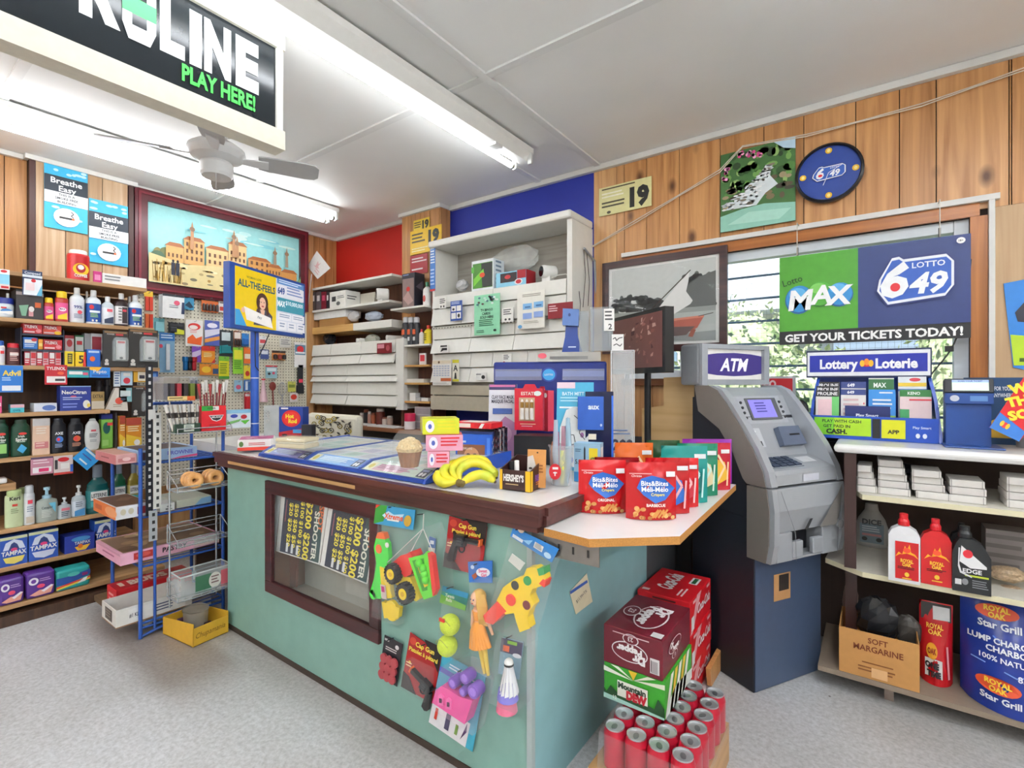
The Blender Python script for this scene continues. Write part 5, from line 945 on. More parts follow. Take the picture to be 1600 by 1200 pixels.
ybox('cardboard_tray','dark cardboard flap behind the rack near the floor','box',176,226,.05,.03,1.0,.3,'#6a5238')
# slotted posts clipped to the rack
for px0,px1,t_,b_,col,lb,hol in ((228,239,570,806,'#20222a','black slotted metal post leaning on the blue rack','#c8c8c8'),(240,252,645,795,'#e4e3de','white slotted metal post clipped to the blue rack, upper','#3a3a3a'),(233,246,798,845,'#b9bcc0','short grey slotted bracket below the white post','#2a2a2a')):
    x = 1.325 if col != '#20222a' else 1.31; y0_,y1_,z0_,z1_ = fx_left(px0,px1,t_,b_,x); T = Thing('slotted_post',lb,'post','slotted posts on the rack')
    f,*_ = T.b.obox((x,y0_,z0_),math.pi/2,y1_-y0_,.006,z1_-z0_,M(col,.4,.3))
    n_ = int((z1_-z0_)/.035)
    for i in range(n_): f.rect(.35,(i+.25)/n_,.7,(i+.7)/n_,hol); f.k = 0
    T.done()
T = Thing('price_tag','white label strip hooked at the top of the slotted posts','card'); x = 1.33; y0_,y1_,z0_,z1_ = fx_left(232,243,640,655,x); T.b.obox((x,y0_,z0_),math.pi/2,y1_-y0_,.003,z1_-z0_,'#d8d8d4'); T.done()
# chrome basket rack
T = Thing('basket_rack','chrome wire rack with sloping baskets in front of the blue rack','rack')
hx = 1.335; ya,yb = yx(265,hx),yx(338,hx)
for yy in (ya,yb): b = T.part('upright'); b.tube([(hx,yy,P(265,950,'x',hx).z),(hx,yy,P(300,600,'x',hx).z)],.0045,CH_,7)
bas = [(688,650),(780,735),(866,805),(952,905)]
BZ = []
for i,(b_,t_) in enumerate(bas):
    zb_ = P(280,b_,'x',1.47).z+.03; zt_ = zb_+.07; b = T.part('basket'); BZ.append(zb_)
    y0_,y1_ = ya-.012,yb+.018
    b.tube([(hx+.006,y0_,zt_+.02),(hx+.13,y0_,zb_+.022),(hx+.13,y1_,zb_+.022),(hx+.006,y1_,zt_+.02)],.003,CH_,6,closed=True)
    b.tube([(hx+.006,y0_,zb_),(hx+.13,y0_,zb_),(hx+.13,y1_,zb_),(hx+.006,y1_,zb_)],.003,CH_,6,closed=True)
    for k_ in range(1,5): b.tube([(hx+.006+.025*k_,y0_,zb_),(hx+.006+.025*k_,y1_,zb_)],.0015,CH_,5)
    b.tube([(hx+.006,y0_,zb_+.045),(hx+.006,y1_,zb_+.045)],.002,CH_,5); b.tube([(hx+.006,y0_,zt_),(hx+.006,y1_,zt_)],.002,CH_,5)
    for yy in (y0_,y1_): b.tube([(hx+.13,yy,zb_),(hx+.13,yy,zb_+.022)],.003,CH_,5); b.tube([(hx+.006,yy,zb_),(hx+.006,yy,zt_+.02)],.003,CH_,5)
T.done()
# goods in the baskets
def inb(i,l,r,t,x): z_ = BZ[i]+.004; return yx(l,x),yx(r,x),z_,P((l+r)/2,t,'x',x).z
def bbox(name,lb,cat,i,l,r,t,x,d,col,D=None,DT=None,DL=None,opn=False):
    y0_,y1_,z0_,z1_ = inb(i,l,r,t,x); ybox(name,lb,cat,l,r,z0_,z1_-z0_,x,d,col,D,DL,DT,None,opn)
bbox('snack_box','dark green box holding silver wrapped sticks in the top basket','box',0,273,313,662,1.455,.045,'#2f4a3a',[('r',.35,.1,.75,.9,'#c9d0c4'),('l',.4,.7,.2,.8,4,'#3a4a3e'),('r',.05,.1,.3,.9,'#24382c')],None,None,True)
bbox('snack_box','red meat stick box with black and white badge in the top basket','box',0,315,353,634,1.455,.05,'#d8202a',[('r',0,.8,.45,1,'#2f9a3c'),('r',.45,.82,.7,.98,'#e6e6e2'),('t','PEPPER',.4,.9,.07,'#2a2a2a',.5),('p',[(.28,.62),(.9,.62),(.78,.42),(.6,.36),(.42,.42)],'#e8e8e6'),('p',[(.32,.59),(.86,.59),(.74,.44),(.6,.39),(.45,.44)],'#1e1e20'),('t','MILANO',.6,.54,.07,WHT,.5,.03),('l',.3,.8,.12,.25,2,'#a8141c')],None,None,True)
y0_,y1_,z0_,z1_ = inb(0,318,350,600,1.44)
for i in range(9):
    T = Thing('meat_stick','thin dark red meat stick with white wrapper end standing in the red box','snack','meat sticks in the red box'); yy = y0_+(y1_-y0_)*(i+.5)/9; xx = 1.43+.008*(i % 2); dz = .01*(i % 3); tp_ = V((xx,yy+(i-4)*.006,z1_+dz))
    T.b.tube([(xx,yy,z0_+.01),V((xx,yy,z0_)).lerp(tp_,.75)],.004,'#7a1a20',6); a = V((xx,yy,z0_)).lerp(tp_,.75); T.b.tube([a,tp_],[.004,.009],'#e2e0da' if i % 3 else '#a83a3a',6); T.done()
y0_,y1_,z0_,z1_ = inb(0,266,311,632,1.44)
for i in range(8):
    T = Thing('snack_stick','silver wrapped stick standing in the dark green box','snack','silver sticks in the green box'); yy = y0_+(y1_-y0_)*(i+.5)/8; d = V((0,(i-4)*.004-.01,0)); xx = 1.43+.01*(i % 2)
    a = V((xx,max(yy,y0_+.018),z0_+.008)); T.b.tube([a,V((xx,yy,z1_))+d],[.006,.008],M('#c9c9c4',.25,.5) if i % 2 else '#e2dfd6',6); c = V((xx,yy,z1_))+d; T.b.tube([a.lerp(c,.5),a.lerp(c,.7)],[.0078,.0082],'#34302c',6); T.done()
bbox('toy_pack','white pack with a blue bird and a red bird beside the red box','pack',0,354,392,640,1.42,.03,'#d8e4ea',[('r',0,.8,1,1,'#8ac0dc'),('e',.3,.66,.15,.1,'#3a4aa8'),('e',.7,.6,.13,.12,'#b83038'),('p',[(.55,.4),(.95,.42),(.75,.18)],'#5ab43a'),('p',[(0,.35),(.6,.5),(.5,.35),(0,.2)],'#7ab86a')],None,None)
# donuts
T0 = None; y0_,y1_,z0_,z1_ = inb(1,283,345,745,1.42)
m,n,l,p = newmat('glazed_donut'); nz = n.new('ShaderNodeTexNoise'); nz.inputs['Scale'].default_value = 60; cr = n.new('ShaderNodeValToRGB'); cr.color_ramp.elements[0].color = lin('#c07a34'); cr.color_ramp.elements[1].color = lin('#eab878'); cr.color_ramp.elements[0].position = .35; cr.color_ramp.elements[1].position = .65
l.new(nz.outputs['Fac'],cr.inputs[0]); l.new(cr.outputs[0],p.inputs['Base Color']); p.inputs['Roughness'].default_value = .3; DON = m
k_ = 0
rd = .04
for row,yc in enumerate((yx(301,1.42),yx(333,1.42))):
    for j in range(3):
        xx = 1.445-.031*j; lb = ['left row of donuts in the wire basket','right row of donuts in the wire basket'][row]
        if T0 is None:
            T = Thing('donut','sugared donut on edge, front of the '+lb,'donut','donuts in the wire basket'); pr = [(rd*.62+rd*.38*math.cos(a),rd*.38*math.sin(a)) for a in [2*math.pi*i/12 for i in range(13)]]
            T.b.lathe(pr,(xx,yc,z0_+rd),DON,22,(1,-.25,.25),cap=False); T0 = T.done(); base = T0.location.copy(); off = base-V((xx,yc,z0_))
        else: dup(T0,V((xx,yc,z0_))+off,['sugared donut on edge, front of the ','sugared donut on edge, second in the ','sugared donut on edge, third in the ','sugared donut on edge, rearmost in the '][j]+lb)
T = Thing('donut_tray','clear plastic clamshell around the donuts in the basket','tray'); T.b.box(1.345,1.462,y0_-.004,y1_+.005,z0_-.0015,z0_+.0005,clear('#f0f2f2',.2)); T.b.poly([(1.346,y0_-.004,z0_),(1.346,y1_+.005,z0_),(1.4,y1_+.005,z0_+.07),(1.4,y0_-.004,z0_+.07)],clear('#f0f2f2',.1)); T.done()
# clear bin with labels in lowest basket
T = Thing('plastic_bin','clear plastic bin with green and red label in the lowest basket','bin'); y0_,y1_ = yx(283,1.465),yx(360,1.465); z0_ = BZ[3]+.004; z1_ = P(320,893,'x',1.465).z; CB = clear('#e6ecec',.3,.1)
xa,xb = 1.345,1.46
T.b.prism([(xa,y0_,z0_),(xb,y0_,z0_),(xb,y1_,z0_),(xa,y1_,z0_)],(0,0,.002),CB)
for q in (((xb,y0_),(xb,y1_)),((xa,y0_),(xa,y1_)),((xa,y0_),(xb,y0_)),((xa,y1_),(xb,y1_))):
    T.b.poly([(q[0][0],q[0][1],z0_),(q[1][0],q[1][1],z0_),(q[1][0],q[1][1],z1_),(q[0][0],q[0][1],z1_)],CB)
T.b.tube([(xa,y0_,z1_),(xb+.004,y0_-.004,z1_),(xb+.004,y1_+.006,z1_),(xa,y1_+.006,z1_)],.004,clear('#eef2f2',.5,.1),6,closed=True)
q = T.part('label'); f = Fr(q,(xb+.001,y0_,z0_),(0,1,0),(0,0,1),y1_-y0_,z1_-z0_); deco(f,[('r',.28,.1,.6,.85,'#3a6a4e'),('e',.68,.5,.13,.35,'#d8d4cc'),('r',.8,.1,.95,.85,'#c8606a'),('l',.6,.76,.3,.7,3,'#7a5a5a')]); T.done()
# acrylic box on top of the chrome rack
x = 1.33; y0_,y1_,z0_,z1_ = fx_left(248,318,581,612,x)
T = Thing('acrylic_case','clear acrylic case of small cards fixed on top of the wire rack','case'); zt_ = P(290,590,'x',x).z
T.b.box(x-.1,x+.06,y0_,y1_,zt_,zt_+.004,clear('#eef2f4',.35,.05)); T.b.poly([(x-.1,y0_,zt_),(x-.1,y1_,zt_),(x-.1,y1_,zt_-.11),(x-.1,y0_,zt_-.11)],clear('#e6e2e0',.35)); T.b.poly([(x-.1,y0_,zt_),(x+.06,y0_,zt_),(x+.06,y0_,zt_-.11),(x-.1,y0_,zt_-.11)],clear('#e6e2e0',.3)); T.b.box(x-.1,x+.06,y0_,y1_,zt_-.114,zt_-.11,clear('#eef2f4',.35)); T.done()
for i,c_ in enumerate(('#6a6a70','#4a4448','#a8323e','#3a3432','#7a8a3a','#6a5a50')):
    yy = y0_+.012+(y1_-y0_-.02)*i/6; T = Thing('tin','small standing packet in the acrylic case: '+['grey, leftmost','charcoal, second','red, in the middle','black, beside the red','olive green','brown, rightmost'][i],'packet','packets in the acrylic case'); T.b.box(x-.08,x+.02,yy,yy+.02,zt_-.1095,zt_-.03,c_); T.done()
x = 1.39; ybox('price_tag','yellow and orange price strip under the acrylic case','card',262,305,P(285,626,'x',x).z,.022,x,.004,'#e8cf8a',[('r',.7,0,1,1,'#d8622a'),('l',.05,.65,.3,.7,1,'#3a2a1c')])
# yellow bin on the floor
T = Thing('snack_bin','cut down yellow carton on the floor below the wire rack','bin'); o = P(308,1010,'z',0); o.y = -1.835; a_ = RAD(97); 
b = T.b; u = V((math.cos(a_),math.sin(a_),0)); d = V((-math.sin(a_),math.cos(a_),0)); W_ = .165; D_ = .26; h = .085; YC = M('#d8a832',.5)
o.z = .002
for q in ((o,u,W_),(o,d,D_),(o+d*D_,u,W_),(o+u*W_,d,D_)): b.prism([q[0],q[0]+q[1]*q[2],q[0]+q[1]*q[2]+V((0,0,h)),q[0]+V((0,0,h*(1.25 if q[1] is d else 1)))],(d if q[1] is u else u)*.004,YC)
b.prism([o,o+u*W_,o+u*W_+d*D_,o+d*D_],(0,0,.003),'#6a5020'); f = Fr(b,o,u,V((0,0,1)),W_,h); f.text('Chupamania',.5,.55,.3,'#7a5a1c',.85,.0,.3); b.bev = 0; T.done()
T = Thing('plastic_tub','dusty clear tub standing in the yellow carton','tub'); c = o+u*W_*.5+d*D_*.5; b = T.b
b.lathe([(.05,.005),(.058,.03),(.062,.12),(.066,.125),(.062,.12)],c,clear('#a09a90',.6,.3),8,sx=1.1,sy=.9); T.done()
for i in range(8):
    T = Thing('candy_bag','dark little sweet packet lying in the yellow carton','packet','dark packets in the yellow carton'); q = o+u*W_*(.15+.09*i)+d*D_*(.2 if i % 2 else .8); T.b.box(q.x-.012,q.x+.012,q.y-.016,q.y+.016,.006,.05+.01*(i % 3),R.choice(['#2a1a22','#3a2a2a','#4a2a44'])); T.b.bev = .005; T.done()

# ================================================================== lottery screen on its blue pole
p0 = P(398,600,'x',1.4); p0.z = 0
T = Thing('lottery_screen','blue framed lottery screen on a tall blue pole at the back of the counter','screen')
sa = RAD(114); u = V((math.cos(sa),math.sin(sa),0)); nn = V((u.y,-u.x,0)); nn = nn if nn.dot(V((CX,CY,0))-p0) > 0 else -nn
so_ = p0+nn*.05
def span2(o,u,px):
    a,b_ = -1.5,1.5; up = px_of(o+u*.1)[0] > px_of(o)[0]
    for _ in range(60):
        m_ = (a+b_)/2
        if (px_of(o+u*m_)[0] < px) == up: a = m_
        else: b_ = m_
    return a
ul,ur = span2(so_,u,359),span2(so_,u,477); wl = px_of(so_+u*ul)[2]; zt_,zb_ = 1.25+(597-407)*wl/FOC,1.25+(597-512)*wl/FOC
b = T.part('base'); b.lathe([(.055,CT+.001),(.055,CT+.012),(.02,CT+.016)],p0,BL,24)
b = T.part('pole'); PB = M('#2b57b0',.3); b.lathe([(.021,CT+.016),(.021,zt_-.1)],p0,PB,18)
for z_ in (1.27,1.02): q = T.part('cable_tie',b); q.lathe([(.0225,z_),(.0225,z_+.005)],p0,'#d8dce0',16)
q = T.part('cable'); q.tube([p0+nn*.03+u*-.03+V((0,0,zb_+.02)),p0+nn*.03+u*-.035+V((0,0,zb_-.1)),p0+nn*.03+u*-.03+V((0,0,zb_-.19)),p0+nn*.025+V((0,0,zb_-.21))],.003,'#1d1e22',6)
q = T.part('cable'); q.tube([p0+u*.025+V((0,0,zb_-.14)),p0+u*.08+V((0,0,zb_-.06)),p0+u*.12+V((0,0,zb_+.01))],.003,'#1d1e22',6)
b = T.part('frame'); FB = M('#2a50a0',.3); o = so_+u*ul; o.z = zb_; Wd,Hd = ur-ul,zt_-zb_
b.obox(o,sa,Wd,.04,Hd,FB); b.bev = .004
s = T.part('display'); f = Fr(s,o+nn*.002,u,(0,0,1),Wd,Hd); SCR = lambda h: M(h,.25,em=.35)
f.rect(.05,.06,.95,.95,SCR('#c9ccd6')); f.rect(.05,.06,.555,.95,SCR('#d8b818')); f.p_ = 0
f.text('WOMAN LOVE',.27,.83,.035,SCR('#6a6a2a'),.3); f.text('ALL-THE-FEELS',.31,.72,.11,SCR('#2f5560'),.46,.03)
f.poly([(.05,.06),(.18,.06),(.1,.3),(.05,.3)],SCR('#3a8fc0'))
f.ell(.37,.47,.075,.16,SCR('#4a2f26')); f.poly([(.26,.1),(.49,.1),(.5,.28),(.44,.36),(.3,.36)],SCR('#4a4450')); f.poly([(.34,.36),(.4,.36),(.39,.26),(.36,.26)],SCR('#d6a88e')); f.ell(.37,.46,.042,.1,SCR('#d9ab90'))
f.ell(.353,.48,.006,.008,SCR('#3a2a2a')); f.ell(.387,.48,.006,.008,SCR('#3a2a2a')); f.ell(.37,.415,.016,.012,SCR('#a8484a')); f.poly([(.31,.5),(.3,.3),(.32,.28),(.335,.5)],SCR('#4a2f26')); f.poly([(.43,.5),(.45,.3),(.42,.28),(.405,.5)],SCR('#4a2f26'))
f.poly([(.14,.36),(.17,.16),(.5,.08),(.47,.25)],SCR('#e2ddd8')); f.text('PAY',.33,.22,.04,SCR('#55606a'),.3,.02,0,-.2); f.ell(.13,.3,.02,.04,SCR('#d6a88e'))
f.rect(.555,.86,.95,.95,SCR('#5f86b8')); f.lines(.58,.92,.87,.94,2,SCR('#c8d4e4')); f.rect(.555,.64,.95,.85,SCR('#d5d3da')); f.text('649',.61,.75,.11,SCR('#2f4a86'),.1,.04); f.lines(.69,.93,.68,.84,3,SCR('#7a8ab4')); f.rect(.555,.4,.95,.63,SCR('#3f8a9c')); f.text('MAX',.61,.53,.1,SCR('#e6eef0'),.11,.03); f.text('$10,000,000',.8,.56,.07,SCR('#d6e4ea'),.26)
for a,c,e,g_ in ((.56,.25,.75,.38),(.76,.25,.95,.38),(.56,.08,.68,.23),(.69,.08,.82,.23),(.83,.08,.95,.23)): f.rect(a,c,e,g_,SCR('#dcdbe0')); f.lines(a+.02,e-.02,c+.03,g_-.03,2,SCR('#8a94ac'))
T.done()
# ================================================================== goods on the counter
# ticket display under glass
qa,qb,qc = P(385,714,'z',CT),P(653,760,'z',CT),P(720,715,'z',CT)
yf_ = cyf-.005; x0,x1 = qa.x+.02,qb.x; yb_ = yf_+.5
T = Thing('ticket_display','blue framed glass topped display of lottery tickets set on the counter','display')
BT = M('#2a4fa8',.3)
b = T.part('frame'); h = .035
b.prism([(x1,yf_,CT+.001),(x1,yb_,CT+.001),(x1,yb_,CT+.06),(x1,yf_+.07,CT+h+.012),(x1,yf_+.005,CT+.014)],(-.012,0,0),BT); b.prism([(x0,yf_,CT+.001),(x0,yb_,CT+.001),(x0,yb_,CT+.06),(x0,yf_+.07,CT+h+.012),(x0,yf_+.005,CT+.014)],(.012,0,0),BT)
b.box(x0+.0125,x1-.0125,yf_,yf_+.01,CT+.001,CT+.016,BT)
b.box(x0+.0125,x1-.0125,yb_-.012,yb_,CT+.001,CT+.055,BT)
N3 = [x0+(x1-x0)*k_/3 for k_ in range(4)]
for x in N3[1:3]: q = T.part('divider'); q.prism([(x-.006,yf_+.011,CT+.016),(x-.006,yb_-.013,CT+.052),(x-.006,yb_-.013,CT+.056),(x-.006,yf_+.07,CT+h+.012),(x-.006,yf_+.011,CT+.02)],(.012,0,0),BT)
for i in range(3):
    a,c = N3[i]+.013,N3[i+1]-.013; q = T.part('ticket_sheet'); 
    lip = Fr(q,(a,yf_+.012,CT+.013),(1,0,0),V((0,.058,.026)),c-a,.0636); deco(lip,[('r',0,0,1,1,['#8a86c4','#7aa8dc','#c8dcc8'][i]),('p',[(.1,.1),(.6,.2),(.7,.9),(.2,.8)],['#a8b4e4','#a9d0ee','#d8b0b8'][i]),('r',.02,.1,.14,.9,'#e4dfb8'),('e',.08,.5,.04,.25,'#c8b83a'),('r',.84,.1,.97,.9,'#23293e'),('e',.88,.35,.02,.18,WHT),('e',.93,.35,.02,.18,WHT),('r',.86,.6,.95,.8,'#8a94b8'),('l',.2,.8,.25,.75,3,'#b06a8a' if i == 2 else '#e4f0f8')])
    top = Fr(q,(a,yf_+.072,CT+h+.004),(1,0,0),V((0,yb_-yf_-.09,.012)),c-a,yb_-yf_-.09); top.rect(0,0,1,1,'#dfe0dc')
    for r_ in range(4):
        for s_ in range(3): top.rect(.03+.32*s_,.03+.24*r_,.32+.32*s_,.24+.24*r_,R.choice(['#d8dcd4','#c9d4d8','#e2dccb','#bcd8cc','#d0c8d8','#c9cfdc','#e6e4de'])); top.k -= 1; top.lines(.06+.32*s_,.29+.32*s_,.06+.24*r_,.2+.24*r_,4,R.choice(['#9aa4b4','#b0a890','#a8b8a8'])); top.k -= 1
for i in range(3):
    a,c = N3[i]+.007,N3[i+1]-.007; g_ = T.part('glass'); g_.poly([(a,yf_+.073,CT+h+.013),(c,yf_+.073,CT+h+.013),(c,yb_,CT+.0605),(a,yb_,CT+.0605)],clear('#e4eef4',.14,.03)); g_.poly([(a,yf_+.011,CT+.019),(c,yf_+.011,CT+.019),(c,yf_+.073,CT+h+.013),(a,yf_+.073,CT+h+.013)],clear('#dce8f6',.14,.03))
T.done()
TOPZ = CT+.062
def dz_top(y): return CT+h+.014+(y-yf_-.073)/(yb_-yf_-.073)*.024
# pastry boxes, snacks at the left end
cbox('pastry_box','pink topped strudel box at the left end of the counter','box',371,428,688,705,CT+.012,60,.17,'#e8e0dc',[('r',0,0,1,.3,'#d8402c'),('e',.1,.6,.06,.25,'#5a7a3a'),('l',.3,.85,.4,.7,2,'#c84a50')],None,[('p',[(0,0),(1,0),(1,.6),(.4,.9)],'#6a8a4a')],[('r',.03,.05,.97,.95,'#d06a9a')]+[('e',R.uniform(.15,.85),R.uniform(.15,.85),.07,.07,R.choice(['#e8a0c0','#b84a7a','#f0c8d8'])) for _ in range(12)])
cbox('clear_tub','clear plastic tub at the left end of the counter behind the pastry box','tub',412,436,634,682,CT,40,.1,clear('#dfe6ea',.35,.1),None)
cbox('candy_box','blue candy box with a round red badge at the left end of the counter','box',436,473,636,683,CT,28,.07,'#1f3f96',[('e',.52,.62,.4,.28,'#d8222c'),('e',.52,.62,.33,.22,'#e8342e'),('t','Hot',.46,.7,.13,'#f4e03a',.5,.05),('t','Rod',.58,.54,.13,'#f4e03a',.5,.05),('p',[(0,0),(1,0),(1,.3),(0,.16)],'#b81f2c'),('r',.6,.14,.95,.26,'#4fa0d8'),('e',.25,.07,.12,.04,'#3a2a2a'),('r',.1,.93,.4,.98,'#e8e8ee')])
T = Thing('sandwich_pack','wrapped sandwich lying on the ticket display glass','food'); o = P(430,700,'z',TOPZ); 
b = T.part('bread'); b.X = Matrix.Translation(o+V((0,0,.001))) @ Matrix.Rotation(RAD(20),4,'Z'); b.box(0,.15,0,.1,0,.018,'#d8c8a0'); b.box(.004,.148,.004,.098,.019,.026,'#e6e0c4'); b.box(0,.15,0,.1,.027,.042,'#d6c496'); b.bev = .006
b = T.part('wrap'); b.X = Matrix.Translation(o+V((0,0,.001))) @ Matrix.Rotation(RAD(20),4,'Z'); b.box(-.02,.17,-.01,.11,-.0005,.047,clear('#eef2ee',.2,.06)); b.bev = .012; T.done()
# cushion on the stool behind the counter
T = Thing('chair','chair behind the counter with a cream floral cushioned back','chair'); cyc = -.62; xa,xb = xy(478,cyc),xy(557,cyc); za,zb2 = P(515,690,'y',cyc).z,P(515,647,'y',cyc).z
b = T.part('backrest'); b.box(xa,xb,cyc,cyc+.07,zb2-.32,zb2,M('#e6e0cc',.9)); b.bev = .03; f = Fr(b,(xa,cyc,zb2-.32),(1,0,0),(0,0,1),xb-xa,.32)
for i in range(60):
    x_,y_ = R.uniform(.08,.92),R.uniform(.3,.93); c_ = R.choice(['#b8a23a','#8a7a2a','#6a6452','#c9b04a']); a = R.uniform(0,6.28)
    if i % 2: f.ell(x_,y_,.055,.06,c_,8); f.ell(x_,y_,.03,.035,'#e6e0cc',8); f.ell(x_,y_,.014,.018,'#5a5a3a',6)
    else: f.poly([(x_,y_),(x_+.05*math.cos(a+.5),y_+.05*math.sin(a+.5)),(x_+.1*math.cos(a),y_+.11*math.sin(a)),(x_+.05*math.cos(a-.5),y_+.05*math.sin(a-.5))],'#46443c')
    f.k = min(f.k,6)
b = T.part('seat'); b.box(xa,xb,cyc+.071,cyc+.27,.42,.48,'#3a3a3e'); b.bev = .02
for x in (xa+.03,xb-.03):
    for y in (cyc+.09,cyc+.25): b = T.part('leg'); b.tube([(x,y,0),(x,y,.42)],.012,'#2a2a2c',8)
b = T.part('back_frame'); b.tube([((xa+xb)/2,cyc+.09,.44),((xa+xb)/2,cyc+.075,zb2-.1)],.012,'#2a2a2c',8); T.done()
cbox('card_terminal','black box on the counter back between the candy box and the cushion','box',471,487,664,685,CT,28,.05,'#26262c')
# muffins dome, wafers
T = Thing('muffin_pack','crumb topped muffin in a clear dome on the ticket display','food'); o = P(640,730,'z',TOPZ-.004); w_ = px_of(o)[2]/FOC; r = 19*w_
b = T.part('muffin_cup',label='brown muffin cup'); MUF = M('#8a5a34',.8,var=.3,sc=80)
for i in range(24):
    a0,a1 = 2*math.pi*i/24,2*math.pi*(i+1)/24; rr_ = 1 if i % 2 else .92; rs = 1 if (i+1) % 2 else .92; z_ = o.z+.002
    b.poly([(o.x+r*.72*rr_*math.cos(a0),o.y+r*.72*rr_*math.sin(a0),z_),(o.x+r*.72*rs*math.cos(a1),o.y+r*.72*rs*math.sin(a1),z_),(o.x+r*rs*math.cos(a1),o.y+r*rs*math.sin(a1),z_+.055),(o.x+r*rr_*math.cos(a0),o.y+r*rr_*math.sin(a0),z_+.055)],MUF)
b = T.part('muffin_top',label='pale crumbly muffin top'); b.lathe([(r*1.02,.055),(r*1.1,.066),(r*.8,.09),(r*.3,.1),(.001,.102)],(o.x,o.y,o.z),M('#dcc08c',.9,var=.35,sc=120,bump=1),20)
for i in range(40): a,q_ = R.uniform(0,6.28),R.uniform(0,1); b.ball((o.x+r*q_*math.cos(a),o.y+r*q_*math.sin(a),o.z+.1-.03*q_*q_),.005,'#e6d0a0',5)
b = T.part('clear_dome'); b.lathe([(r*1.55,.0005),(r*1.5,.02),(r*1.35,.1),(r*.9,.125),(.001,.127)],(o.x,o.y,o.z),clear('#eef2f2',.1,.05),24,cap=False); T.done()
def wafer(lb,l,r,t,b_,z,col,side,ang=42):
    o,W_,h_ = stand(l,r,t,b_,z,RAD(ang)); T = Thing('wafer_pack',lb,'food','wafer packs stacked on the display'); b = T.part('pack'); f,rt,lf,tp = b.obox(o,RAD(ang),W_,.11,h_,M(col,.3)); b.bev = .004
    deco(lf,[('p',[(.35,0),(.6,0),(.8,1),(.55,1)],WHT)]); deco(f,[('r',0,0,1,1,side),('e',.2,.5,.12,.38,'#e6e2ea'),('e',.2,.5,.05,.16,'#4a5aa8'),('l',.4,.95,.2,.85,3,col)]); deco(tp,[('p',[(.1,.1),(.5,.2),(.4,.8),(.1,.7)],side)])
    q = T.part('crimped_end'); q.prism([lf.p(-.12,.1),lf.p(0,0),lf.p(0,1),lf.p(-.12,.9)],lf.n*.002,M(col,.3)); T.done(); return o,h_
oz,h1 = wafer('pink wafer pack at the bottom of the stack, beside the muffin',668,702,706,731,TOPZ-.002,'#c8202c','#d89ab0')
wafer('pink wafer pack in the middle of the stack, under the yellow one',678,711,684,706,1.0,'#d0242f','#d89ab0') if 0 else None
def on_top(lb,dz,col,side,sh):
    T = Thing('wafer_pack',lb,'food','wafer packs stacked on the display'); ang = 42+sh; b = T.part('pack'); o = oz+V((-.004*sh,0,dz)); W_ = .125 if sh else .12; f,rt,lf,tp = b.obox(o,RAD(ang),W_,.11,h1,M(col,.3)); b.bev = .004
    deco(lf,[('p',[(.35,0),(.6,0),(.8,1),(.55,1)],WHT)]); deco(f,[('r',0,0,1,1,side),('e',.2,.5,.12,.38,'#e6e2ea'),('e',.2,.5,.05,.16,'#4a5aa8'),('l',.4,.95,.2,.85,3,col)]); deco(tp,[('p',[(.1,.1),(.9,.2),(.8,.8),(.2,.7)],side)])
    q = T.part('crimped_end'); q.prism([lf.p(-.12,.1),lf.p(0,0),lf.p(0,1),lf.p(-.12,.9)],lf.n*.002,M(col,.3)); T.done()
on_top('pink wafer pack in the middle of the stack, under the yellow one',h1+.001,'#d0242f','#d89ab0',2)
on_top('yellow wafer pack on top of the pink ones',2*h1+.002,'#d8d01e','#c9cf2a',6)
# films in a row
FILM_A = 36; oF,WF,hF = stand(712,768,678,728,CT,RAD(20))
uF = V((math.cos(RAD(20)),math.sin(RAD(20)),0)); dF = V((-uF.y,uF.x,0))
cs = ['#2f62c8','#2a3a6a','#1c1e24','#26282e','#33353c','#1c1e24','#2a2c34','#d8d8d6','#1f2128','#2b2d33','#a9acb0','#23252b','#1b1d22','#30323a']
lbF = ['blue film case with a face on the cover, front of the row','navy film case right behind the blue one','third film case in the row, black','fourth film case in the row, charcoal','fifth film case in the row, grey spine','sixth film case in the row, black','film case just in front of the white one','only white film case in the row','film case just behind the white one','second film case behind the white one','pale grey film case in the row','film case just behind the pale grey one','second to last film case in the row','last film case at the back of the row']
for i,c_ in enumerate(cs):
    T = Thing('film_case',lbF[i],'film case','film cases in a row on the counter'); o = oF+dF*(.0165*i)+V((0,0,.0)); hh = hF*(1 if i == 0 else 1.02+.06*(i % 3))
    f,rt,lf,tp = T.b.obox(o,RAD(20),WF,.015,hh,M(c_,.3)); deco(rt,[('l',.3,.7,.2,.8,3,R.choice(['#d8d8d8','#c8a03a','#8aa0c8','#c84a4a']))])
    if i == 0: deco(f,[('r',.05,.05,.82,.68,'#8a5a40'),('e',.45,.3,.22,.3,'#c8926a'),('e',.36,.38,.05,.03,'#2a1c18'),('e',.54,.38,.05,.03,'#2a1c18'),('r',.43,.2,.48,.36,'#a8704e'),('e',.45,.12,.09,.025,'#8a4038'),('t','DELUXE',.35,.56,.06,'#e6d8c8',.5),('r',.1,.74,.3,.8,'#c8dcf4'),('r',.88,.1,.97,.9,'#4f86e0')])
    T.done()
o2 = oF+dF*.02+V((0,0,hF*1.16+.002))
T = Thing('candy_box','red and white candy box lying on top of the film cases','box'); f,rt,lf,tp = T.b.obox(o2-uF*.03,RAD(12),.19,.11,.024,'#d8222a'); deco(f,[('r',.05,.15,.5,.85,'#e6d8cc'),('e',.1,.5,.06,.4,WHT),('r',.6,.1,.95,.9,'#c81a24'),('p',[(.7,.1),(.78,.1),(.85,.9),(.77,.9)],WHT)]); deco(tp,[('r',.2,.08,.8,.92,'#e9dcd4'),('e',.75,.5,.08,.2,'#d85a2a')]); T.b.bev = .002; T.done()
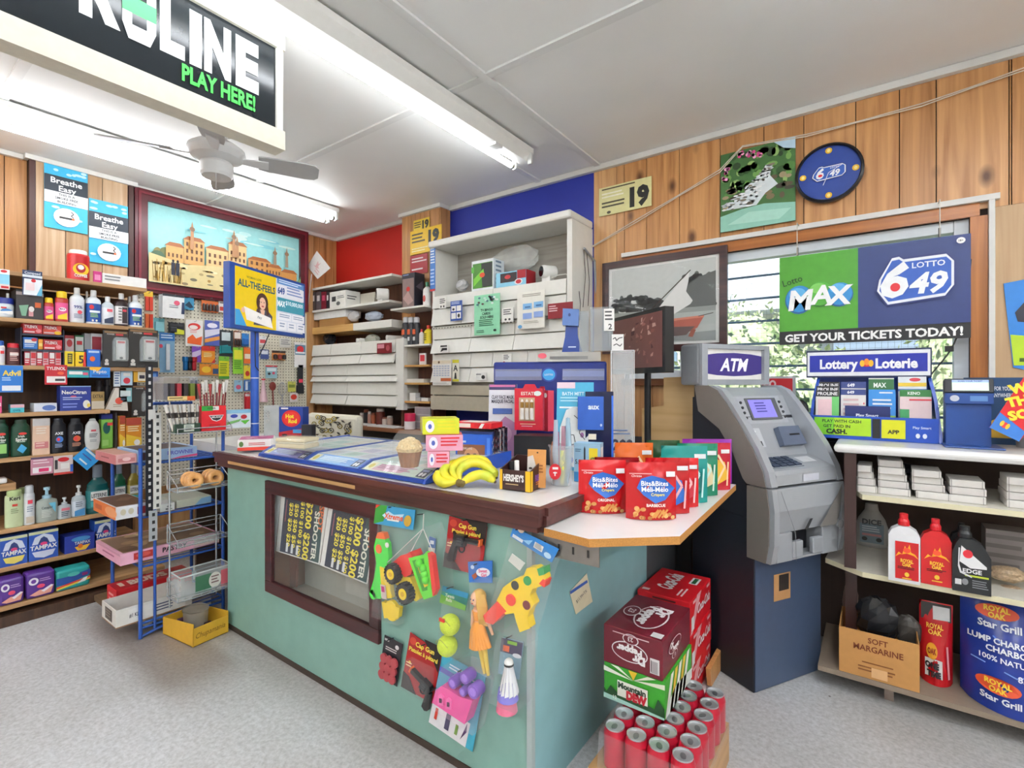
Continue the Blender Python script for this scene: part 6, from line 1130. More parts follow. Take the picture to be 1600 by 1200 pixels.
# hanging face mask, lipstick boxes, fish mitt stand in front of the ticket terminal
def slab(name,lb,cat,l,r,t,b_,z,ang,d,col,D,lift=0,lean=.12,DRt=None):
    o,W_,h_ = stand(l,r,t,b_,z,RAD(ang)); T = Thing(name,lb,cat); f,rt,lf,tp = T.b.obox(o,RAD(ang),W_,d,h_,col,tilt=lean); deco(f,D); deco(rt,DRt); return T,f,(o,W_,h_)
T,f,_ = slab('face_mask_pack','pale clay mask sachet leaning against the blue terminal','pack',762,806,600,712,CT,26,.004,'#dcdce4',[('r',0,.92,1,1,'#3a3460'),('l',.02,.98,.925,.99,1,'#c86a9a'),('t','CLAY FACE MASK',.5,.82,.05,'#3a3a4a',.8),('t','MASQUE FACIAL',.5,.76,.05,'#3a3a4a',.8),('r',.15,.58,.85,.66,'#3a5ca4'),('p',[(.1,.0),(1,.0),(1,.45),(.6,.55),(.15,.35)],'#a878a0'),('e',.55,.3,.3,.12,'#bc92b2'),('e',.4,.2,.14,.08,'#8a5a86')],lean=.1); T.done()
def lipbox(lb,l,r,t,b_,ang,dz):
    o,W_,h_ = stand(l,r,t,b_,CT+dz,RAD(ang)); T = Thing('lipstick_box',lb,'box','red lipstick boxes'); b = T.part('carton'); RD_ = M('#cf2038',.35); f,rt,lf,tp = b.obox(o,RAD(ang),W_,.035,h_,RD_); deco(f,[('r',.16,.22,.72,.78,'#c8ac8a'),('t','ESTATE',.5,.88,.08,'#f0e4d8',.6,.02),('e',.82,.88,.13,.06,'#e6f0ec'),('r',.2,.14,.75,.16,'#e8c0a0'),('l',.25,.7,.06,.11,1,'#e8a0a8')]); deco(rt,[('r',0,0,1,1,'#e04a62')]); b.bev = .0015
    q = T.part('hang_tab'); q.prism([f.p(.3,1.0),f.p(.8,1.0),f.p(.72,1.1),f.p(.38,1.1)],f.n*-.002,RD_); 
    for i in range(3): q = T.part('lipstick'); c = f.p(.28+.17*i,.26)+f.n*.003; rr_ = .07*W_; q.lathe([(rr_,0),(rr_,h_*.26),(rr_*.8,h_*.27),(rr_*.8,h_*.42),(rr_*.3,h_*.48)],c,M('#e9e4dc',.3),10); q.lathe([(rr_*.82,h_*.275),(rr_*.82,h_*.415)],c,M('#b08a4a',.3,.5),10)
    T.done()
lipbox('red lipstick box with three bullets in its window, in front',804,848,607,672,22,.13); 
lipbox('red lipstick box half hidden behind the other one',838,856,610,672,-20,.12)
T = Thing('counter_stand','dark block carrying the lipstick boxes above the counter','stand'); o,W_,h_ = stand(800,862,675,726,CT,RAD(20)); T.b.obox(o+dF*.03,RAD(20),W_,.12,.12,'#17181d'); T.done()
T,f,(o,W_,h_) = slab('bath_mitt_pack','light blue card with a fish shaped bath mitt','pack',868,926,597,734,CT,20,.004,'#48a8cc',[('r',0,.93,.5,1,'#e0c8d4'),('t','BATH MITT',.45,.87,.04,'#d8eef6',.6),('l',.1,.9,.76,.83,2,'#a8dcec'),('r',.08,.7,.9,.72,'#e8f4f8')],lean=.1)
q = T.part('bath_mitt',label='grey fish shaped mitt with coloured patches'); sh_ = [(.2,.08),(.5,.04),(.8,.08),(.88,.3),(.9,.5),(.75,.68),(.5,.72),(.28,.68),(.12,.48),(.12,.3)]
q.prism([f.p(x_,y_)+f.n*.012 for x_,y_ in sh_],-f.n*.011,M('#cfd4d4',.9)); g_ = Fr(q,f.o+f.n*.012,f.u,f.v,f.W,f.H)
deco(g_,[('e',.42,.6,.1,.05,'#e86a2a'),('p',[(.2,.3),(.5,.34),(.5,.38),(.2,.34)],'#3a4a4a'),('e',.6,.5,.06,.03,'#5ab48a'),('e',.35,.22,.07,.03,'#46a88a'),('e',.4,.12,.09,.04,'#2f6ac0'),('e',.72,.12,.08,.04,'#d8443a'),('p',[(.25,.45),(.32,.6),(.36,.58),(.3,.43)],'#3a6ab0'),('e',.72,.4,.05,.03,'#8a5a8a')])
g_.line([(.3,.4),(.5,.4),(.55,.3),(.3,.28)],.003,'#2a2e30'); g_.line([(.5,.62),(.7,.55),(.65,.42),(.8,.35)],.003,'#2a2e30'); T.done()
# display box with nail varnish and a face pack
o,W_,h_ = stand(781,829,733,764,CT,RAD(8)); ah = RAD(8); uH = V((math.cos(ah),math.sin(ah),0)); dH = V((-uH.y,uH.x,0)); BRN = M('#3a1f1c',.4)
T = Thing('chocolate_box','open dark brown chocolate display box with yellow corners','box'); b = T.b; DH = .12
b.prism([o,o+uH*W_,o+uH*W_+dH*DH,o+dH*DH],(0,0,.003),BRN)
f = None
for q in ((o,uH,W_,dH,h_),(o+dH*(DH-.004),uH,W_,dH,h_*1.5),(o,dH,DH,uH,h_),(o+uH*(W_-.004),dH,DH,uH,h_)):
    hb = h_*1.5 if q[1] is dH else q[4]; b.prism([q[0],q[0]+q[1]*q[2],q[0]+q[1]*q[2]+V((0,0,hb)),q[0]+V((0,0,q[4]))],q[3]*.004,BRN)
f = Fr(b,o,uH,(0,0,1),W_,h_); deco(f,[('r',0,0,.09,1,'#e8b41e'),('r',.84,0,1,1,'#e8b41e'),('t',"HERSHEY'S",.46,.62,.32,'#e9e6e2',.66,.05),('l',.2,.7,.22,.32,1,'#c8a878')]); rt = Fr(b,o+uH*W_,dH,(0,0,1),DH,h_); deco(rt,[('r',0,0,.12,1,'#e8b41e'),('t','REESE',.55,.6,.3,'#7a4a9a',.6,.03),('l',.3,.8,.2,.4,2,'#c87a3a')]); T.done()
T = Thing('face_pack','orange sachet with half a face standing in the chocolate box','pack'); q = o+uH*W_*.98+dH*.05; W2 = .06; fq,*_ = T.b.obox(q-uH*.035+V((0,0,.004)),RAD(20),.062,.004,h_*1.9,'#c88a4a',tilt=.08); deco(fq,[('p',[(.0,.1),(.35,.0),(.5,.3),(.45,.6),(.3,.85),(0,.8)],'#cfc6be'),('e',.18,.5,.1,.03,'#3a2c28'),('e',.22,.18,.12,.04,'#a8484e'),('r',.2,.3,.3,.45,'#b8aaa0'),('l',.5,.9,.35,.6,3,'#8a5422'),('e',.55,.92,.05,.02,'#2a1a10')]); T.done()
T = Thing('nail_polish','white capped nail polish bottle standing in the chocolate box','bottle'); q = o+uH*W_*.42+dH*.03; b = T.part('bottle_body'); b.lathe([(.014,.004),(.015,.01),(.014,.035),(.007,.04)],q,'#d8d6d0',14); b = T.part('cap'); b.lathe([(.009,.04),(.008,.09),(.007,.092)],q,WHT,14); T.done()
T = Thing('nail_polish','dark bottle at the left inside the chocolate box','bottle'); q = o+uH*W_*.16+dH*.05; b = T.part('bottle_body'); b.lathe([(.013,.004),(.014,.01),(.013,.05),(.007,.055)],q,'#1d1d20',14); b = T.part('cap'); b.lathe([(.009,.055),(.008,.085)],q,'#1d1d20',14); T.done()
# cup of freezer pops
oC = P(877,757,'z',CT); w_ = px_of(oC)[2]/FOC; r = 19*w_; hC = (757-700)*w_*1.02
T = Thing('pop_cup','tall clear plastic cup with a red round badge','cup'); b = T.part('cup'); b.lathe([(r*.85,.001),(r*.87,.004),(r,hC),(r*1.08,hC+.003),(r*1.08,hC+.008),(r,hC+.009)],oC,clear('#e9eef0',.3,.1),24,cap=False); b.lathe([(.001,.002),(r*.85,.002)],oC,clear('#e9eef0',.3),24,cap=False)
q = T.part('badge'); dv = V((CX-oC.x,CY-oC.y,0)).normalized(); sd = V((-dv.y,dv.x,0)); f = Fr(q,oC+dv*(r*1.01)-sd*r*1.0+V((0,0,hC*.15)),sd,(0,0,1),r*1.0,hC*.5); f.n = dv; f.ell(.5,.5,.48,.42,'#d01f2c'); f.rect(.3,.62,.75,.74,WHT); f.rect(.45,.28,.55,.5,WHT); f.rect(.35,.42,.66,.48,WHT); T.done()
for i,(c_,hh) in enumerate((('#a9c8da',1.75),('#c8d4da',1.6),('#e0a0b8',1.5),('#d86a8a',1.35),('#c8784a',1.1),('#b9c8d8',1.7),('#d8d86a',.9))):
    T = Thing('freezer_pop','freezer pop sleeve in the clear cup: '+['pale blue, tallest','clear, leaning left','light pink','deep pink, at the right rim','orange brown, right','bluish, at the back','yellow, short'][i],'sweet','freezer pops in the clear cup'); a = 2*math.pi*i/7; q = oC+V((r*.5*math.cos(a),r*.5*math.sin(a),.006)); T.b.tube([q,q+V((r*.2*math.cos(a),r*.2*math.sin(a),hC*hh*.5)),q+V((r*.12*math.cos(a),r*.12*math.sin(a),hC*hh))],[.007,.011,.007],clear(c_,.7,.2),8); T.done()
cbox('lighter_box','small pale blue pen box with a yellow label','box',897,938,692,752,CT,14,.05,'#9ac0d8',[('r',.0,0,1,.25,'#3a86c0'),('p',[(.38,.3),(.44,.3),(.44,.85),(.41,.93),(.38,.85)],'#22242a'),('r',.58,.3,.9,.88,'#ead32a'),('t','4PT',.74,.58,.14,'#33333a',.26,.02,0,1.57),('t','5.9c',.2,.52,.12,'#2a2a30',.3),('l',.05,.3,.75,.85,2,'#5a7a94')],[('r',.1,.2,.8,.9,'#e6e6e4')])
# bananas
T = Thing('bananas','bunch of yellow green bananas at the front of the counter','fruit')
BAN = []
m,n,l,p = newmat('banana_skin'); nz = n.new('ShaderNodeTexNoise'); nz.inputs['Scale'].default_value = 9; cr = n.new('ShaderNodeValToRGB'); e = cr.color_ramp.elements; e[0].position = .35; e[0].color = lin('#b9c63a'); e[1].position = .62; e[1].color = lin('#ecd42f'); tc = n.new('ShaderNodeTexCoord'); l.new(tc.outputs['Object'],nz.inputs['Vector']); l.new(nz.outputs['Fac'],cr.inputs[0]); l.new(cr.outputs[0],p.inputs['Base Color']); p.inputs['Roughness'].default_value = .4; BM = m
st = P(718,765,'z',CT); st.z = CT+.024
s0 = px_of(st)[2]/FOC; rv = V((math.cos(YAW),math.sin(YAW),0)); bv = V((-math.sin(YAW),math.cos(YAW),0))
def scr(dx,dy,dd): return st+rv*(dx*s0*.95)+V((0,0,dy*s0*.66))+bv*dd
for i,pts in enumerate((([(2,-4,0),(14,6,.02),(32,14,.03),(48,8,.03),(58,-2,.02)]),([(0,2,.02),(-2,22,.04),(14,38,.06),(36,34,.07),(54,16,.06),(60,4,.05)]),([(-2,2,.02),(-14,18,.05),(-8,34,.08),(10,42,.1),(34,40,.1),(52,24,.09)]),([(-4,0,.02),(-24,6,.04),(-30,20,.06),(-18,30,.09),(4,38,.12)]),([(-4,-4,.02),(-24,-8,.02),(-36,-4,.03),(-40,6,.05),(-34,14,.07)]))):
    b = T.part('banana'); c = [scr(*q) for q in pts]; fine = []
    for j in range(len(c)-1):
        p0_,p1_,p2_,p3_ = c[max(j-1,0)],c[j],c[j+1],c[min(j+2,len(c)-1)]
        for t_ in (0,.25,.5,.75): fine.append(.5*((2*p1_)+(p2_-p0_)*t_+(2*p0_-5*p1_+4*p2_-p3_)*t_*t_+(3*p1_-p0_-3*p2_+p3_)*t_**3))
    fine.append(c[-1]); N_ = len(fine); rr_ = [.0165*min(1,.35+2.4*min(k_/N_,.27)) * (1 if k_ < N_-3 else (.8,.55,.25)[k_-N_+3]) for k_ in range(N_)]
    lo = min(q.z-r_ for q,r_ in zip(fine,rr_)); 
    if lo < CT+.001: fine = [q+V((0,0,CT+.001-lo)) for q in fine]
    b.tube(fine,rr_,BM,7); q = T.part('tip',b); q.ball(fine[-1],.005,'#4a3a20',6)
b = T.part('stem'); b.tube([scr(-2,-4,.015),scr(6,-2,.0),scr(4,-6,-.01)],[.014,.009,.008],M('#6a5a2a',.6),8); q = T.part('sticker'); c = scr(30,2,-.004); T.done()
# ticket terminal: dark blue stand with clear pockets
aT = 26; oT,WT,hT = stand(764,948,566,712,CT,RAD(aT)); uT = V((math.cos(RAD(aT)),math.sin(RAD(aT)),0)); dT = V((-uT.y,uT.x,0)); oT = oT+dT*.10; WT = span(oT+V((0,0,.3)),uT,948)
wT = px_of(oT)[2]; hT = 1.25+(597-566)*wT/FOC-CT
NB = M('#20307c',.3); oT = P(764,597,'z',1.2499) if 0 else oT
T = Thing('ticket_dispenser','dark blue lottery ticket dispenser with clear pockets behind the hanging packs','dispenser')
b = T.part('body'); f,rt,lf,tp = b.obox(oT,RAD(aT),WT,.1,hT,NB); b.bev = .01
q = T.part('pocket_strip'); deco(f,[('r',.02,.84,.44,.9,'#5a6ab4'),('r',.62,.84,.98,.9,'#5a6ab4')]); f = Fr(q,oT-dT*.004,uT,(0,0,1),WT,hT); f.n = -dT
for a,c in ((.02,.44),(.62,.98)): q.prism([f.p(a,.8),f.p(c,.8),f.p(c,.92),f.p(a,.92)],-dT*.012,clear('#c8d0e8',.25,.05))
q = T.part('badge'); f.b = q; f.ell(.5,.86,.07,.08,'#2f4aa0'); f.ell(.5,.86,.055,.062,'#3fa0dc'); f.text('LOTTO',.5,.86,.02,WHT,.08); T.done()
T = Thing('gift_card_stand','navy card stand at the right of the ticket dispenser','stand'); o,W_,h_ = stand(915,962,612,735,CT,RAD(26)); o = o-dT*.02; f,rt,lf,tp = T.b.obox(o,RAD(26),W_*.92,.035,h_,M('#141c40',.25)); deco(f,[('r',.93,0,1,.95,'#2f66d0')]); T.done()
T = Thing('gift_card','bright blue card with small white letters above a cream tag','card'); f,*_ = T.b.obox(o-dT*.006+V((0,0,h_*.52))-uT*.03,RAD(26),W_*.86,.003,h_*.42,'#2a5ab4'); deco(f,[('t','aux',.62,.7,.16,'#e6ecf4',.5,.03),('e',.9,.15,.04,.04,'#cfd8ea')]); T.b.bev = .004; T.done()
T = Thing('price_tag','small cream tag just below the bright blue card','card'); T.b.obox(o-dT*.004+V((0,0,h_*.40))+uT*W_*.1,RAD(26),.03,.002,.022,'#e6e0cc'); T.done()
# acrylic case
T = Thing('acrylic_case','tall clear acrylic case on the counter left of the ATM','case'); b = T.b; CA = clear('#eef3f4',.24,.04)
oA = P(962,715,'z',CT) ; zA = P(968,552,'z',CT) if 0 else None; uA,dA = uT,dT; wA = px_of(oA)[2]; HA_ = 1.25+(597-548)*wA/FOC-CT; WA = span(oA,uA,991); DA = .11
oA.z = CT+.001; oA = oA-uA*.02
f,rt,lf,tp = b.obox(oA,RAD(aT),WA+.02,DA,HA_,CA); b.obox(oA+uA*.008+dA*.008+V((0,0,.004)),RAD(aT),WA+.004,DA-.016,HA_-.012,CA)
for e_ in (oA,oA+uA*(WA+.02),oA+uA*(WA+.02)+dA*DA,oA+dA*DA): b.tube([e_,e_+V((0,0,HA_))],.0022,clear('#ffffff',.75),6)
b.tube([oA+V((0,0,HA_)),oA+uA*(WA+.02)+V((0,0,HA_)),oA+uA*(WA+.02)+dA*DA+V((0,0,HA_)),oA+dA*DA+V((0,0,HA_))],.0022,clear('#ffffff',.75),6,closed=True)
q = T.part('label'); f = Fr(q,oA,uA,(0,0,1),WA+.02,HA_); f.n = -dA; f.text('200',.5,.12,.1,'#3a3a48',.9,.04); f.lines(.1,.9,.2,.26,2,'#6a7a9a'); f.lines(.1,.9,.02,.06,1,'#a84a5a'); T.done()
# plastic box of slips on top of the dispenser
zP = CT+hT+.002
T = Thing('clear_tray','long clear tray lying on top of the ticket dispenser','tray'); T.b.obox(oT+uT*WT*.4-dT*.01+V((0,0,hT+.001)),RAD(aT),WT*.55,.1,.045,clear('#dcdcd6',.45,.15)); f = Fr(T.b,oT+uT*WT*.4-dT*.0105+V((0,0,hT+.001)),uT,(0,0,1),WT*.55,.045); f.n = -dT; deco(f,[('e',.08,.6,.07,.3,'#d85a6a'),('r',.2,.2,.8,.55,'#7a7a7a')]); T.done()
T = Thing('phone_stand','blue tilted stand on top of the ticket dispenser','stand'); b = T.part('base'); z0 = zP+.046; c0 = oT+uT*WT*.7+dT*.03+V((0,0,hT+.047))
o = c0; w_ = px_of(o)[2]/FOC
def pp(dx,dy,dd=0): return o+uT*(dx*w_)+V((0,0,dy*w_))+dT*dd
BS = M('#24408c',.3); b.prism([pp(-16,0),pp(16,0),pp(9,24),pp(8,42),pp(-10,42),pp(-11,24)],dT*.03,BS); b.bev = .003
f = Fr(b,pp(-6,6),uT,(0,0,1),12*w_,6*w_); f.n = -dT; f.rect(0,.2,1,.5,'#c8d0e4')
q = T.part('head'); q.prism([pp(-15,42,-.02),pp(10,40,-.02),pp(11,66,-.02),pp(-14,68,-.02)],dT*.06,M('#4d6ea8',.3)); q.bev = .004; f = Fr(q,pp(-15,42,-.02),uT,(0,0,1),25*w_,26*w_); f.n = -dT; f.ell(.45,.6,.08,.1,'#2a3f70'); T.done()
for i,(l_,r_,t_,b_,lb,ex) in enumerate(((905,920,486,545,'narrow clear tub, left of the two on the dispenser',0),(922,958,480,545,'wide clear tub with a handwritten paper, on the dispenser',1))):
    T = Thing('clear_tub',lb,'tub','clear tubs on the dispenser'); oo = P(l_,b_,'z',CT+HA_+.003) if 0 else None
    base = oT+uT*(WT*.86 if i == 0 else WT*.97)+dT*(.02 if i == 0 else .0); base.z = (CT+hT+.048) if i == 0 else CT+HA_+.003
    ob = base.copy(); k1 = span2(ob,uT,l_); ob = ob+uT*k1; W_ = span(ob,uT,r_); wq = px_of(ob)[2]; h_ = 1.25+(597-t_)*wq/FOC-ob.z; T.b.obox(ob,RAD(aT),W_,.07,h_,clear('#cfd8dc',.3,.05)); T.b.obox(ob+uT*.003+dT*.004+V((0,0,.002)),RAD(aT),W_-.006,.062,h_-.01,clear('#aab4ba',.3,.05))
    if ex: q = T.part('paper'); fq,*_ = q.obox(ob+uT*W_*.6-dT*.006+V((0,0,h_*.45)),RAD(aT),W_*.45,.002,h_*.5,WHT); deco(fq,[('l',.1,.9,.4,.9,3,'#555'),('t','2',.6,.2,.25,'#333',.5)])
    T.done()
T = Thing('note_card','white card with handwriting leaning beside the clear tubs','card'); ob = oA+V((0,0,HA_+.003)); k1 = span2(ob,uT,956); ob = ob+uT*k1+dT*.03; fq,*_ = T.b.obox(ob,RAD(aT),.055,.002,.075,WHT); fq.line([(.1,.7),(.3,.8),(.4,.6),(.6,.75),(.9,.8)],.004,'#2a2a2a'); fq.line([(.15,.3),(.4,.4),(.7,.25),(.85,.4)],.004,'#2a2a2a'); T.done()
# monitor seen at an angle
T = Thing('monitor','black monitor turned sideways showing a reddish picture, standing behind the acrylic case','monitor')
ma = RAD(-37); um = V((math.cos(ma),math.sin(ma),0)); nm = V((um.y,-um.x,0)); nm = nm if nm.x < 0 else -nm; mr = V((3.42,-.67,0)); ml = mr-um*.5; z0,z1 = 1.292,1.588
b = T.part('bezel'); b.prism([ml+V((0,0,z0)),mr+V((0,0,z0)),mr+V((0,0,z1)),ml+V((0,0,z1))],-nm*.045,M('#17181b',.25)); b.bev = .006
q = T.part('display'); f = Fr(q,ml+V((0,0,z0)),um,(0,0,1),.5,z1-z0); f.n = nm; f.rect(.04,.09,.96,.94,M('#6a4440',.2,em=.12))
for i in range(46): a,c,e = R.uniform(.08,.86),R.uniform(.14,.84),R.choice(['#8a5a54','#a87a70','#4a2c2c','#7a4a44','#5a3834','#b08a80']); f.poly([(a,c),(a+R.uniform(.01,.06),c+.01),(a+R.uniform(.01,.07),c+R.uniform(.03,.09)),(a,c+R.uniform(.02,.09))],M(e,.2,em=.12)); f.k = 2
b = T.part('stand'); mc = (ml+mr)/2-nm*.07; b.lathe([(.09,CT+.001),(.09,CT+.012),(.016,CT+.016),(.016,z1-.12)],mc,'#1b1c20',16); b.tube([mc+V((0,0,z1-.14)),mc+nm*.03+V((0,0,z1-.14))],.018,'#1b1c20',10); T.done()
T = Thing('plywood_board','stepped pale plywood offcut standing beside the ATM','board'); yb3 = -.37; pts = [P(1003,692,'y',yb3),P(1084,692,'y',yb3),P(1084,588,'y',yb3),P(1037,590,'y',yb3),P(1037,634,'y',yb3),P(1003,638,'y',yb3)]
for q in pts[:2]: q.z = CT+.001
T.b.prism(pts,(0,.012,0),wood('#c8a068','#e0bd88',axis=0,knots=False,sc=.5,r=.6)); T.done()
# ================================================================== cabinets along the back wall
YB = -.24
def ry(px,py): return P(px,py,'y',YB)
def fx_right(l,r,t,b,y): x0,x1 = xy(l,y),xy(r,y); return x0,x1,P((l+r)/2,b,'y',y).z,P((l+r)/2,t,'y',y).z
def rcard(name,lb,cat,l,r,t,b,y,col,D=None,group=None,th=.002,fn=None):
    x0,x1,z0,z1 = fx_right(l,r,t,b,y); T = Thing(name,lb,cat,group); f,*_ = T.b.obox((x0,y,z0),0,x1-x0,th,z1-z0,col); deco(f,D)
    if fn: fn(f)
    T.done()
def rbox(name,lb,cat,l,r,t,z,y,d,col,D=None,DL=None,DR2=None,group=None):
    x0,x1 = xy(l,y),xy(r,y); zt = P((l+r)/2,t,'y',y).z; T = Thing(name,lb,cat,group); f,rt,lf,tp = T.b.obox((x0,y,z+.0006),0,x1-x0,d,max(.006,zt-z),col); deco(f,D); deco(rt,DR2); deco(lf,DL); T.b.bev = .0015; T.done()
WB = M('#dedcd4',.4,var=.05); WB2 = M('#cfccc0',.45,var=.05); BRW = wood('#4a2a1e','#6a3f2c',axis=2,knots=False,r=.5); LTW = wood('#b98a4a','#d4a866',axis=0,knots=False,r=.5)
z1s,z2s,z3s = ry(617,426).z,ry(608,468).z,ry(600,500).z; xr0 = xy(632,YB)
T = Thing('wall_cabinet','white fronted bin cabinet with open shelves below the red wall','cabinet')
b = T.part('shelf'); b.box(.02,xy(612,YB),YB,YW-.002,z1s-.018,z1s,WB); b = T.part('shelf'); b.box(.02,xy(608,YB),YB,YW-.002,z2s-.018,z2s,WB)
b = T.part('shelf',label='brown wooden shelf with white end'); b.box(.02,.62,YB,YW-.002,z3s-.06,z3s,LTW); b.box(.621,xy(612,YB),YB,YW-.002,z3s-.06,z3s,WB)
b = T.part('back_panel'); b.box(.02,xr0,YW-.014,YW-.003,z3s-.2,z1s-.02,BRW)
zr = [1.595,1.31,1.06]; zz = ry(480,540).z; rows = [ry(480,v).z for v in (540,558,572,588,597,615,630)]
def flap(t,x0,x1,z0,z1,lean=.0): b = t.part('flap'); b.prism([(x0,YB-lean,z0),(x0,YB,z1),(x0,YB+.014,z1),(x0,YB+.014-lean,z0)],(x1-x0,0,0),WB); b.bev = .002
e3 = [.03,xy(518,YB),xy(565,YB),xy(619,YB)]; e2 = [.03,xy(544,YB),xy(624,YB)]
for k_,(edges,za,zb) in enumerate(((e3,rows[0],rows[1]),(e3,rows[1],rows[2]),(e2,rows[2],rows[3]),(e2,rows[3],rows[4]),(e2,rows[4],rows[5]),(e2,rows[5],rows[6]))):
    for i in range(len(edges)-1): flap(T,edges[i],edges[i+1]-.006,zb+.004,za-.003,.012 if k_ % 2 == 0 else .03)
b = T.part('carcass'); b.box(.02,xr0,YB+.03,YW-.002,rows[6]-.01,rows[0],WB2); b.box(xy(620,YB),xr0,YB-.01,YB+.029,rows[6]-.02,rows[0],WB); T.done()
rcard('sticker','dark red sticker on the right flap below the rolled papers','sticker',589,612,536,552,YB-.03,'#7a1822',[('r',.05,.5,.5,.9,'#c8808a'),('e',.75,.5,.12,.3,'#a84a54')])
rcard('sticker','red tobacco notice taped low on the column','sticker',641,668,398,428,-.09,'#a8222c',[('l',.1,.95,.55,.85,2,'#f0e2e2'),('l',.1,.8,.12,.3,1,'#f0e2e2')])
x0_ = z2s
for i,(l_,r_,c_) in enumerate(((485,493,'#3a3438'),(494,501,'#5a5054'),(502,509,'#7a1a2c'),(510,514,'#2a2428'))): rbox('book',['grey black book at the left of the upper white shelf','second book on the upper white shelf, grey','dark red book on the upper white shelf','thin black book touching the white box'][i],'book',l_,r_,456,z2s,YB+.02,.12,c_,[('r',.2,.5,.8,.8,'#d8d0d0' if i != 2 else '#c84a6a')],group='books on the upper white shelf')
rbox('carton','white carton with a black square on the upper white shelf','box',515,540,455,z2s,YB+.02,.15,'#e6e4de',[('r',.15,.4,.4,.7,'#3a3a3c'),('e',.55,.25,.12,.12,'#6a6a6a'),('l',.5,.95,.5,.7,2,'#777')],None,[('l',.1,.8,.4,.7,2,'#666')])
def camera_(lb,px,py,r,y,zb,mat='#e4e3de'):
    T = Thing('security_camera',lb,'camera','white cameras on the back shelves'); c = P(px,py,'y',y); r_ = r*px_of(c)[2]/FOC; d = V((-.55,-.8,0)).normalized()
    b = T.part('housing'); b.lathe([(r_*.9,-.0),(r_,-.01),(r_,-.09),(r_*.8,-.1)],c,mat,20,d); q = T.part('lens'); q.lathe([(r_*.82,.0005),(r_*.82,.004),(r_*.4,.005)],c,M('#17181a',.15),20,d)
    s = T.part('foot'); s.box(c.x-.01,c.x+.05,c.y+.02,c.y+.07,zb+.0005,c.z-r_*.6,mat); T.done()
camera_('white security camera on the upper white shelf below the red wall',588,459,9,YB+.03,z2s)
rbox('carton','cream carton behind the security camera, under the red wall','box',563,585,458,z2s,YB+.17,.05,'#d8d2c2')
rbox('paper_stack','stack of white papers on a brown box on the wooden shelf','papers',486,540,487,ry(510,497).z,YB+.03,.16,'#e6e6e4')
rbox('carton','brown cardboard box under the white papers on the wooden shelf','box',499,539,497.5,z3s,YB+.03,.14,'#a87a44')
def crumple(name,lb,cat,px,py,rx,rz_,y,mat,seed,sy=.6):
    T = Thing(name,lb,cat); c = P(px,py,'y',y); k_ = px_of(c)[2]/FOC; rr = random.Random(seed); n_ = 12; rows_ = []
    for i in range(9):
        a = math.pi*i/8; rows_.append([c+V((rx*k_*math.sin(a)*math.cos(t)*rr.uniform(.75,1.1),rx*k_*sy*math.sin(a)*math.sin(t)*rr.uniform(.75,1.1),-rz_*k_*math.cos(a)*rr.uniform(.85,1))) for t in [2*math.pi*j/n_ for j in range(n_)]])
    for i in range(8): T.b.add(rows_[i]+rows_[i+1],[(j,(j+1) % n_,n_+(j+1) % n_,n_+j) for j in range(n_)],mat)
    T.done()
crumple('plastic_bag','pink and white plastic bag at the left end of the wooden shelf','bag',484,497,13,8,YB+.08,M('#d8a8b4',.3),1)
crumple('plastic_bag','crumpled clear bag in the middle of the wooden shelf','bag',553,494,13,9,YB+.08,M('#c9c9cc',.2),2)
crumple('plastic_bag','blue and white plastic bag on the right of the wooden shelf','bag',585,494,20,8,YB+.09,M('#b4bccc',.25),3)
crumple('plastic_bag','black plastic bag on top of the white bins, left','bag',493,531,13,8,YB+.1,M('#24242a',.2),4)
crumple('plastic_bag','larger black plastic bag on top of the white bins','bag',515,529,14,11,YB+.1,M('#2a2a30',.2),5)
for i,(px,py) in enumerate(((557,532),(562,532),(604,529))):
    T = Thing('paper_roll',['white paper roll on the bins, first of a pair','white paper roll on the bins, second of a pair','white roll with dark core at the right on the bins'][i],'roll','rolls on the white bins'); c = P(px,py,'y',YB+.04); r_ = (3.2 if i < 2 else 4)*px_of(c)[2]/FOC; c.z = rows[0]+r_+.001; T.b.lathe([(r_*.5,0),(r_,0),(r_,.14)],c,'#e6e4e0',14,(0.3,1,0)); T.b.lathe([(.0005,.002),(r_*.5,.002)],c,'#222',12,(0.3,1,0),cap=False); T.done()
crumple('plastic_bag','greyish green clear bag beside the rolls on the bins','bag',582,530,16,8,YB+.1,M('#b9bcb0',.25),6)
# small flag on a stick
T = Thing('flag','small white and pink square flag on a stick, left of the red wall','flag'); yv = -.27; q = [P(a,c,'y',yv) for a,c in ((495,392),(516,419),(496,436),(480,416))]; b = T.part('cloth'); b.prism(q,(0,.003,0),'#ece4e0'); f = Fr(b,q[3],q[2]-q[3],q[0]-q[3],(q[2]-q[3]).length,(q[0]-q[3]).length); f.n = V((0,-1,0))
f.poly([(.3,.35),(.45,.4),(.42,.7),(.55,.6),(.65,.75),(.6,.5),(.75,.45),(.55,.35)],'#e4b4b4'); f.lines(.55,.95,.1,.35,2,'#e4b4b4'); b = T.part('stick'); b.tube([P(487,428,'y',yv+.006),P(482,470,'y',yv),P(479,505,'y',yv)],.004,'#e0dedc',6); T.done()
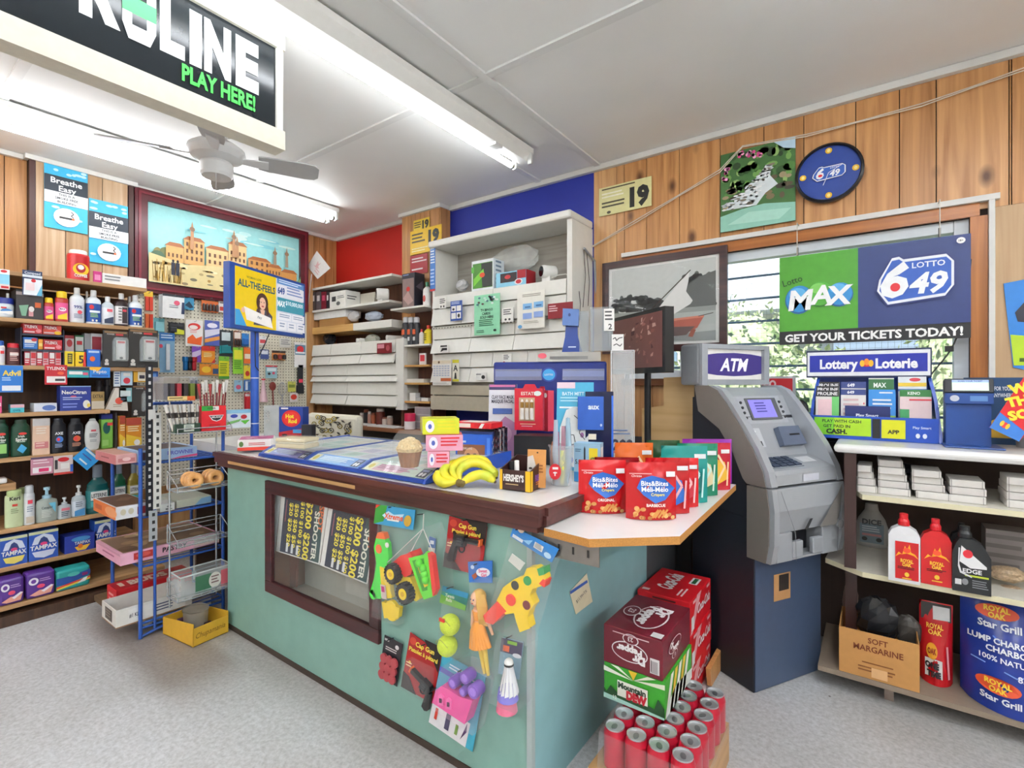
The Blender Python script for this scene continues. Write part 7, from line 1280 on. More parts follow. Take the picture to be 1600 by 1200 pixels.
# ---- narrow open shelf
xa,xb = xy(624,YB),xy(674,YB); hz = [ry(650,v).z for v in (480,538,570,598,627)]
T = Thing('open_shelf','narrow brown open shelf between the two white cabinets','shelf'); b = T.part('side'); b.box(xa-.0,xa+.018,YB+.02,-.083,.9,hz[1],BRW); b = T.part('side'); b.box(xb-.02,xb-.002,YB+.02,-.083,.9,1.95,BRW); b = T.part('back_panel'); b.box(xa+.02,xb-.021,-.095,-.084,.9,1.95,BRW)
for i,z in enumerate(hz): b = T.part('shelf',label='white shelf board' if i < 2 else None); b.box((xy(610,YB-.05) if i == 0 else xa+.019),xb-.021,(YB-.05 if i == 0 else YB-.0),-.096,z-.014,z,WB if i < 2 else LTW)
T.done()
def sh_(name,lb,cat,l,r,t,i,col,D=None,d=.08,DR2=None,y=None): rbox(name,lb,cat,l,r,t,hz[i],y or YB+.02,d,col,D,None,DR2)
sh_('gift_box','tall black gift box with a red dot at the top of the narrow shelf','box',628,648,427,0,'#2a2430',[('r',.06,.05,.94,.85,'#8a7470'),('e',.5,.55,.14,.07,'#c8302a'),('p',[(.1,.3),(.5,.5),(.9,.2),(.5,.1)],'#b0908a'),('l',.1,.6,.9,.97,1,'#6a7aa0')],.1,[('r',0,0,1,1,'#23242e'),('p',[(.1,.6),(.8,.8),(.9,.5)],'#5a5460')])
def rbottle(name,lb,l,r,t,z,body,cap,lab=None,D=None,kind='std',y=None,group=None,flat=.9): bottle(name,lb,'bottle',l,r,t,None,body,cap,lab,D,kind,flat,group,YB+.02 if y is None else y,z,'y')
rbottle('spray_bottle','white bottle with green cap beside the black gift box',658,668,440,hz[0],'#e4e2de','#3a7a5c',(.1,.55,'#e8e6e2'),[('e',.5,.5,.3,.3,'#c85a54')])
for i in range(3): rbottle('spray_can',['left of three dark spray cans on the narrow shelf','middle of three dark spray cans on the narrow shelf','right of three dark spray cans on the narrow shelf'][i],626+8.5*i,634+8.5*i,495,hz[1],'#2a2c32','#c8c8ca',(.15,.6,'#34363c'),[('r',.1,.5,.9,.9,'#d8643c'),('r',.2,0,.8,.3,'#c8c8c8')],'can',None,'dark spray cans',.95)
rbottle('glue_bottle','yellow bottle with red tip on the narrow shelf',660,670,508,hz[1],'#ead42a','#d8402c',(.1,.6,'#e8d024'),[('l',.2,.8,.1,.9,4,'#2a2a2a')])
rbottle('glue_bottle','small white bottle with red top beside the yellow one',653,659,514,hz[1],'#d8d4d2','#d8404a')
sh_('price_card','small white and red card on the upper brown shelf','card',655,665,552,2,'#e2d8d6',[('r',.15,.3,.85,.85,'#d8404a')],.01)
sh_('paper_stack','loose papers on the middle brown shelf','papers',633,662,592,3,'#d8d4cc',None,.08)
for i,(l_,r_,t_) in enumerate(((640,649,614),(650,657,621),(658,669,622))): sh_('cup',['taller white cup on the lowest brown shelf','small grey white lid beside the taller cup','low white bowl on the lowest brown shelf'][i],'cup',l_,r_,t_,4,['#e2e0de','#b4b4b8','#e0dedc'][i],None,.05)
# ---- desk below
T = Thing('desk','brown desk top with papers under the white bins','desk'); b = T.part('top'); zd = ry(620,668).z; b.box(.35,2.6,YB-.08,YW-.002,zd-.03,zd,wood('#7a4a30','#9a6646',axis=0,knots=False)); b = T.part('back_board'); b.box(.02,xy(676,YB)-.01,YW-.06,YW-.001,zd+.001,rows[6]-.012,M('#33231c',.7)); b.box(xy(676,YB)+.0,2.6,YW-.06,YW-.001,zd+.001,ry(676,640).z-.11,M('#33231c',.7)); b = T.part('front'); b.box(.37,2.58,YB-.0,YW-.003,.001,zd-.031,M('#1f1a1c',.6)); T.done()
T = Thing('paper_stack','white papers spread on the desk behind the counter','papers'); T.b.box(xy(585,YB),xy(627,YB),YB-.07,YB+.05,zd+.0005,zd+.008,'#e4e2e0'); T.done()
T = Thing('paper_stack','papers on the desk further left, below the row of little bottles','papers'); T.b.box(xy(556,YB),xy(583,YB),YB-.03,YB+.03,zd+.0005,zd+.012,'#dcd8d8'); T.done()
for i,(l_,r_,t_,c_,k_) in enumerate(((560,565,645,'#c8b4a8','pale'),(566,572,640,'#2a2428','black'),(573,577,643,'#b88a7a','pinkish'),(578,583,645,'#a85a3a','orange brown'),(584,594,638,'#6a2a20','dark red'),(595,601,652,'#d0c0b4','cream'),(602,609,650,'#b4988a','beige'))): rbottle('small_jar',k_+' little bottle in the row on the desk under the bins',l_,r_,t_,zd+.0,c_,'#8a4a34' if i % 2 else '#d8d0c8',None,None,'can',YB+.07,'little bottles on the desk')
T = Thing('container','pink and white tub on the desk beside the drawer unit','tub'); b = T.part('tub'); x0,x1 = xy(633,YB-.04),xy(645,YB-.04); zt = P(640,646,'y',YB-.04).z; b.lathe([((x1-x0)/2,zd+.001),((x1-x0)/2,zd+(zt-zd)*.5)],((x0+x1)/2,YB-.03,0),'#e6dedc',16); q = T.part('lid'); q.lathe([((x1-x0)/2,zd+(zt-zd)*.5+.001),((x1-x0)/2,zt)],((x0+x1)/2,YB-.03,0),'#c8204a',16); T.done()
rbox('drawer_unit','grey stack of small drawers on the desk','drawers',648,672,636,zd,YB+.02,.1,'#b4aeae',[('r',.05,.05,.95,.3,'#9a9294'),('r',.05,.36,.95,.62,'#9a9294'),('r',.05,.68,.95,.94,'#9a9294')])
# ---- big white cabinet
xa,xb = xy(676,YB),xy(894,YB); zt = ry(785,353).z; zs = ry(676,463).z; zb_ = ry(676,640).z
T = Thing('display_cabinet','big white cigarette cabinet with closed flaps below the blue wall','cabinet')
b = T.part('side'); b.box(xa,xa+.02,YB,YW-.002,zb_,zt-.05,WB); b = T.part('side'); b.box(xb-.035,xb,YB,YW-.002,zb_-.1,zt-.05,WB)
b = T.part('top'); b.box(xa-.02,xb+.003,YB-.03,YW-.002,zt-.049,zt,WB); b.bev = .012
b = T.part('back_panel'); b.box(xa+.021,xb-.036,YW-.02,YW-.004,zs-.05,zt-.05,wood('#8f8a80','#aca89e',axis=0,knots=False,r=.5))
b = T.part('shelf'); b.box(xa+.021,xb-.036,YB+.02,YW-.021,zs-.02,zs,WB)
zr = [ry(676,v).z for v in (464,484,511,532,554,576,598)]; ed = [[0,.5,1],[0,.26,.5,.75,1],[0,.33,.66,1],[0,.33,.66,1],[0,.33,.5,.75,1],[0,.33,.6,1]]
for k_ in range(6):
    for i in range(len(ed[k_])-1): flap(T,xa+.004+(xb-xa-.04)*ed[k_][i],xa+(xb-xa-.04)*ed[k_][i+1],zr[k_+1]+.004,zr[k_]-.002,[.01,.02,.004,.03,.012,.03][k_])
b = T.part('rail'); b.box(xa,xb-.036,YB-.006,YB+.002,zr[2]-.022,zr[2]-.006,WB2); f = Fr(b,(xa,YB-.0065,zr[2]-.02),(1,0,0),(0,0,1),xb-xa,.01)
for i in range(40): f.rect(.01+i*.024,.2,.022+i*.024,.8,'#5a5850'); f.k = 0
for za,zc in ((602,617),(618,640)): b = T.part('drawer',label='beige drawer front'); b.box(xa,xb-.04,YB-.02,YB-.001,ry(676,zc).z+.004,ry(676,za).z,M('#b9b09c',.4))
b = T.part('carcass'); b.box(xa+.021,xb-.036,YB+.03,YW-.021,zb_,zs-.021,WB2); T.done()
FL = YB-.04
for a in ((704,722,470,501,'#2f52a0','blue age notice with four little pictures on the white cabinet',[('r',.08,.48,.48,.75,WHT),('r',.55,.48,.92,.75,WHT),('r',.08,.1,.48,.4,WHT),('r',.55,.1,.92,.4,WHT),('l',.1,.9,.8,.95,2,'#c8d4ec'),('e',.28,.58,.1,.06,'#333'),('e',.74,.24,.1,.1,'#222')]),
    (686,697,465,482,'#e8e6e0','tiny white label with black print, top left flap',[('l',.1,.9,.4,.9,3,'#333'),('e',.3,.18,.1,.1,'#222'),('e',.7,.18,.1,.1,'#222')]),(784,802,481,503,'#e8e6e0','white label with black print in the middle of the flaps',[('l',.15,.85,.45,.9,3,'#444'),('e',.35,.18,.1,.08,'#333'),('e',.68,.18,.1,.08,'#333')]),
    (687,700,539,551,'#ecebe6','small label with a black brush mark, left',[('r',.1,.75,.9,.95,'#333'),('p',[(.1,.1),(.3,.6),(.9,.6),(.9,.3),(.5,.3)],'#26262a')]),(784,799,553,567,'#ecebe6','small printed label just above the blue dispenser',[('l',.2,.8,.3,.9,3,'#555'),('e',.25,.1,.1,.08,'#c84a4a')]),(744,760,582,594,'#ecebe6','small label with an arrow mark beside the dispenser',[('l',.0,.5,.6,.8,1,'#333'),('e',.7,.4,.18,.25,'#222')]),
    (856,895,473,497,'#8a1a26','dark red notice behind the phone stand',[('l',.05,.4,.4,.85,3,'#e0b8bc')])):
    rcard('sticker',a[5],'sticker',a[0],a[1],a[2],a[3],FL,a[4],a[6],'stickers on the white cabinet')
def fly(f):
    for i in range(20): f.ell(R.uniform(.08,.92),R.uniform(.76,.95),.05,.025,R.choice(['#dff0e6','#4a7a80','#c8e4d4','#5a4a44','#e8f4ee'])); f.k = 8
def cal(f):
    for i in range(5):
        for j in range(6): f.rect(.06+j*.15,.36+i*.09,.17+j*.15,.41+i*.09,'#b9c0d0'); f.k = 6
rcard('flyer','green flyer announcing TV bingo cards on the white cabinet','flyer',741,781,460,523,FL-.003,'#8fd4ac',[('t','TV BINGO',.5,.62,.06,'#1f3f30',.6,.03),('t','CARDS',.48,.53,.06,'#1f3f30',.42,.03),('t','SOLD HERE',.5,.44,.06,'#1f3f30',.72,.03),('l',.2,.85,.2,.38,4,'#2f6a4c'),('l',.1,.45,.04,.12,2,'#2f6a4c'),('e',.82,.1,.06,.03,'#1f3f30')],fn=fly)
rcard('notice','big white notice with four blue cards on the white cabinet','notice',808,851,455,513,FL-.003,'#e4e2d8',[('l',.2,.95,.84,.93,2,'#9a968a'),('r',.22,.52,.55,.68,'#7ab0dc'),('r',.62,.54,.95,.7,'#7ab0dc'),('r',.22,.26,.55,.42,'#8aa4d8'),('r',.62,.28,.95,.44,'#8aa4d8'),('r',.3,.56,.5,.6,'#3a6aa0'),('r',.7,.58,.9,.62,'#3a6aa0'),('e',.12,.06,.08,.05,'#5a9ac8'),('l',.25,.9,.12,.2,2,'#b8b4a8')])
rcard('calendar','calendar with an orange banner at the left of the white cabinet','calendar',676,705,562,602,FL-.004,'#ece8e2',[('r',0,.84,1,.97,'#e2d4bc'),('e',.35,.9,.05,.05,'#5a3a1c'),('r',.45,.16,1,.28,'#c8683a'),('l',.05,.9,.02,.1,2,'#b4b4b0')],fn=cal)
rcard('sticker','narrow yellow and white strip with black letters beside the calendar','sticker',707,717,562,596,FL-.004,'#e6e2d2',[('r',0,.85,1,1,'#c8c02a'),('r',0,0,1,.1,'#c8c02a'),('t','A',.5,.62,.28,'#2a2a2a',.7),('p',[(.3,.12),(.7,.12),(.6,.4),(.4,.4)],'#2a2a2a')],'stickers on the white cabinet')
# on the open top shelf of the white cabinet
SZ2 = zs
crumple('plastic_bag','grey white bag at the left on the big cabinet shelf','bag',722,446,12,10,YB+.1,M('#b8b8b8',.4),11)
rbox('toy_box','white and green toy box with a window on the big cabinet shelf','box',737,771,406,SZ2-.0,YB+.03,.12,'#e0e4e6',[('r',.06,.08,.96,.9,'#4a8a2a'),('p',[(.5,.1),(.95,.1),(.95,.88),(.45,.88)],'#2a2e2a'),('p',[(.1,.15),(.6,.5),(.55,.7),(.1,.4)],'#7ac83a'),('e',.5,.5,.12,.08,'#d8502a'),('r',0,.6,.12,.8,'#5ab43a')],None,[('l',.2,.8,.1,.95,6,'#7a8a9a')])
rbox('toy_box','blue and red toy box with a window beside the green one','box',775,822,424,SZ2+.0,YB+.03,.11,'#8ac8e0',[('r',.15,.3,.7,.92,'#2a2024'),('e',.4,.65,.1,.14,'#c83a3a'),('e',.76,.25,.13,.2,'#e6e6e6'),('e',.76,.25,.09,.14,'#c82a34'),('r',.72,.45,1,1,'#a81c28')],None,[('r',0,0,1,1,'#a81c28')])
camera_('white security camera with black lens on the big white cabinet',846,424,10,YB+.04,SZ2)
crumple('plastic_sheet','crumpled clear plastic sheet at the back of the big cabinet shelf','sheet',805,405,50,22,YW-.06,clear('#f0f0ea',.4,.2),13,.12)
T = Thing('cable','pale cable trailing on the right of the big cabinet shelf','cable'); T.b.tube([P(a,c,'y',YB+.06) for a,c in ((862,434),(872,430),(884,428),(893,434),(899,430))],.004,'#d8d6ce',6); T.done()
for i,(l_,r_,t_,b_,lb) in enumerate(((646,671,342,366,'pale yellow 19 notice high on the column'),(641,690,356,394,'big bright yellow 19 notice on the column, under the pale one'))):
    rcard('age_notice',lb,'notice',l_,r_,t_,b_,-.09-.004*i,'#e6c83a' if i == 0 else '#e8bc1e',[('t','19',.76,.62,.5,'#22221e',.4,.06),('l',.06,.5,.4,.85,3,'#4a421c'),('l',.06,.6,.05,.25,2,'#f4e6a8')],'notices with a big 19')
rcard('sticker','tall blue and white strip on the left edge of the big cabinet','sticker',672,680,386,455,YB-.006,'#3a74c0',[('l',.1,.95,.6,.98,6,'#dfe8f2'),('l',.1,.9,.1,.5,5,'#a8c4e8'),('r',0,0,1,.05,'#c83a3a')])
T = Thing('cable_bundle','grey conduit and thin wires running down the side of the big white cabinet','cable'); xs_ = xb+.008
for pts in ([(912,388),(915,430),(911,480)],[(917,395),(921,440),(919,478)],[(905,455),(907,475),(906,500)]): b = T.part('wire'); b.tube([P(a,c,'x',xs_) for a,c in pts],.002,'#3a3432',5)
b = T.part('conduit'); b.tube([P(a,c,'x',xs_+.01) for a,c in ((913,388),(929,408),(932,480))],.008,'#9a9c9e',8); T.done()
# ================================================================== posters and pictures on the window wall
YP_ = YW-.014
rcard('age_notice','pale yellow 19 notice on the wood panelling right of the blue wall','notice',936,1018,285,330,YP_,'#ddd79a',[('t','19',.78,.45,.62,'#22221c',.36,.06),('l',.06,.9,.84,.94,1,'#4a4630'),('l',.06,.55,.55,.78,2,'#f4f0d8'),('l',.06,.56,.2,.46,2,'#4a4630'),('e',.2,.08,.04,.05,'#4a4630')],'notices with a big 19')
rr = random.Random(3)
def falls(f):
    for i in range(60): f.ell(rr.uniform(.06,.94),rr.uniform(.45,.95),rr.uniform(.03,.08),rr.uniform(.03,.06),rr.choice(['#2f5426','#4d7d38','#6d9a4c','#25401f','#88ac62']),9); f.k = 1
    f.k = 2; f.poly([(.72,1),(1,1),(1,.86),(.85,.9)],'#b8d4e4')
    for i in range(24): f.ell(rr.uniform(.05,.95),rr.uniform(.28,.6),rr.uniform(.03,.08),rr.uniform(.02,.04),rr.choice(['#7a6a4a','#5a4e38','#988a68','#3f3a2c']),8); f.k = 2
    f.k = 3; f.poly([(.62,.74),(.7,.73),(.68,.6),(.78,.48),(.62,.4),(.5,.27),(.06,.27),(.22,.38),(.38,.48),(.52,.6)],'#d3dcde')
    for i in range(150):
        t = rr.random(); x = .68-.5*t+rr.uniform(-.5,.5)*(.06+.45*t); y = .74-.46*t**.8+rr.uniform(-.02,.02); f.ell(min(.95,max(.05,x)),y,rr.uniform(.015,.05),rr.uniform(.006,.016),rr.choice(['#e9eef0','#d4dde0','#f4f6f6','#5a5244','#7c7260','#dfe6e8','#c2cccc']),7); f.k = 3+i % 3
    f.k = 7; f.poly([(0,0),(1,0),(1,.22),(.6,.27),(.3,.25),(0,.2)],'#8fc4b0'); f.poly([(.1,.08),(.8,.05),(.95,.16),(.4,.2)],'#a9d6c4')
    for i in range(26): c = rr.choice([(.1,.78),(.42,.92),(.5,.9),(.3,.96),(.06,.7)]); f.ell(min(.94,max(.04,c[0]+rr.uniform(-.05,.06))),min(.97,c[1]+rr.uniform(-.04,.04)),.025,.022,rr.choice(['#e07ab0','#d04a8a','#f0a8cc']),7); f.k = 6
rcard('poster','waterfall poster with pink blossom above the boat picture','poster',1126,1243,228,354,YP_-.002,'#3f6a34',None,None,.004,falls)
# clock
T = Thing('wall_clock','round dark blue wall clock with four yellow balls on its dial','clock'); c = P(1295,271,'y',YW-.02); r = 44*px_of(c)[2]/FOC*1.04; c.y = YW-.013
b = T.part('case'); b.lathe([(r,0),(r,.02),(r*.93,.028),(r*.9,.02)],c,M('#141519',.3),40,(0,-1,0),cap=False); q = T.part('dial'); q.lathe([(.0005,.012),(r*.92,.012)],c,M('#2c4796',.3),40,(0,-1,0),cap=False)
f = Fr(q,c+V((-r,-.0125,-r)),(1,0,0),(0,0,1),2*r,2*r); f.n = V((0,-1,0))
for a in range(4): an = math.pi/2*a; f.ell(.5+.38*math.cos(an),.5+.38*math.sin(an),.05,.05,'#e6b41e'); f.ell(.5+.38*math.cos(an),.5+.38*math.sin(an),.025,.03,'#f4e08a',10)
def logo649(f,x,y,s,hz_=1):
    """white outlined 649 badge centred at x, y; s is its height as a fraction"""
    a = s*hz_
    o_ = lambda g: [(x-a*(.98+g),y-s*(.2)),(x-a*(.72+g*.3),y-s*(.5+g)),(x+a*(.82),y-s*(.38+g)),(x+a*(.98+g),y-s*.2),(x+a*(.98+g),y+s*.38),(x+a*(.85),y+s*(.5+g)),(x-a*.3,y+s*(.48+g)),(x-a*.42,y+s*(.56+g)),(x-a*.62,y+s*(.54+g)),(x-a*(.92+g),y+s*.08)]
    f.poly(o_(.12),'#23306e'); f.poly(o_(.07),'#e9ecf2'); f.poly(o_(0),'#2b59b4')
    f.text('6',x-a*.55,y+s*.05,s*.8,'#f2f4f6',None,.05,.2); f.text('49',x+a*.38,y-s*.08,s*.5,'#f2f4f6',None,.035,.2); f.text('LOTTO',x+a*.38,y+s*.37,s*.14,'#e9ecf2',a*1.0,.02); f.ell(x-a*.53,y-s*.14,a*.14,s*.11,'#d01f2c')
logo649(f,.5,.5,.2,1.15); f.line([(.5,.5),(.7,.6)],.003,'#d8d8e0'); f.line([(.5,.5),(.42,.3)],.003,'#d8d8e0'); T.done()
# boat picture
yb_ = YW-.035; x0,x1 = xy(941,yb_),xy(1136,yb_); z1 = P(1136,382,'y',yb_).z; z0 = P(1136,546,'y',yb_).z
T = Thing('picture','framed photograph of a small red sailing boat beside the window','picture'); b = T.part('frame'); FRB = wood('#2a1416','#4a2a26',axis=0,knots=False,r=.3); w_ = .04
for q in ((x0,x1,z0,z0+w_),(x0,x1,z1-w_,z1),(x0,x0+w_,z0+w_,z1-w_),(x1-w_,x1,z0+w_,z1-w_)): b.box(q[0],q[1],yb_,YW-.013,q[2],q[3],FRB)
c = T.part('print'); f,*_ = c.obox((x0+w_,yb_+.012,z0+w_),0,x1-x0-2*w_,.004,z1-z0-2*w_,'#e6e6e2'); f = f.sub(.03,.03,.97,.97); f.rect(0,0,1,1,'#c2c6c2'); f.rect(0,.0,1,.42,'#b4b8b4')
for i in range(170): x_ = rr.uniform(.02,.98); f.ell(x_,rr.uniform(.42,.62 if x_ < .35 else (.55 if x_ < .7 else .82)),rr.uniform(.02,.05),rr.uniform(.02,.05),rr.choice(['#3a403c','#4c544e','#2a2e2c','#5c645c']),8); f.k = 3
f.k = 4; f.poly([(.7,.42),(1,.42),(1,.84),(.85,.78),(.75,.7)],'#4a4f4c'); f.poly([(0,.36),(.5,.38),(1,.3),(1,.42),(0,.42)],'#8e948e'); f.rect(.0,.2,1,.36,'#aab0ac'); f.poly([(.55,.02),(1,.0),(1,.12),(.7,.1)],'#8a8f8c')
f.line([(.6,.32),(.62,.66)],.008,'#4a3a2a'); f.line([(.4,.42),(.78,.88)],.006,'#3a2e22'); f.poly([(.44,.38),(.56,.3),(.78,.46),(.8,.5),(.74,.62),(.76,.74),(.77,.86),(.62,.66)],'#dcdcd8')
f.poly([(.38,.28),(.6,.26),(.9,.3),(.84,.16),(.74,.1),(.45,.1)],'#a8503c'); f.poly([(.4,.2),(.82,.18),(.74,.08),(.48,.06)],'#5a4440'); f.poly([(.4,.28),(.9,.31),(.9,.285),(.4,.25)],'#c87a62'); f.line([(.85,.3),(.98,.33)],.004,'#3a2e26'); f.poly([(.76,.06),(.8,.05),(.83,.14),(.79,.15)],'#8a4a38')
q = T.part('glass'); q.box(x0+w_,x1-w_,yb_+.006,yb_+.008,z0+w_,z1-w_,clear('#ffffff',.03,.03)); T.done()
# cables under the ceiling
T = Thing('cable','pair of thin white cables looping along the wood panelling under the ceiling','cable')
for d in (0,4): b = T.part('wire'); b.tube([P(a,c+d*k_,'y',YP_-.004) for a,c,k_ in ((925,385,.3),(1000,340,1),(1060,305,.4),(1125,265,1),(1160,228,.4),(1260,210,.8),(1340,190,.3),(1440,162,1),(1520,135,.5),(1600,106,1))],.0028,'#d9cdbd',5)
T.done()
# hanging lottery sign
ys = -.06; f0 = [P(1218,538,'y',ys),P(1517,529,'y',ys),P(1517,372,'y',ys),P(1218,397,'y',ys)]; zb_,zt = (f0[0].z+f0[1].z)/2,(f0[2].z+f0[3].z)/2
T = Thing('hanging_sign','green and blue lottery sign hanging in front of the window','sign'); b = T.part('panel'); f,*_ = b.obox((f0[0].x,ys,zb_),0,f0[1].x-f0[0].x,.008,zt-zb_,'#1c1c1f')
f.rect(0,.15,.455,1,'#4c9a2c'); f.rect(.455,.15,1,1,'#2a3a72'); f.text('GET YOUR TICKETS TODAY!',.5,.072,.085,'#f2f2f0',.94,.035)
for x,y,rx,ry_,c in ((.12,.5,.085,.16,'#2f8ac8'),(.245,.54,.08,.14,'#4fa83a'),(.355,.52,.075,.13,'#2f8ac8')): f.ell(x,y,rx,ry_,'#1d5a94' if c == '#2f8ac8' else '#2f7a24'); f.ell(x,y+.01,rx*.93,ry_*.93,c); f.ell(x-.01,y+.07,rx*.6,ry_*.4,'#5fb0e0' if c == '#2f8ac8' else '#78c45a')
for s,x,y,h in (('M',.13,.5,.22),('A',.25,.54,.2),('X',.35,.52,.2)): f.text(s,x,y,h,'#f4f6f6',None,.035,.12)
f.text('Lotto',.08,.72,.075,'#1f3f1a',.12,0,0,.25); logo649(f,.74,.6,.4,.44); f.ell(.955,.94,.02,.03,'#f0f0f0'); f.text('18+',.955,.94,.018,'#2a2a2a',.03)
for x in (.11,.86): b = T.part('hanger'); a = f.p(x,1); b.tube([a,V((a.x,a.y,WO[3]+.07)),V((a.x,YP_,WO[3]+.075))],.002,'#c9c4b8',5); b.box(a.x-.004,a.x+.004,ys-.002,ys+.006,a.z,a.z+.04,'#1b1b1d')
b = T.part('power_cord'); b.tube([P(1517,405,'y',ys+.02),P(1508,500,'y',ys+.02),P(1490,538,'y',ys+.01),P(1480,555,'y',ys),P(1455,585,'y',-.1)],.003,'#1b1b1d',5); c = P(1483,545,'y',ys); b.box(c.x-.014,c.x+.014,c.y-.01,c.y+.01,c.z-.012,c.z+.012,'#151517'); T.done()
T = Thing('poster','blue and lime poster at the right edge on the pale plywood','poster'); yq = YW-.004; q = [P(a,c,'y',yq) for a,c in ((1583,574),(1660,590),(1660,425),(1568,443))]; T.b.prism(q,(0,.003,0),'#2f80d0'); f = Fr(T.b,(q[3].x,yq,q[0].z),(1,0,0),(0,0,1),q[1].x-q[3].x,q[2].z-q[0].z); deco(f,[('p',[(.18,.02),(.99,.02),(.99,.3),(.12,.36)],'#b4d42a'),('p',[(.2,.6),(.5,.8),(.9,.85),(.9,.6),(.5,.48),(.25,.5)],'#2a2a38'),('r',.28,.06,.9,.1,'#3a5a1c')]); T.done()

# ================================================================== right shelving
ySh = -.45; xs0 = 4.0; zT = 1.0; zM1,zM2,zB = P(1600,800,'y',ySh).z,P(1600,940,'y',ySh).z,.085
CRM = M('#d8cfae',.45); T = Thing('shelving','low shelving under the window with a white rounded top','shelf')
b = T.part('top',label='white laminate top with rounded front edge'); b.box(4.035,6.2,ySh,YW-.03,zT-.035,zT,LAM); b.bev = .014
for z in (zM1,zM2): b = T.part('shelf'); b.prism([(xs0+.02 if z == zM2 else 4.1,YW-.03,z-.02),(6.2,YW-.03,z-.02),(6.2,ySh,z-.02),(xs0+.13,ySh,z-.02),(xs0-.0 if z == zM2 else 4.1,ySh+.1,z-.02)],(0,0,.02),M('#d9d4c6',.45),CRM)
b = T.part('bottom_shelf'); b.box(xs0-.02,6.2,ySh-.0,YW-.03,zB-.02,zB,M('#8a7a6a',.6))
b = T.part('upright'); ub = M('#3a2320',.4); b.box(4.07,4.11,ySh+.02,ySh+.05,zM2+.001,zT-.036,ub); b = T.part('upright'); b.box(4.07,4.11,ySh+.12,ySh+.15,zB+.001,zM2-.021,ub); b = T.part('upright'); b.box(4.72,4.75,-.02,YW-.031,zB+.001,zT-.036,'#b9b6ae')
for x in (4.2,5.2): b = T.part('foot'); b.box(x,x+.03,ySh+.05,ySh+.09,.001,zB-.021,'#8a7a70')
b = T.part('back_panel'); b.box(xs0,6.2,YW-.028,YW-.014,zB,zT-.036,M('#4a3a34',.7)); T.done()
# boxes of paper on the upper shelf
def shx(l,r,y): return xy(l,y),xy(r,y)
lbx = ['at the far left, lowest','at the far left, second','at the far left, third','at the far left, on top','in the second stack, lowest','in the second stack, second','in the second stack, third','in the second stack, fourth','in the second stack, top','in the third stack, lowest','in the third stack, second','in the third stack, third','in the third stack, top','in the fourth stack, lowest','in the fourth stack, second','in the fourth stack, topmost and bent','in the stack cut by the right edge, lowest','in the stack cut by the right edge, second','in the stack cut by the right edge, third','in the stack cut by the right edge, top']
i_ = 0
for l_,r_,n_,jx in ((1322,1371,4,0),(1372,1423,5,0),(1425,1480,4,6),(1484,1545,3,-4),(1573,1650,4,0)):
    for k_ in range(n_):
        y = ySh+.05+.008*((k_*7) % 3); x0,x1 = shx(l_+(jx if k_ == 0 else 0),r_-3*k_+(jx if k_ == 0 else 0),y); z = zM1+.001+k_*.027; T = Thing('paper_box','flat white box of receipt paper '+lbx[i_],'box','flat white boxes on the shelf under the window'); i_ += 1; x0 = max(x0,4.112)
        f,*_ = T.b.obox((x0,y,z),RAD((-1,1,0)[k_ % 3]),x1-x0,.14,.0255,['#d9d5d0','#cfcac6','#dedad4'][k_ % 3]); f.line([(.05,0),(.05,1)],.0015,'#7a7672'); f.line([(.93,0),(.93,1)],.0015,'#7a7672'); T.b.bev = .002; T.done()
crumple('plastic_bag','dark crumpled bag lying on the white paper boxes','bag',1410,733,34,10,-.24,M('#26262e',.4),21)
# bottles on the middle shelf
T = Thing('spray_bottle','grey white ice melt bottle without trigger on the middle shelf','bottle'); y = ySh+.12; c = P(1362,853,'z',zM2); k_ = px_of(c)[2]/FOC; b = T.part('bottle_body'); h = 66*k_; b.lathe([(.9*21*k_,0),(21*k_,h*.06),(21*k_,h*.45),(17*k_,h*.65),(9*k_,h*.85),(8*k_,h)],(c.x,c.y,zM2+.001),M('#b4b2ae',.4),18,sy=.6); q = T.part('label'); f = Fr(q,c+V((-15*k_,-13*k_,h*.12)),(1,0,0),(0,0,1),30*k_,h*.6); f.n = V((0,-1,0)); deco(f,[('r',0,0,1,.75,'#7a8a94'),('t','DICE',.5,.82,.2,'#3a3a3c',1.0,.04),('l',.1,.9,.4,.65,3,'#d4dade'),('e',.2,.15,.12,.08,'#2a2a2a'),('e',.8,.15,.12,.08,'#2a2a2a'),('r',.1,.28,.9,.36,'#c88a8a')]); T.done()
def jug(name,lb,l,r,t,bpy,body,cap,lab,D,neck=.5,sh=None,dy=0):
    o = P(l,bpy,'z',zM2); y = o.y+dy; x0,x1 = xy(l,y),xy(r,y); z = zM2+.001; zt = P((l+r)/2,t,'y',y).z; w = x1-x0; h = zt-z; d = w*.5; T = Thing(name,lb,'bottle'); b = T.part('bottle_body')
    pr = sh or [(0,0),(1,0),(1,.68),(.9,.76),(.66,.82),(.34,.82),(.1,.76),(0,.68)]
    b.prism([(x0+a*w,y,z+c*h) for a,c in pr],(0,d,0),M(body,.3)); b.bev = .012
    q = T.part('cap'); q.lathe([(w*.19,0),(w*.19,h*.06),(w*.14,h*.1),(w*.14,h*.17)],(x0+w*neck,y+d/2,z+h*.825),M(cap,.3),14)
    q = T.part('label'); f = Fr(q,(x0,y-.0008,z),(1,0,0),(0,0,1),w,h); f.n = V((0,-1,0)); deco(f.sub(*lab),D); T.done()
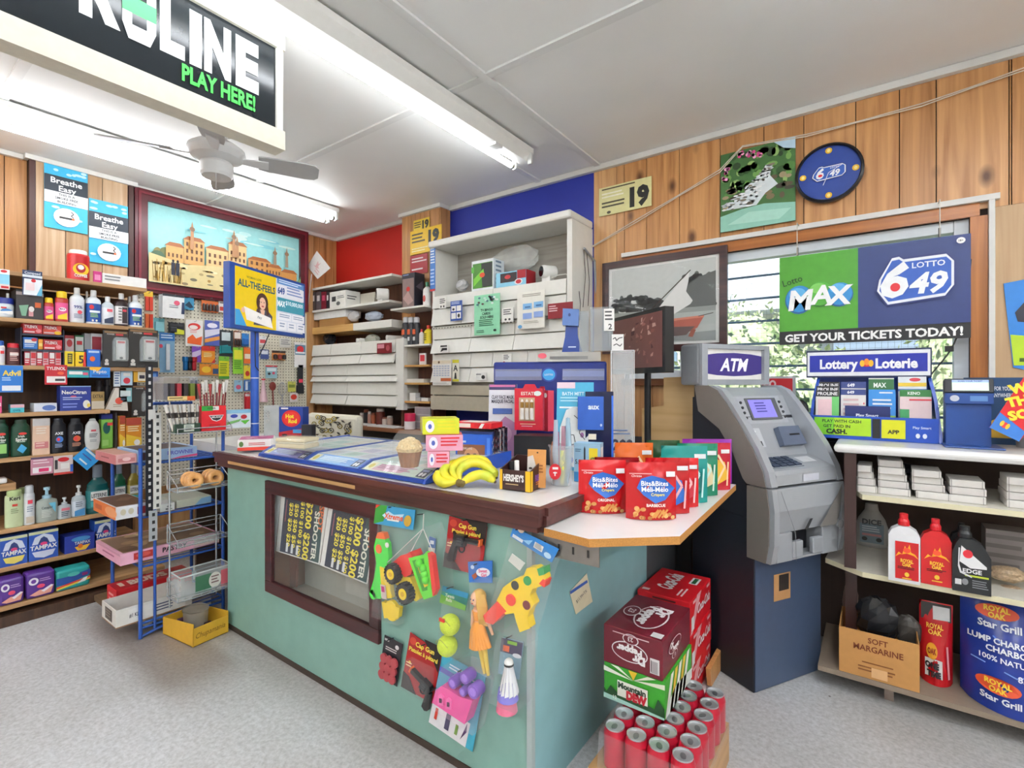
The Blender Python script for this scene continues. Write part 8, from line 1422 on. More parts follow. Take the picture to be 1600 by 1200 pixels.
FL_ = [('r',0,0,1,1,'#c41a1e'),('p',[(0,.58),(.15,.72),(.3,.66),(.42,.9),(.5,.78),(.62,.95),(.68,.74),(.85,.7),(1,.58),(.8,.66),(.5,.7),(.2,.66)],'#f0a81e'),('e',.5,.78,.16,.07,'#e8502a'),('t','ROYAL',.5,.5,.09,'#f2c23a',.55,.05),('t','OAK',.5,.4,.09,'#f2c23a',.4,.05),('l',.1,.9,.26,.34,2,'#2a1212'),('e',.5,.14,.1,.06,'#e8c23a'),('r',.3,.02,.7,.05,'#e8c23a')]
jug('lighter_fluid','white bottle with a red flame label and red cap on the middle shelf',1388,1438,804,906,'#e4e4e6','#c81c24',(.22,.05,.95,.6),FL_)
jug('lighter_fluid','red bottle with flame label and red cap beside the white one',1439,1487,812,911,'#c81e22','#c41c26',(.1,.05,.95,.62),[('p',[(0,.58),(.15,.72),(.3,.66),(.42,.9),(.5,.78),(.62,.95),(.68,.74),(.85,.7),(1,.58),(.8,.66),(.5,.7),(.2,.66)],'#f0a81e')]+FL_[2:])
jug('lighter_fluid','second white bottle hidden behind the flame labelled white one',1395,1431,816,885,'#e0e0e2','#d8d8da',(.2,.1,.8,.5),None)
jug('motor_oil','black oil bottle with a white and red label on the middle shelf',1488,1549,825,922,'#1f2123','#232527',(.05,.04,.98,.75),[('p',[(.2,.95),(.9,.55),(.9,.5),(.45,.48),(.15,.6)],'#e6e6e6'),('e',.38,.78,.14,.09,'#d8303c'),('t','EDGE',.5,.42,.09,'#e8e8e8',.6,.03),('r',.3,.3,.95,.34,'#b4c43a'),('p',[(.12,.9),(.16,.9),(.14,.55),(.2,.4),(.5,.3),(.48,.28),(.16,.36),(.1,.5)],'#d6d6d8'),('r',.02,.1,.2,.22,'#d8d8d8'),('e',.3,.18,.09,.07,'#8a8a8c'),('l',.5,.95,.05,.24,4,'#8a8c90')],.35,[(0,0),(1,0),(1,.56),(.8,.74),(.55,.82),(.2,.82),(.1,.74),(0,.6)])
jug('motor_oil','another black bottle standing behind the oil bottle',1486,1520,818,890,'#26282a','#1d1f21',(.1,.1,.9,.5),None,.5,None,.02)
for i,(px,py) in enumerate(((1575,905),(1578,935))): crumple('seed_bag',['speckled clear bag of bird food on the shelf, upper','speckled clear bag of bird food on the shelf, lower at the edge'][i],'bag',px,py-8,26,13,ySh+.14,M('#b39a7c',.3,var=.75,sc=140),31+i)
rbox('carton','greyish slatted box behind the bird food bags','box',1540,1610,830,zM2,ySh+.25,.1,'#8a8280',[('l',0,1,.1,.9,4,'#6a6260')])
# bottom shelf
T = Thing('margarine_box','open brown cardboard box marked soft margarine on the bottom shelf','box'); y = ySh+.005; x0,x1 = xy(1311,y),xy(1437,y); z = zB+.001; zt = P(1311,978,'y',y).z; h = zt-z; d = .22; CB_ = M('#bf8a4e',.6); b = T.b
for q in ((x0,x1,y,y+.004),(x0,x1,y+d,y+d+.004),(x0,x0+.004,y+.0045,y+d-.0005),(x1-.004,x1,y+.0045,y+d-.0005)): b.box(q[0],q[1],q[2],q[3],z,z+h,CB_)
b.box(x0+.005,x1-.005,y+.005,y+d-.001,z,z+.004,CB_); f = Fr(b,(x0,y,z),(1,0,0),(0,0,1),x1-x0,h); f.text('SOFT',.5,.84,.12,'#7a3a1c',.25,.02); f.text('MARGARINE',.5,.66,.13,'#7a3a1c',.62,.02); f.lines(.3,.7,.3,.36,1,'#8a5428'); f.lines(.25,.8,.12,.26,2,'#8a5428'); f.rect(.42,.05,.62,.26,'#dcae7c'); T.done()
crumple('plastic_bag','black refuse bag bundle standing in the margarine box','bag',1371,968,30,38,ySh+.11,M('#202124',.25),41,.5)
crumple('plastic_bag','greyish bag with white label at the right in the margarine box','bag',1418,985,20,26,ySh+.15,M('#4a4642',.4),42,.5)
crumple('rag','pale brown bundle hanging behind the margarine box on the left','rag',1328,940,11,34,ySh+.3,M('#9a8278',.8),43,.6)
def bag(name,lb,l,r,t,bpy,z,ang,d,col,fn,cat='bag',x=None,wav=.012,group=None,seed=0,back=0,grip=.1):
    """stand-up pouch: pillow front and back, sealed top"""
    o = P(l,bpy,'z',z); o.z = z+.001; a = RAD(ang); u = V((math.cos(a),math.sin(a),0)); dv = V((-u.y,u.x,0)); o = o+dv*back; W_ = span(o,u,r) if x is None else x; wd = px_of(o+u*W_*.5)[2]; h = 1.25-(t-597)*wd/FOC-z; T = Thing(name,lb,cat,group); b = T.part('pouch'); nx,nz_ = 12,14; rr = random.Random(seed)
    def sg(s): return [[o+u*(W_*(i/nx))+V((0,0,h*j/nz_))+dv*(d/2+s*d/2*(max(0,math.sin(math.pi*i/nx))**.6)*(1 if j == 0 else max(0,1-(j/nz_)**1.6))+(rr.uniform(-wav,wav)*.3 if 0 < i < nx and 0 < j < nz_ else 0)) for i in range(nx+1)] for j in range(nz_+1)]
    m_ = M(col,.22)
    for s in (-1,1):
        g = sg(s); vv = [p_ for row in g for p_ in row]; k_ = nx+1
        ff = [(j*k_+i,j*k_+i+1,(j+1)*k_+i+1,(j+1)*k_+i) if s < 0 else (j*k_+i,(j+1)*k_+i,(j+1)*k_+i+1,j*k_+i+1) for j in range(nz_) for i in range(nx)]; b.add(vv,ff,m_,True)
    q = T.part('print'); f = Fr(q,o-dv*.0012,u,(0,0,1),W_,h); f.n = -dv
    n0 = len(q.v); fn(f)
    # drape the print over the pouch
    for i in range(n0,len(q.v)):
        p_ = q.v[i]; s_ = (p_-o).dot(u)/W_; t_ = (p_.z-o.z)/h; e = (p_-o).dot(-dv)
        q.v[i] = p_+dv*(d/2-d/2*(max(0,math.sin(math.pi*min(1,max(0,s_))))**.6)*max(0,1-max(0,t_)**1.6))-dv*.004
    T.done(); return o,u,dv,W_,h
def snack(txt,col='#c61a20',dk='#7a1414'):
    def fn(f):
        rr = random.Random(len(txt))
        f.rect(.06,.8,.5,.815,'#e8a0a0'); f.text('Christie',.2,.77,.04,'#f2e0e0',.22,.0,.2)
        f.poly([(.28,.72),(.5,.78),(.75,.72),(.95,.56),(.75,.36),(.55,.3),(.32,.44),(.2,.56)],'#2460b4'); f.text('Bits&Bites',.55,.645,.085,'#f4f4f4',.68,.018); f.text('Méli-Mélo',.55,.545,.085,'#f4f4f4',.66,.018); f.text('Crispers',.6,.455,.05,'#f0d83a',.3,.02); f.text(txt,.56,.27,.05,'#f4e8e0',.4,.02); f.rect(.78,.76,.96,.85,'#e6e6e6')
        for i in range(10): f.ell(rr.uniform(.12,.9),rr.uniform(.05,.2),.045,.035,rr.choice(['#c88a4a','#a8642e','#d8a868']),8); f.k = 12
        for i in range(4): f.ell(rr.uniform(.12,.88),rr.uniform(.08,.22),.05,.045,'#d8a060',12); f.k = 13; 
        for i in range(5): a = rr.uniform(.1,.8); f.line([(a,.06),(a+.12,.2)],.006,'#c8843e'); f.k = 14
    return fn
SA = 33
bag('snack_bag','red snack bag marked original at the front left of the bracket shelf',905,980,721,803,SZ,SA,.05,'#c4191f',snack('ORIGINAL'),group='red snack bags',seed=1)
bag('snack_bag','red snack bag marked barbecue, frontmost on the bracket shelf',980,1060,725,813,SZ,SA,.05,'#b8181e',snack('BARBECUE'),group='red snack bags',seed=2)
def plain(c1,c2):
    def fn(f): f.rect(.7,.78,.95,.86,'#dfe0e0'); f.poly([(.1,.2),(.5,.1),(.9,.25),(.8,.6),(.4,.7),(.12,.5)],c1); f.line([(.5,.1),(.8,.5),(.6,.75)],.008,c2); f.line([(.85,.1),(.9,.6)],.006,c2)
    return fn
for i,(l_,r_,t_,b_,c_,c1,c2,lb) in enumerate(((1010,1080,717,803,'#b4161c','#2460b4','#e8a8a8','red snack bag just behind the barbecue one'),(1030,1094,717,793,'#c41c22','#c02a3a','#f0b8b8','red snack bag third in line behind the barbecue one'),(930,1000,716,785,'#8a1218','#a8342c','#d88a7a','dark red snack bag behind the original one'),
    (1035,1108,698,786,'#1f8a84','#146a66','#bfeae4','teal snack bag nearest the front'),(1060,1124,694,775,'#1a7a5c','#d8c89a','#c8e0d0','dark green snack bag with a pale picture'),(1090,1144,693,766,'#b81c30','#e0a82a','#f0c8a0','red and gold snack bag at the far right'),(962,1022,693,775,'#d8682a','#e89a4a','#f4d0a0','orange snack bag at the back left'),(1012,1064,689,768,'#2a4a2c','#4a6a3a','#a8c09a','dark green snack bag at the back, beside the orange one'),(1068,1146,687,756,'#8a2a9a','#a84ab8','#e0b0e4','purple snack bag furthest back'))):
    bag('snack_bag',lb,l_,r_,t_,b_,SZ,SA,.035,c_,plain(c1,c2),group='snack bags behind the front two',seed=10+i)
# red charcoal bag and big blue bag
def char(f): f.rect(.05,.78,.95,.99,'#3a3434'); f.rect(.4,.8,.9,.96,'#dcdcdc'); f.text('ROYAL',.45,.72,.06,'#f0b83a',.5,.03); f.text('OAK',.45,.65,.06,'#f0b83a',.4,.03); f.ell(.35,.42,.16,.1,'#e8a02a'); f.text('OAK',.35,.42,.07,'#8a1418',.25,.04); f.rect(.15,.1,.65,.32,'#e6e6e6'); f.text('ONE',.35,.25,.07,'#22242a',.4,.06); f.text('TIME',.4,.15,.07,'#22242a',.4,.06); f.line([(.8,.5),(.85,.1)],.006,'#f0a0a0')
bag('charcoal_bag','red charcoal bag with one time lettering on the bottom shelf',1438,1492,950,1066,zB,0,.12,'#bf1a22',char,seed=31)
def star(f):
    for y,h in ((.86,.09),(.24,.1)): f.ell(.34,y,.2,h*.7,'#d8502a'); f.text('ROYAL',.34,y+.025,.045,'#f2d03a',.24,.04); f.text('OAK',.34,y-.03,.045,'#f2d03a',.16,.04)
    f.text('Star Grill',.36,.75,.06,'#e8ecf4',.5,.03); f.text('LUMP CHARCOAL',.42,.62,.05,'#e8ecf4',.7,.03); f.text('CHARBON',.45,.55,.05,'#e8ecf4',.5,.03); f.text('100% NATURAL',.45,.47,.045,'#e8ecf4',.55,.02); f.text('Star Grill',.36,.13,.055,'#e8ecf4',.45,.03); f.text('8.01 L',.62,.36,.05,'#e8ecf4',.25); f.line([(.1,.42),(.5,.36),(.9,.44)],.004,'#7aa0e8'); f.line([(.3,.66),(.8,.3)],.004,'#5a84d8')
bag('charcoal_bag','big blue charcoal bag with orange ovals at the right edge',1500,1690,955,1098,zB,-6,.26,'#1c3690',star,seed=32)
# on top of the shelving
yL = -.16; 
T = Thing('lottery_stand','blue lottery play stand with slips, standing on the white top','stand'); LB = M('#2450b8',.3)
x0,x1 = xy(1262,yL-.06),xy(1474,yL-.06); z = zT+.001; b = T.part('body'); zh = P(1365,586,'y',yL).z
def ly(px,y): return xy(px,y)
for xx,s in ((x0,1),(x1,-1)): b.prism([(xx,yL-.06,z),(xx,yL+.12,z),(xx+s*.03,yL+.12,zh),(xx+s*.03,yL+.06,zh),(xx+s*.012,yL,z+(zh-z)*.6)],(s*.012,0,0),LB)
b.box(x0+.013,x1-.013,yL-.06,yL-.05,z,z+.1,LB); b.box(x0+.03,x1-.03,yL+.1,yL+.12,z,zh,LB); b.box(x0+.013,x1-.013,yL-.049,yL+.1,z,z+.01,LB)
q = T.part('front_strip'); f = Fr(q,(x0+.013,yL-.061,z),(1,0,0),(0,0,1),x1-x0-.026,.1); f.n = V((0,-1,0)); deco(f,[('r',.03,.15,.5,.92,'#7ac82e'),('r',.2,.15,.5,.92,'#a8d42a'),('t','PLAY WITH CASH',.26,.77,.13,'#22301a',.36,.02),('t','GET PAID IN',.22,.55,.13,'#22301a',.28,.02),('t','CASH.',.22,.32,.2,'#22301a',.26,.05),('r',.51,.1,.57,.92,'#1e1e22'),('r',.58,.12,.76,.9,'#d8d820'),('t','APP',.67,.4,.16,'#2a2e1c',.1,.04),('t','Play Smart',.88,.62,.1,'#dfe6f4',.14),('e',.85,.28,.016,.1,'#e8ecf4'),('e',.9,.28,.016,.1,'#e8ecf4')])
q = T.part('header',label='dark blue header board with a white border'); xh0,xh1 = xy(1260,yL+.03),xy(1456,yL+.03); zh0 = zh-.01; hh = .125; f,*_ = q.obox((xh0,yL+.03,zh0),0,xh1-xh0,.03,hh,'#16224c'); q.bev = .006; deco(f,[('r',.01,.06,.99,.94,'#e6e8ec'),('r',.03,.2,.97,.82,'#1c2c9c'),('t','Lottery',.28,.5,.34,'#f4f4f6',.32,.04),('t','Loterie',.74,.5,.34,'#f4f4f6',.32,.04),('e',.51,.5,.055,.12,'#d82a2a'),('e',.475,.5,.02,.12,'#f0b82a'),('e',.51,.55,.02,.12,'#f08a2a'),('e',.545,.5,.02,.12,'#f0b82a')]); T.done()
def slip(lb,a,c,zb_,zt_,y,col,D): 
    T = Thing('lottery_slips',lb,'slips','slips in the lottery stand'); xx0,xx1 = x0+(x1-x0)*a,x0+(x1-x0)*c; f,*_ = T.b.obox((xx0,y,z+.011+zb_),0,xx1-xx0,.012,zt_-zb_,col,tilt=.12); deco(f,D); T.done()
hS = zh-z
for i in range(3): slip(['first black headed slip pad, frontmost','second black headed slip pad','third black headed slip pad, at the back'][i],.06,.25,.0,hS*(.72+.07*i),yL-.035+.026*i,'#e4e0da',[('r',0,.86,1,1,'#232528'),('t','PROLINE',.5,.93,.07,'#e6e6e6',.9,.03),('r',.1,.4,.7,.8,'#e8c4c8'),('r',.7,.0,1,.86,'#6ac06a'),('r',.0,.0,.7,.36,'#3a9a4a'),('t','SCAN',.35,.26,.07,'#e6e03a',.6,.03),('t','HERE',.35,.14,.07,'#e6e03a',.6,.03)])
for i in range(2): slip(['navy headed slip pad, front','navy headed slip pad, behind'][i],.265,.46,.0,hS*(.74+.12*i),yL-.035+.026*i,'#e4e0de',[('r',0,.88,1,1,'#2f3f80'),('t','649',.4,.94,.06,'#f0f0f4',.3,.04),('l',.1,.8,.2,.8,6,'#d8b8bc'),('e',.92,.5,.03,.02,'#d85060'),('e',.92,.7,.03,.02,'#d85060')])
slip('bright blue slip pad, frontmost in its slot',.48,.68,.0,hS*.74,yL-.035,'#2f86d0',[('l',.15,.9,.55,.8,3,'#e6eef6'),('l',.4,.9,.88,.95,1,'#e6eef6'),('r',0,.4,1,.46,'#8ac04a')]); slip('green headed slip pad behind the bright blue one',.48,.67,.0,hS*.92,yL-.008,'#e2e4de',[('r',0,.78,1,.98,'#2f6a3a'),('t','MAX',.45,.88,.08,'#eef4ee',.5,.03)])
slip('green headed keno slip pad, frontmost at the right',.71,.93,.0,hS*.74,yL-.035,'#e8d0d0',[('r',0,.86,1,1,'#2f7a3a'),('t','KENO',.45,.93,.06,'#eef4ee',.4,.03),('r',.3,.78,1,.81,'#d02a3a'),('r',.0,0,.3,.6,'#3a9a5a'),('r',.28,.0,.62,.4,'#2456b0')]); slip('white slip pad with yellow band behind the keno pad',.7,.9,.0,hS*.94,yL-.008,'#dfe6ea',[('r',0,.84,1,.9,'#e0c03a'),('e',.6,.95,.2,.03,'#c83a48'),('r',0,.76,1,.8,'#4a6ab0')])
T = Thing('card','small navy card at the front of the lottery stand','card'); xx0,xx1 = x0+(x1-x0)*.3,x0+(x1-x0)*.64; f,*_ = T.b.obox((xx0,yL-.0475,z+.011),0,xx1-xx0,.003,hS*.48,'#1f2c66'); f.text('Play Smart',.5,.7,.1,'#eef0f6',.7,.03); f.lines(.25,.8,.54,.6,1,'#b8c0e0'); T.done()
# ticket checker
T = Thing('ticket_scanner','blue ticket checker with a small lit screen on the white top','scanner'); yS = -.27; x0,x1 = xy(1478,yS),xy(1549,yS); z = zT+.001; zt = P(1510,600,'y',yS).z; b = T.part('body'); SB = M('#24488c',.35); b.prism([(x0,yS,z),(x0,yS+.09,z),(x0,yS+.09,zt-.06),(x0,yS+.0,zt-.075)],(x1-x0,0,0),SB); b.box(x0-.01,x1+.03,yS-.07,yS+.1,z-.0005,z+.006,SB); b.bev = .004
q = T.part('head'); f,*_ = q.obox((x0-.004,yS-.02,zt-.075),0,x1-x0+.008,.06,.04,SB); deco(f,[('e',.2,.5,.1,.3,'#c8ccd6'),('r',.52,.25,.88,.75,'#5a86c0')]); q = T.part('screen_bezel'); f,*_ = q.obox((x0-.006,yS-.015,zt-.033),0,x1-x0+.012,.05,.055,'#1b1d22',tilt=.2); q.bev = .003; s = T.part('display'); f.b = s; E_ = lambda h: M(h,.3,em=.5); f.rect(.16,.14,.9,.9,E_('#b8d4b8')); f.rect(.16,.72,.9,.9,E_('#8aa0c8')); f.text('SCAN YOUR TICKET',.53,.81,.1,'#2a3a6a',.64,.02); f.lines(.25,.8,.3,.62,2,E_('#eaf4ea')); T.done()
T = Thing('leaflet','navy lottery leaflet with yellow figures behind the ticket checker','leaflet'); yq = -.1; x0,x1 = xy(1504,yq),xy(1640,yq); z1 = P(1550,590,'y',yq).z; f,*_ = T.b.obox((x0,yq,zT+.001),0,x1-x0,.003,z1-zT,'#27486e',tilt=-.1); deco(f,[('t','PLAY LOTTERY FOR YOUR CHANCE TO WIN',.5,.84,.06,'#e6ecf2',.86,.02),('t','A TRIP TO ANYWHERE IN THE WORLD',.52,.74,.06,'#e6ecf2',.8,.02),('t','$50,000',.7,.6,.1,'#d8dc2a',.4,.05),('p',[(.25,.3),(.5,.45),(.9,.3),(.9,.1),(.3,.1)],'#e0b03a')]); T.done()
T = Thing('card','red and blue lottery card propped at a slant at the right edge','card'); yq = -.33; q = [P(a,c,'y',yq) for a,c in ((1546,668),(1592,690),(1660,620),(1602,586))]; T.b.prism(q,(0,.003,0),'#d2202a'); f = Fr(T.b,q[0],q[1]-q[0],q[3]-q[0],(q[1]-q[0]).length,(q[3]-q[0]).length); f.n = V((0,-1,0)); f.poly([(0,0),(1,0),(1,.18),(0,.3)],'#3a78c8'); f.ell(.35,.14,.1,.05,'#d83a3a'); f.ell(.45,.14,.06,.05,'#f0c23a'); f.ell(.25,.15,.06,.05,'#f0c23a')
f2 = Fr(T.b,P(1566,668,'y',yq-.001),(1,0,.28),(-.28,0,1),.2,.2); f2.n = V((0,-1,0))
for s,x,y in (('SOMETHING',.42,.18),('THIS',.4,.42),('WIN',.5,.64)): f2.text(s[:4] if s != 'SOMETHING' else 'SOME',x,y,.16,'#f4d83a',None,.06)
T.done()
T = Thing('cup','grey cup at the right end of the white top','cup'); c = P(1608,700,'z',zT); T.b.lathe([(.035,.001),(.042,.09),(.038,.09),(.033,.004)],c,'#8a8884',18); T.done()
T = Thing('ice_cream_sign','red ice cream sign with a white heart behind the ATM','sign'); f = None; yq = YW-.024; x0,x1,z0,z1 = fx_right(1188,1243,588,655,yq); f,*_ = T.b.obox((x0,yq,z0),0,x1-x0,.01,z1-z0,'#c8ccd0'); f.rect(.04,.03,.92,.95,'#d0202c'); f.ell(.2,.8,.1,.09,'#f0d8d8'); f.ell(.36,.82,.1,.09,'#f0d8d8'); f.poly([(.1,.78),(.46,.8),(.3,.62)],'#f0d8d8'); f.ell(.2,.8,.05,.045,'#d0202c',12); f.ell(.36,.82,.05,.045,'#d0202c',12); f.text('Ol',.35,.5,.16,'#f0d83a',.4,.05); T.done()
crumple('cable_bundle','tangle of black cables behind the ATM','cable',1252,640,11,16,-.16,M('#1d1d20',.5),51)
# ================================================================== ATM
T = Thing('atm','grey standing ATM with lit sign on top and dark blue pedestal','ATM')
o = P(1175,1085,'z',0); e = P(1285,1045,'z',0)-o; Wm = e.length; e.normalize(); MX = Matrix(((e.x,-e.y,0,o.x),(e.y,e.x,0,o.y),(0,0,1,0),(0,0,0,1)))
def ap(nm,par=None,lb=None): b = T.part(nm,par,lb); b.X = MX; return b
SIL = M('#a9adb2',.35,.25,var=.04); TAU = M('#7a736c',.45,.1,var=.05); NAV = M('#1d2029',.45,var=.08); PED = M('#41506a',.4,var=.08); DKS = M('#2a2c30',.4)
b = ap('pedestal',None,'dark blue pedestal'); b.box(.01,Wm-.01,.0,.33,.001,.7,NAV); b.bev = .003
b = ap('pedestal_front',None,'slate blue pedestal front'); b.box(.015,Wm-.015,-.003,-.0005,.004,.6,PED); b.bev = .003
f = Fr(b,MX @ V((.12,-.0036,.35)),e,(0,0,1),.1,.11); f.n = (MX.to_3x3() @ V((0,-1,0))); f.rect(0,0,1,1,'#b98a5a'); f.rect(.3,.35,.9,.95,'#2a2622')
b = ap('housing'); b.prism([(.01,.0,.701),(.01,.33,.701),(.01,.33,1.18),(.01,.26,1.2),(.01,.12,1.1)],(Wm-.02,0,0),NAV); 
sp = [(.02,.545),(-.085,.545),(-.1,.62),(-.102,.75),(-.09,.835),(.02,.835)]
b = ap('lower_shell',None,'silver lower shell with cash slot'); b.prism([(.0,d,z) for d,z in sp],(.028,0,0),SIL,SIL); b.prism([(Wm-.028,d,z) for d,z in sp],(.028,0,0),SIL)
b.prism([(.0285,d,z) for d,z in ((.02,.66),(-.085,.66),(-.102,.75),(-.09,.835),(.02,.835))],(Wm-.057,0,0),SIL); b.box(.0285,.12,-.088,.0,.546,.659,SIL); b.box(Wm-.13,Wm-.0285,-.088,.0,.546,.659,SIL); b.box(.121,Wm-.131,-.02,.0,.546,.659,DKS); b.box(.121,Wm-.131,-.085,-.021,.546,.556,SIL)
for x in (.121,Wm-.19): b.box(x,x+.06,-.09,-.07,.557,.62,SIL)
b.bev = .004; q = ap('side_panel',None,'taupe side panel'); q.prism([(-.002,d+.02 if d < 0 else d,z) for d,z in sp],(-.004,0,0),TAU)
q = ap('slot_trim',b); n_ = MX.to_3x3() @ V((0,-1,0)); f = Fr(q,MX @ V((0,-.104,.545)),e,(0,0,1),Wm,.29); f.n = n_; f.poly([(.6,.42),(.86,.85),(.92,.98),(.9,.6),(.84,.42)],'#74706c'); f.poly([(.38,.42),(.43,.42),(.5,.56),(.46,.56)],'#2a2b2e'); f.line([(.07,.98),(.26,.4),(.27,.02)],.003,'#6f7378'); f.line([(.93,.98),(.86,.4),(.85,.02)],.003,'#6f7378')
q = ap('lock',b); q.lathe([(.019,0),(.019,.008),(.012,.009)],(Wm-.045,-.1,.665),M('#c2c5c9',.25,.6),18,(0,-1,0))
up = [(-.09,.84),(-.075,.9),(-.03,.985),(.03,1.07),(.1,1.16),(.15,1.215),(.2,1.235),(.28,1.235),(.28,1.12),(.16,1.05),(.09,.96),(.04,.86),(.02,.84)]
for x,nm in ((.0,'left_cheek'),(Wm-.034,'right_cheek')): b = ap('cheek'); b.prism([(x,d,z) for d,z in up],(.034,0,0),SIL,SIL); b.bev = .006
q = ap('side_panel',None,'taupe side panel'); q.prism([(-.003,d+.022,z) for d,z in up[:8]]+[(-.003,d,z) for d,z in up[8:]],(-.004,0,0),TAU)
b = ap('fascia',None,'silver fascia with screen, card reader and keypad'); fa = [(-.084,.845),(-.082,.885),(-.07,.9),(.045,.935),(.05,.95),(.165,1.19),(.2,1.225),(.27,1.225),(.27,.845)]; b.prism([(.0345,d,z) for d,z in fa],(Wm-.069,0,0),SIL)
P0 = MX @ V((.0345,.05,.95)); P1 = MX @ V((.0345,.165,1.19)); fs = Fr(b,P0,e,P1-P0,Wm-.069,(P1-P0).length); fs.b = b; fs.k = 1; fs.rect(.08,.5,.9,.98,M('#b6babf',.35,.2))
q = ap('screen_bezel',b); nf = fs.n; q.X = None; q.prism([fs.p(.28,.56),fs.p(.8,.56),fs.p(.8,.94),fs.p(.28,.94)],nf*.006,M('#5a5c60',.4)); s = ap('display',b); s.X = None; g = Fr(s,fs.o+nf*.0065,fs.u,fs.v,fs.W,fs.H); g.k = 1; g.rect(.31,.59,.72,.91,M('#7a74c0',.2,em=.5)); g.lines(.4,.62,.66,.86,4,M('#4a4490',.2,em=.3))
for i in range(4):
    for x in (.2,.87): s = ap('screen_button',b); s.X = None; c = fs.p(x,.6+.09*i); s.lathe([(.007,0),(.006,.004)],c,'#2a2b30',10,nf)
q = ap('card_reader',b); q.X = None; q.prism([fs.p(.56,.08),fs.p(.96,.08),fs.p(.94,.4),fs.p(.58,.4)],nf*.025,M('#5a6478',.35)); g = Fr(q,fs.o+nf*.0252,fs.u,fs.v,fs.W,fs.H); g.rect(.72,.14,.8,.34,'#15161a'); g.rect(.72,.24,.9,.27,'#15161a'); q.bev = .003
q = ap('receipt_slot',b); q.X = None; g = Fr(q,fs.o+nf*.001,fs.u,fs.v,fs.W,fs.H); g.rect(.06,.1,.34,.42,M('#c4c8cc',.35)); g.rect(.1,.12,.3,.2,'#3a3c40'); g.lines(.1,.3,.26,.38,2,'#e8eaec')
K0 = MX @ V((.0345,-.07,.9)); K1 = MX @ V((.0345,.045,.935)); fk = Fr(b,K0,e,K1-K0,Wm-.069,(K1-K0).length); q = ap('keypad',b); q.X = None; q.prism([fk.p(.06,.15),fk.p(.56,.15),fk.p(.56,.9),fk.p(.06,.9)],fk.n*.003,M('#8a9098',.4))
for i in range(4):
    for j in range(4): s = ap('key',q); s.X = None; s.prism([fk.p(.09+.118*j,.2+.17*i)+fk.n*.0035,fk.p(.185+.118*j,.2+.17*i)+fk.n*.0035,fk.p(.185+.118*j,.33+.17*i)+fk.n*.0035,fk.p(.09+.118*j,.33+.17*i)+fk.n*.0035],fk.n*.005,M('#3a4458',.4))
fk.b = b; fk.k = 2; fk.rect(.66,.4,.9,.8,'#d8dadc'); F0 = MX @ V((.0345,-.084,.845)); ff_ = Fr(b,F0,e,(0,0,1),Wm-.069,.04); ff_.n = n_; ff_.k = 2; ff_.rect(.42,.2,.68,.9,'#c9ccd6')
b = ap('sign_box',None,'grey sign box on top'); b.box(-.0,Wm,.28,.4,1.236,1.425,M('#8f9398',.4)); b.bev = .012; q = ap('sign_panel',b); f = Fr(q,MX @ V((.035,.2795,1.262)),e,(0,0,1),Wm-.07,.14); f.n = n_; SG = lambda h: M(h,.3,em=.25); f.rect(0,0,1,1,SG('#d4d2ce')); f.poly([(0,.2),(.2,.14),(.5,.11),(.8,.14),(1,.2),(1,.8),(.8,.86),(.5,.89),(.2,.86),(0,.8)],SG('#3a2f74')); f.text('ATM',.5,.5,.42,SG('#eceaf0'),.84,.03,.25)
q = ap('sign_bezel',b); 
for a in ((.0,.034,1.237,1.424),(Wm-.034,Wm,1.237,1.424),(.0345,Wm-.0345,1.237,1.26),(.0345,Wm-.0345,1.403,1.424)): q.box(a[0],a[1],.262,.279,a[2],a[3],M('#9da1a6',.4))
T.done()
# ================================================================== soft drinks on the floor
T = Thing('pallet','low wooden pallet under the shrink wrapped cans','pallet'); b = T.b; PW = wood('#a87a4a','#c8a06c',axis=1,knots=False)
b.box(3.49,3.78,-1.54,-1.1,.105,.126,PW); b.box(3.49,3.53,-1.54,-1.1,.002,.104,PW); b.box(3.74,3.78,-1.54,-1.1,.002,.104,PW); T.done()
LID = M('#c8cacd',.3,.7); CAN = M('#b81c34',.3,.2)
T0 = None
for j in range(6):
    for i in range(4):
        q = V((3.554+.0655*i,-1.495+.0665*j,.1275)); nm_ = ['front row','second row','third row','fourth row','fifth row','back row'][j]; sd = ['left end','second from left','second from right','right end'][i]
        if T0 is None:
            T = Thing('soda_can','red drink can in the shrink wrapped tray, front row, left end','can','drink cans in the shrink wrapped tray'); b = T.part('can_body'); b.lathe([(.025,0),(.032,.008),(.0325,.1),(.0275,.116)],q,CAN,20); k_ = T.part('lid'); k_.lathe([(.0275,.1165),(.0275,.121),(.025,.121),(.024,.117),(.0005,.117)],q,LID,20,cap=False); s = T.part('pull_tab',k_); s.prism([q+V((.008*math.cos(t),-.004+.013*math.sin(t),.1176)) for t in [2*math.pi*v/10 for v in range(10)]],(0,0,.0015),M('#9a9ca0',.3,.8)); T0 = T.done(); b0 = T0.location.copy()-q
        else: dup(T0,q+b0,'red drink can in the shrink wrapped tray, %s, %s' % (nm_,sd),R.uniform(-.6,.6))
T = Thing('shrink_wrap','clear film wrapped round the tray of cans','wrap'); SW = clear('#f0eef2',.1,.06); T.b.add([(3.516,-1.535,.1275),(3.79,-1.535,.1275),(3.79,-1.125,.1275),(3.516,-1.125,.1275),(3.52,-1.53,.235),(3.786,-1.53,.235),(3.786,-1.13,.235),(3.52,-1.13,.235)],[(0,1,5,4),(1,2,6,5),(3,0,4,7)],SW); T.done()
DP = M('#6e1626',.35)
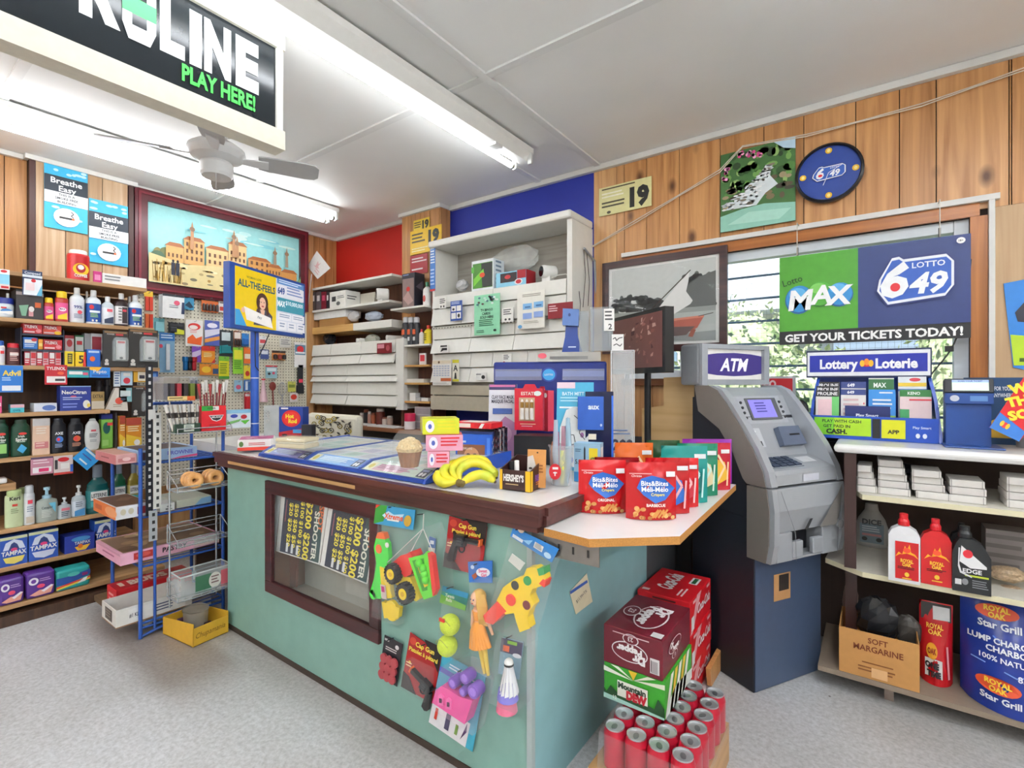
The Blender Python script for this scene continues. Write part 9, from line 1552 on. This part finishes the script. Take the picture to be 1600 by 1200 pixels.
def pepper(f,flip,s=1,x=.5,y=.5):
    g = Fr(f.b,f.o+f.u*f.W+f.v*f.H,-f.u,-f.v,f.W,f.H) if flip else f; g.n = f.n; g.k = 4
    g.ell(x+.04,y-.02,.36*s,.3*s,'#e8dfe0',26); g.ell(x+.04,y-.02,.34*s,.27*s,DP,26); g.ell(x+.02,y-.42*s,.16*s,.16*s,'#e8dfe0',22); g.ell(x+.02,y-.42*s,.14*s,.14*s,DP,22); g.text('23',x+.02,y-.42*s,.13*s,'#e8dfe0',.2*s,.02)
    g.text('Dr',x-.14*s,y+.13*s,.24*s,'#f0eaea',.3*s,.06); g.text('Pepper',x+.04,y-.08*s,.2*s,'#f0eaea',.62*s,.06)
T = Thing('drink_case','dark red soft drink case with a 23 badge, on top of the green one','case'); f,rt,lf,tp = T.b.obox((3.47,-1.396,.3625),0,.191,.273,.1195,DP); pepper(f,True,.85,.5,.55); f.rect(.8,.12,.95,.5,'#e6e0e0')
for i in range(7): f.rect(.815+.018*i,.16,.822+.018*i,.46,'#2a1a1c'); f.k = 14
f.lines(.18,.8,.86,.92,1,'#d8b0b4'); pepper(rt,False,.6,.35,.6); f5 = Fr(T.b,tp.o+tp.v*tp.H,-tp.v,tp.u,tp.H,tp.W); f5.n = V((0,0,1)); pepper(f5,False,.9,.5,.6); tp.rect(.78,.03,.96,.14,'#d6d4d2'); T.b.bev = .003; T.done()
T = Thing('drink_case','green soft drink case between the dark red case and the cans','case'); f,rt,lf,tp = T.b.obox((3.472,-1.394,.2515),0,.195,.265,.11,'#3a9a2c')
for i in range(9): a = .1+.35*i; f.poly([(.5,.75),(max(0,min(1,.5+.9*math.cos(a))),max(.02,min(1,.7+.9*math.sin(a)))),(max(0,min(1,.5+.9*math.cos(a+.16))),max(.02,min(1,.7+.9*math.sin(a+.16))))],['#e6e4d0','#e0b82a','#f0eee0'][i % 3])
f.poly([(0,0),(1,0),(1,.3),(.9,.5),(.84,.2),(.6,.3),(.3,.2),(.12,.4),(.05,.2),(0,.3)],'#1f4a26'); f.poly([(0,0),(1,0),(1,.06),(.5,.1),(0,.14)],'#a8d0c4'); f.rect(.24,.2,.74,.64,'#e8e4d8'); f.text('Mountain',.48,.52,.16,'#1f3a24',.46,.05); f.text('DEW',.56,.31,.22,'#b81c2c',.34,.08); f.text('12',.2,.12,.1,'#e8e8e0',.12)
for i in range(5): rt.poly([(.15*i,0),(.15*i+.1,0),(.15*i+.3,1),(.15*i+.2,1)],['#e8e6da','#d8b83a'][i % 2]); rt.k = 1
rt.poly([(.0,.0),(1,0),(1,.3),(.4,.5),(.1,.35)],'#d8e0d8'); T.b.bev = .003; T.done()
for i in range(3):
    T = Thing('drink_case',['bright red cola case at the bottom of the pile beside the ATM','bright red cola case in the middle of the pile beside the ATM','bright red cola case on top of the pile beside the ATM'][i],'case','red cola cases'); f,rt,lf,tp = T.b.obox((3.378+.004*(i % 2),-.887-.006*(i % 2),.002+.132*i),0,.214,.3,.131,'#cc1722')
    T.b.bev = .003; rt.poly([(0,0),(.1,0),(.5,1),(.3,1)],'#e8a0a4'); rt.text('Coca-Cola',.62,.55,.3,'#f0e4e4',.6,.03,.35); rt.rect(.04,.1,.16,.5,'#e6e2e2')
    for q in ((.1,.25),(.75,.9)): rt.rect(q[0],.86,q[1],.95,'#e0b0b4')
    g = Fr(T.b,tp.o+tp.u*tp.W*0+V((0,0,0)),tp.v,-tp.u,tp.H,tp.W); g.o = tp.o+tp.u*tp.W; g.u = tp.v; g.v = -tp.u; g.n = V((0,0,1)); g.text('Coca-Cola',.55,.62,.3,'#f4ecec',.6,.04,.35); g.rect(.6,.12,.85,.28,'#f0eaea'); g.rect(.62,.16,.83,.24,'#2a6a3a'); g.rect(.05,.8,.12,.94,'#e8c0c0'); g.lines(.1,.4,.15,.3,2,'#f0d8d8'); f.lines(.3,.8,.8,.92,1,'#5a1a1c'); T.done()
T = Thing('wood_plank','short plank leaning upright against the cola cases','plank'); pts = [P(a,c,'x',3.632) for a,c in ((1112,1108),(1110,1082),(1134,1034),(1141,1036),(1139,1056))]
mn = min(p_.z for p_ in pts); pts = [p_-V((0,0,mn-.002)) for p_ in pts]; T.b.prism(pts,(-.018,0,0),wood('#b07a44','#d09a60',axis=2,knots=False)); T.done()
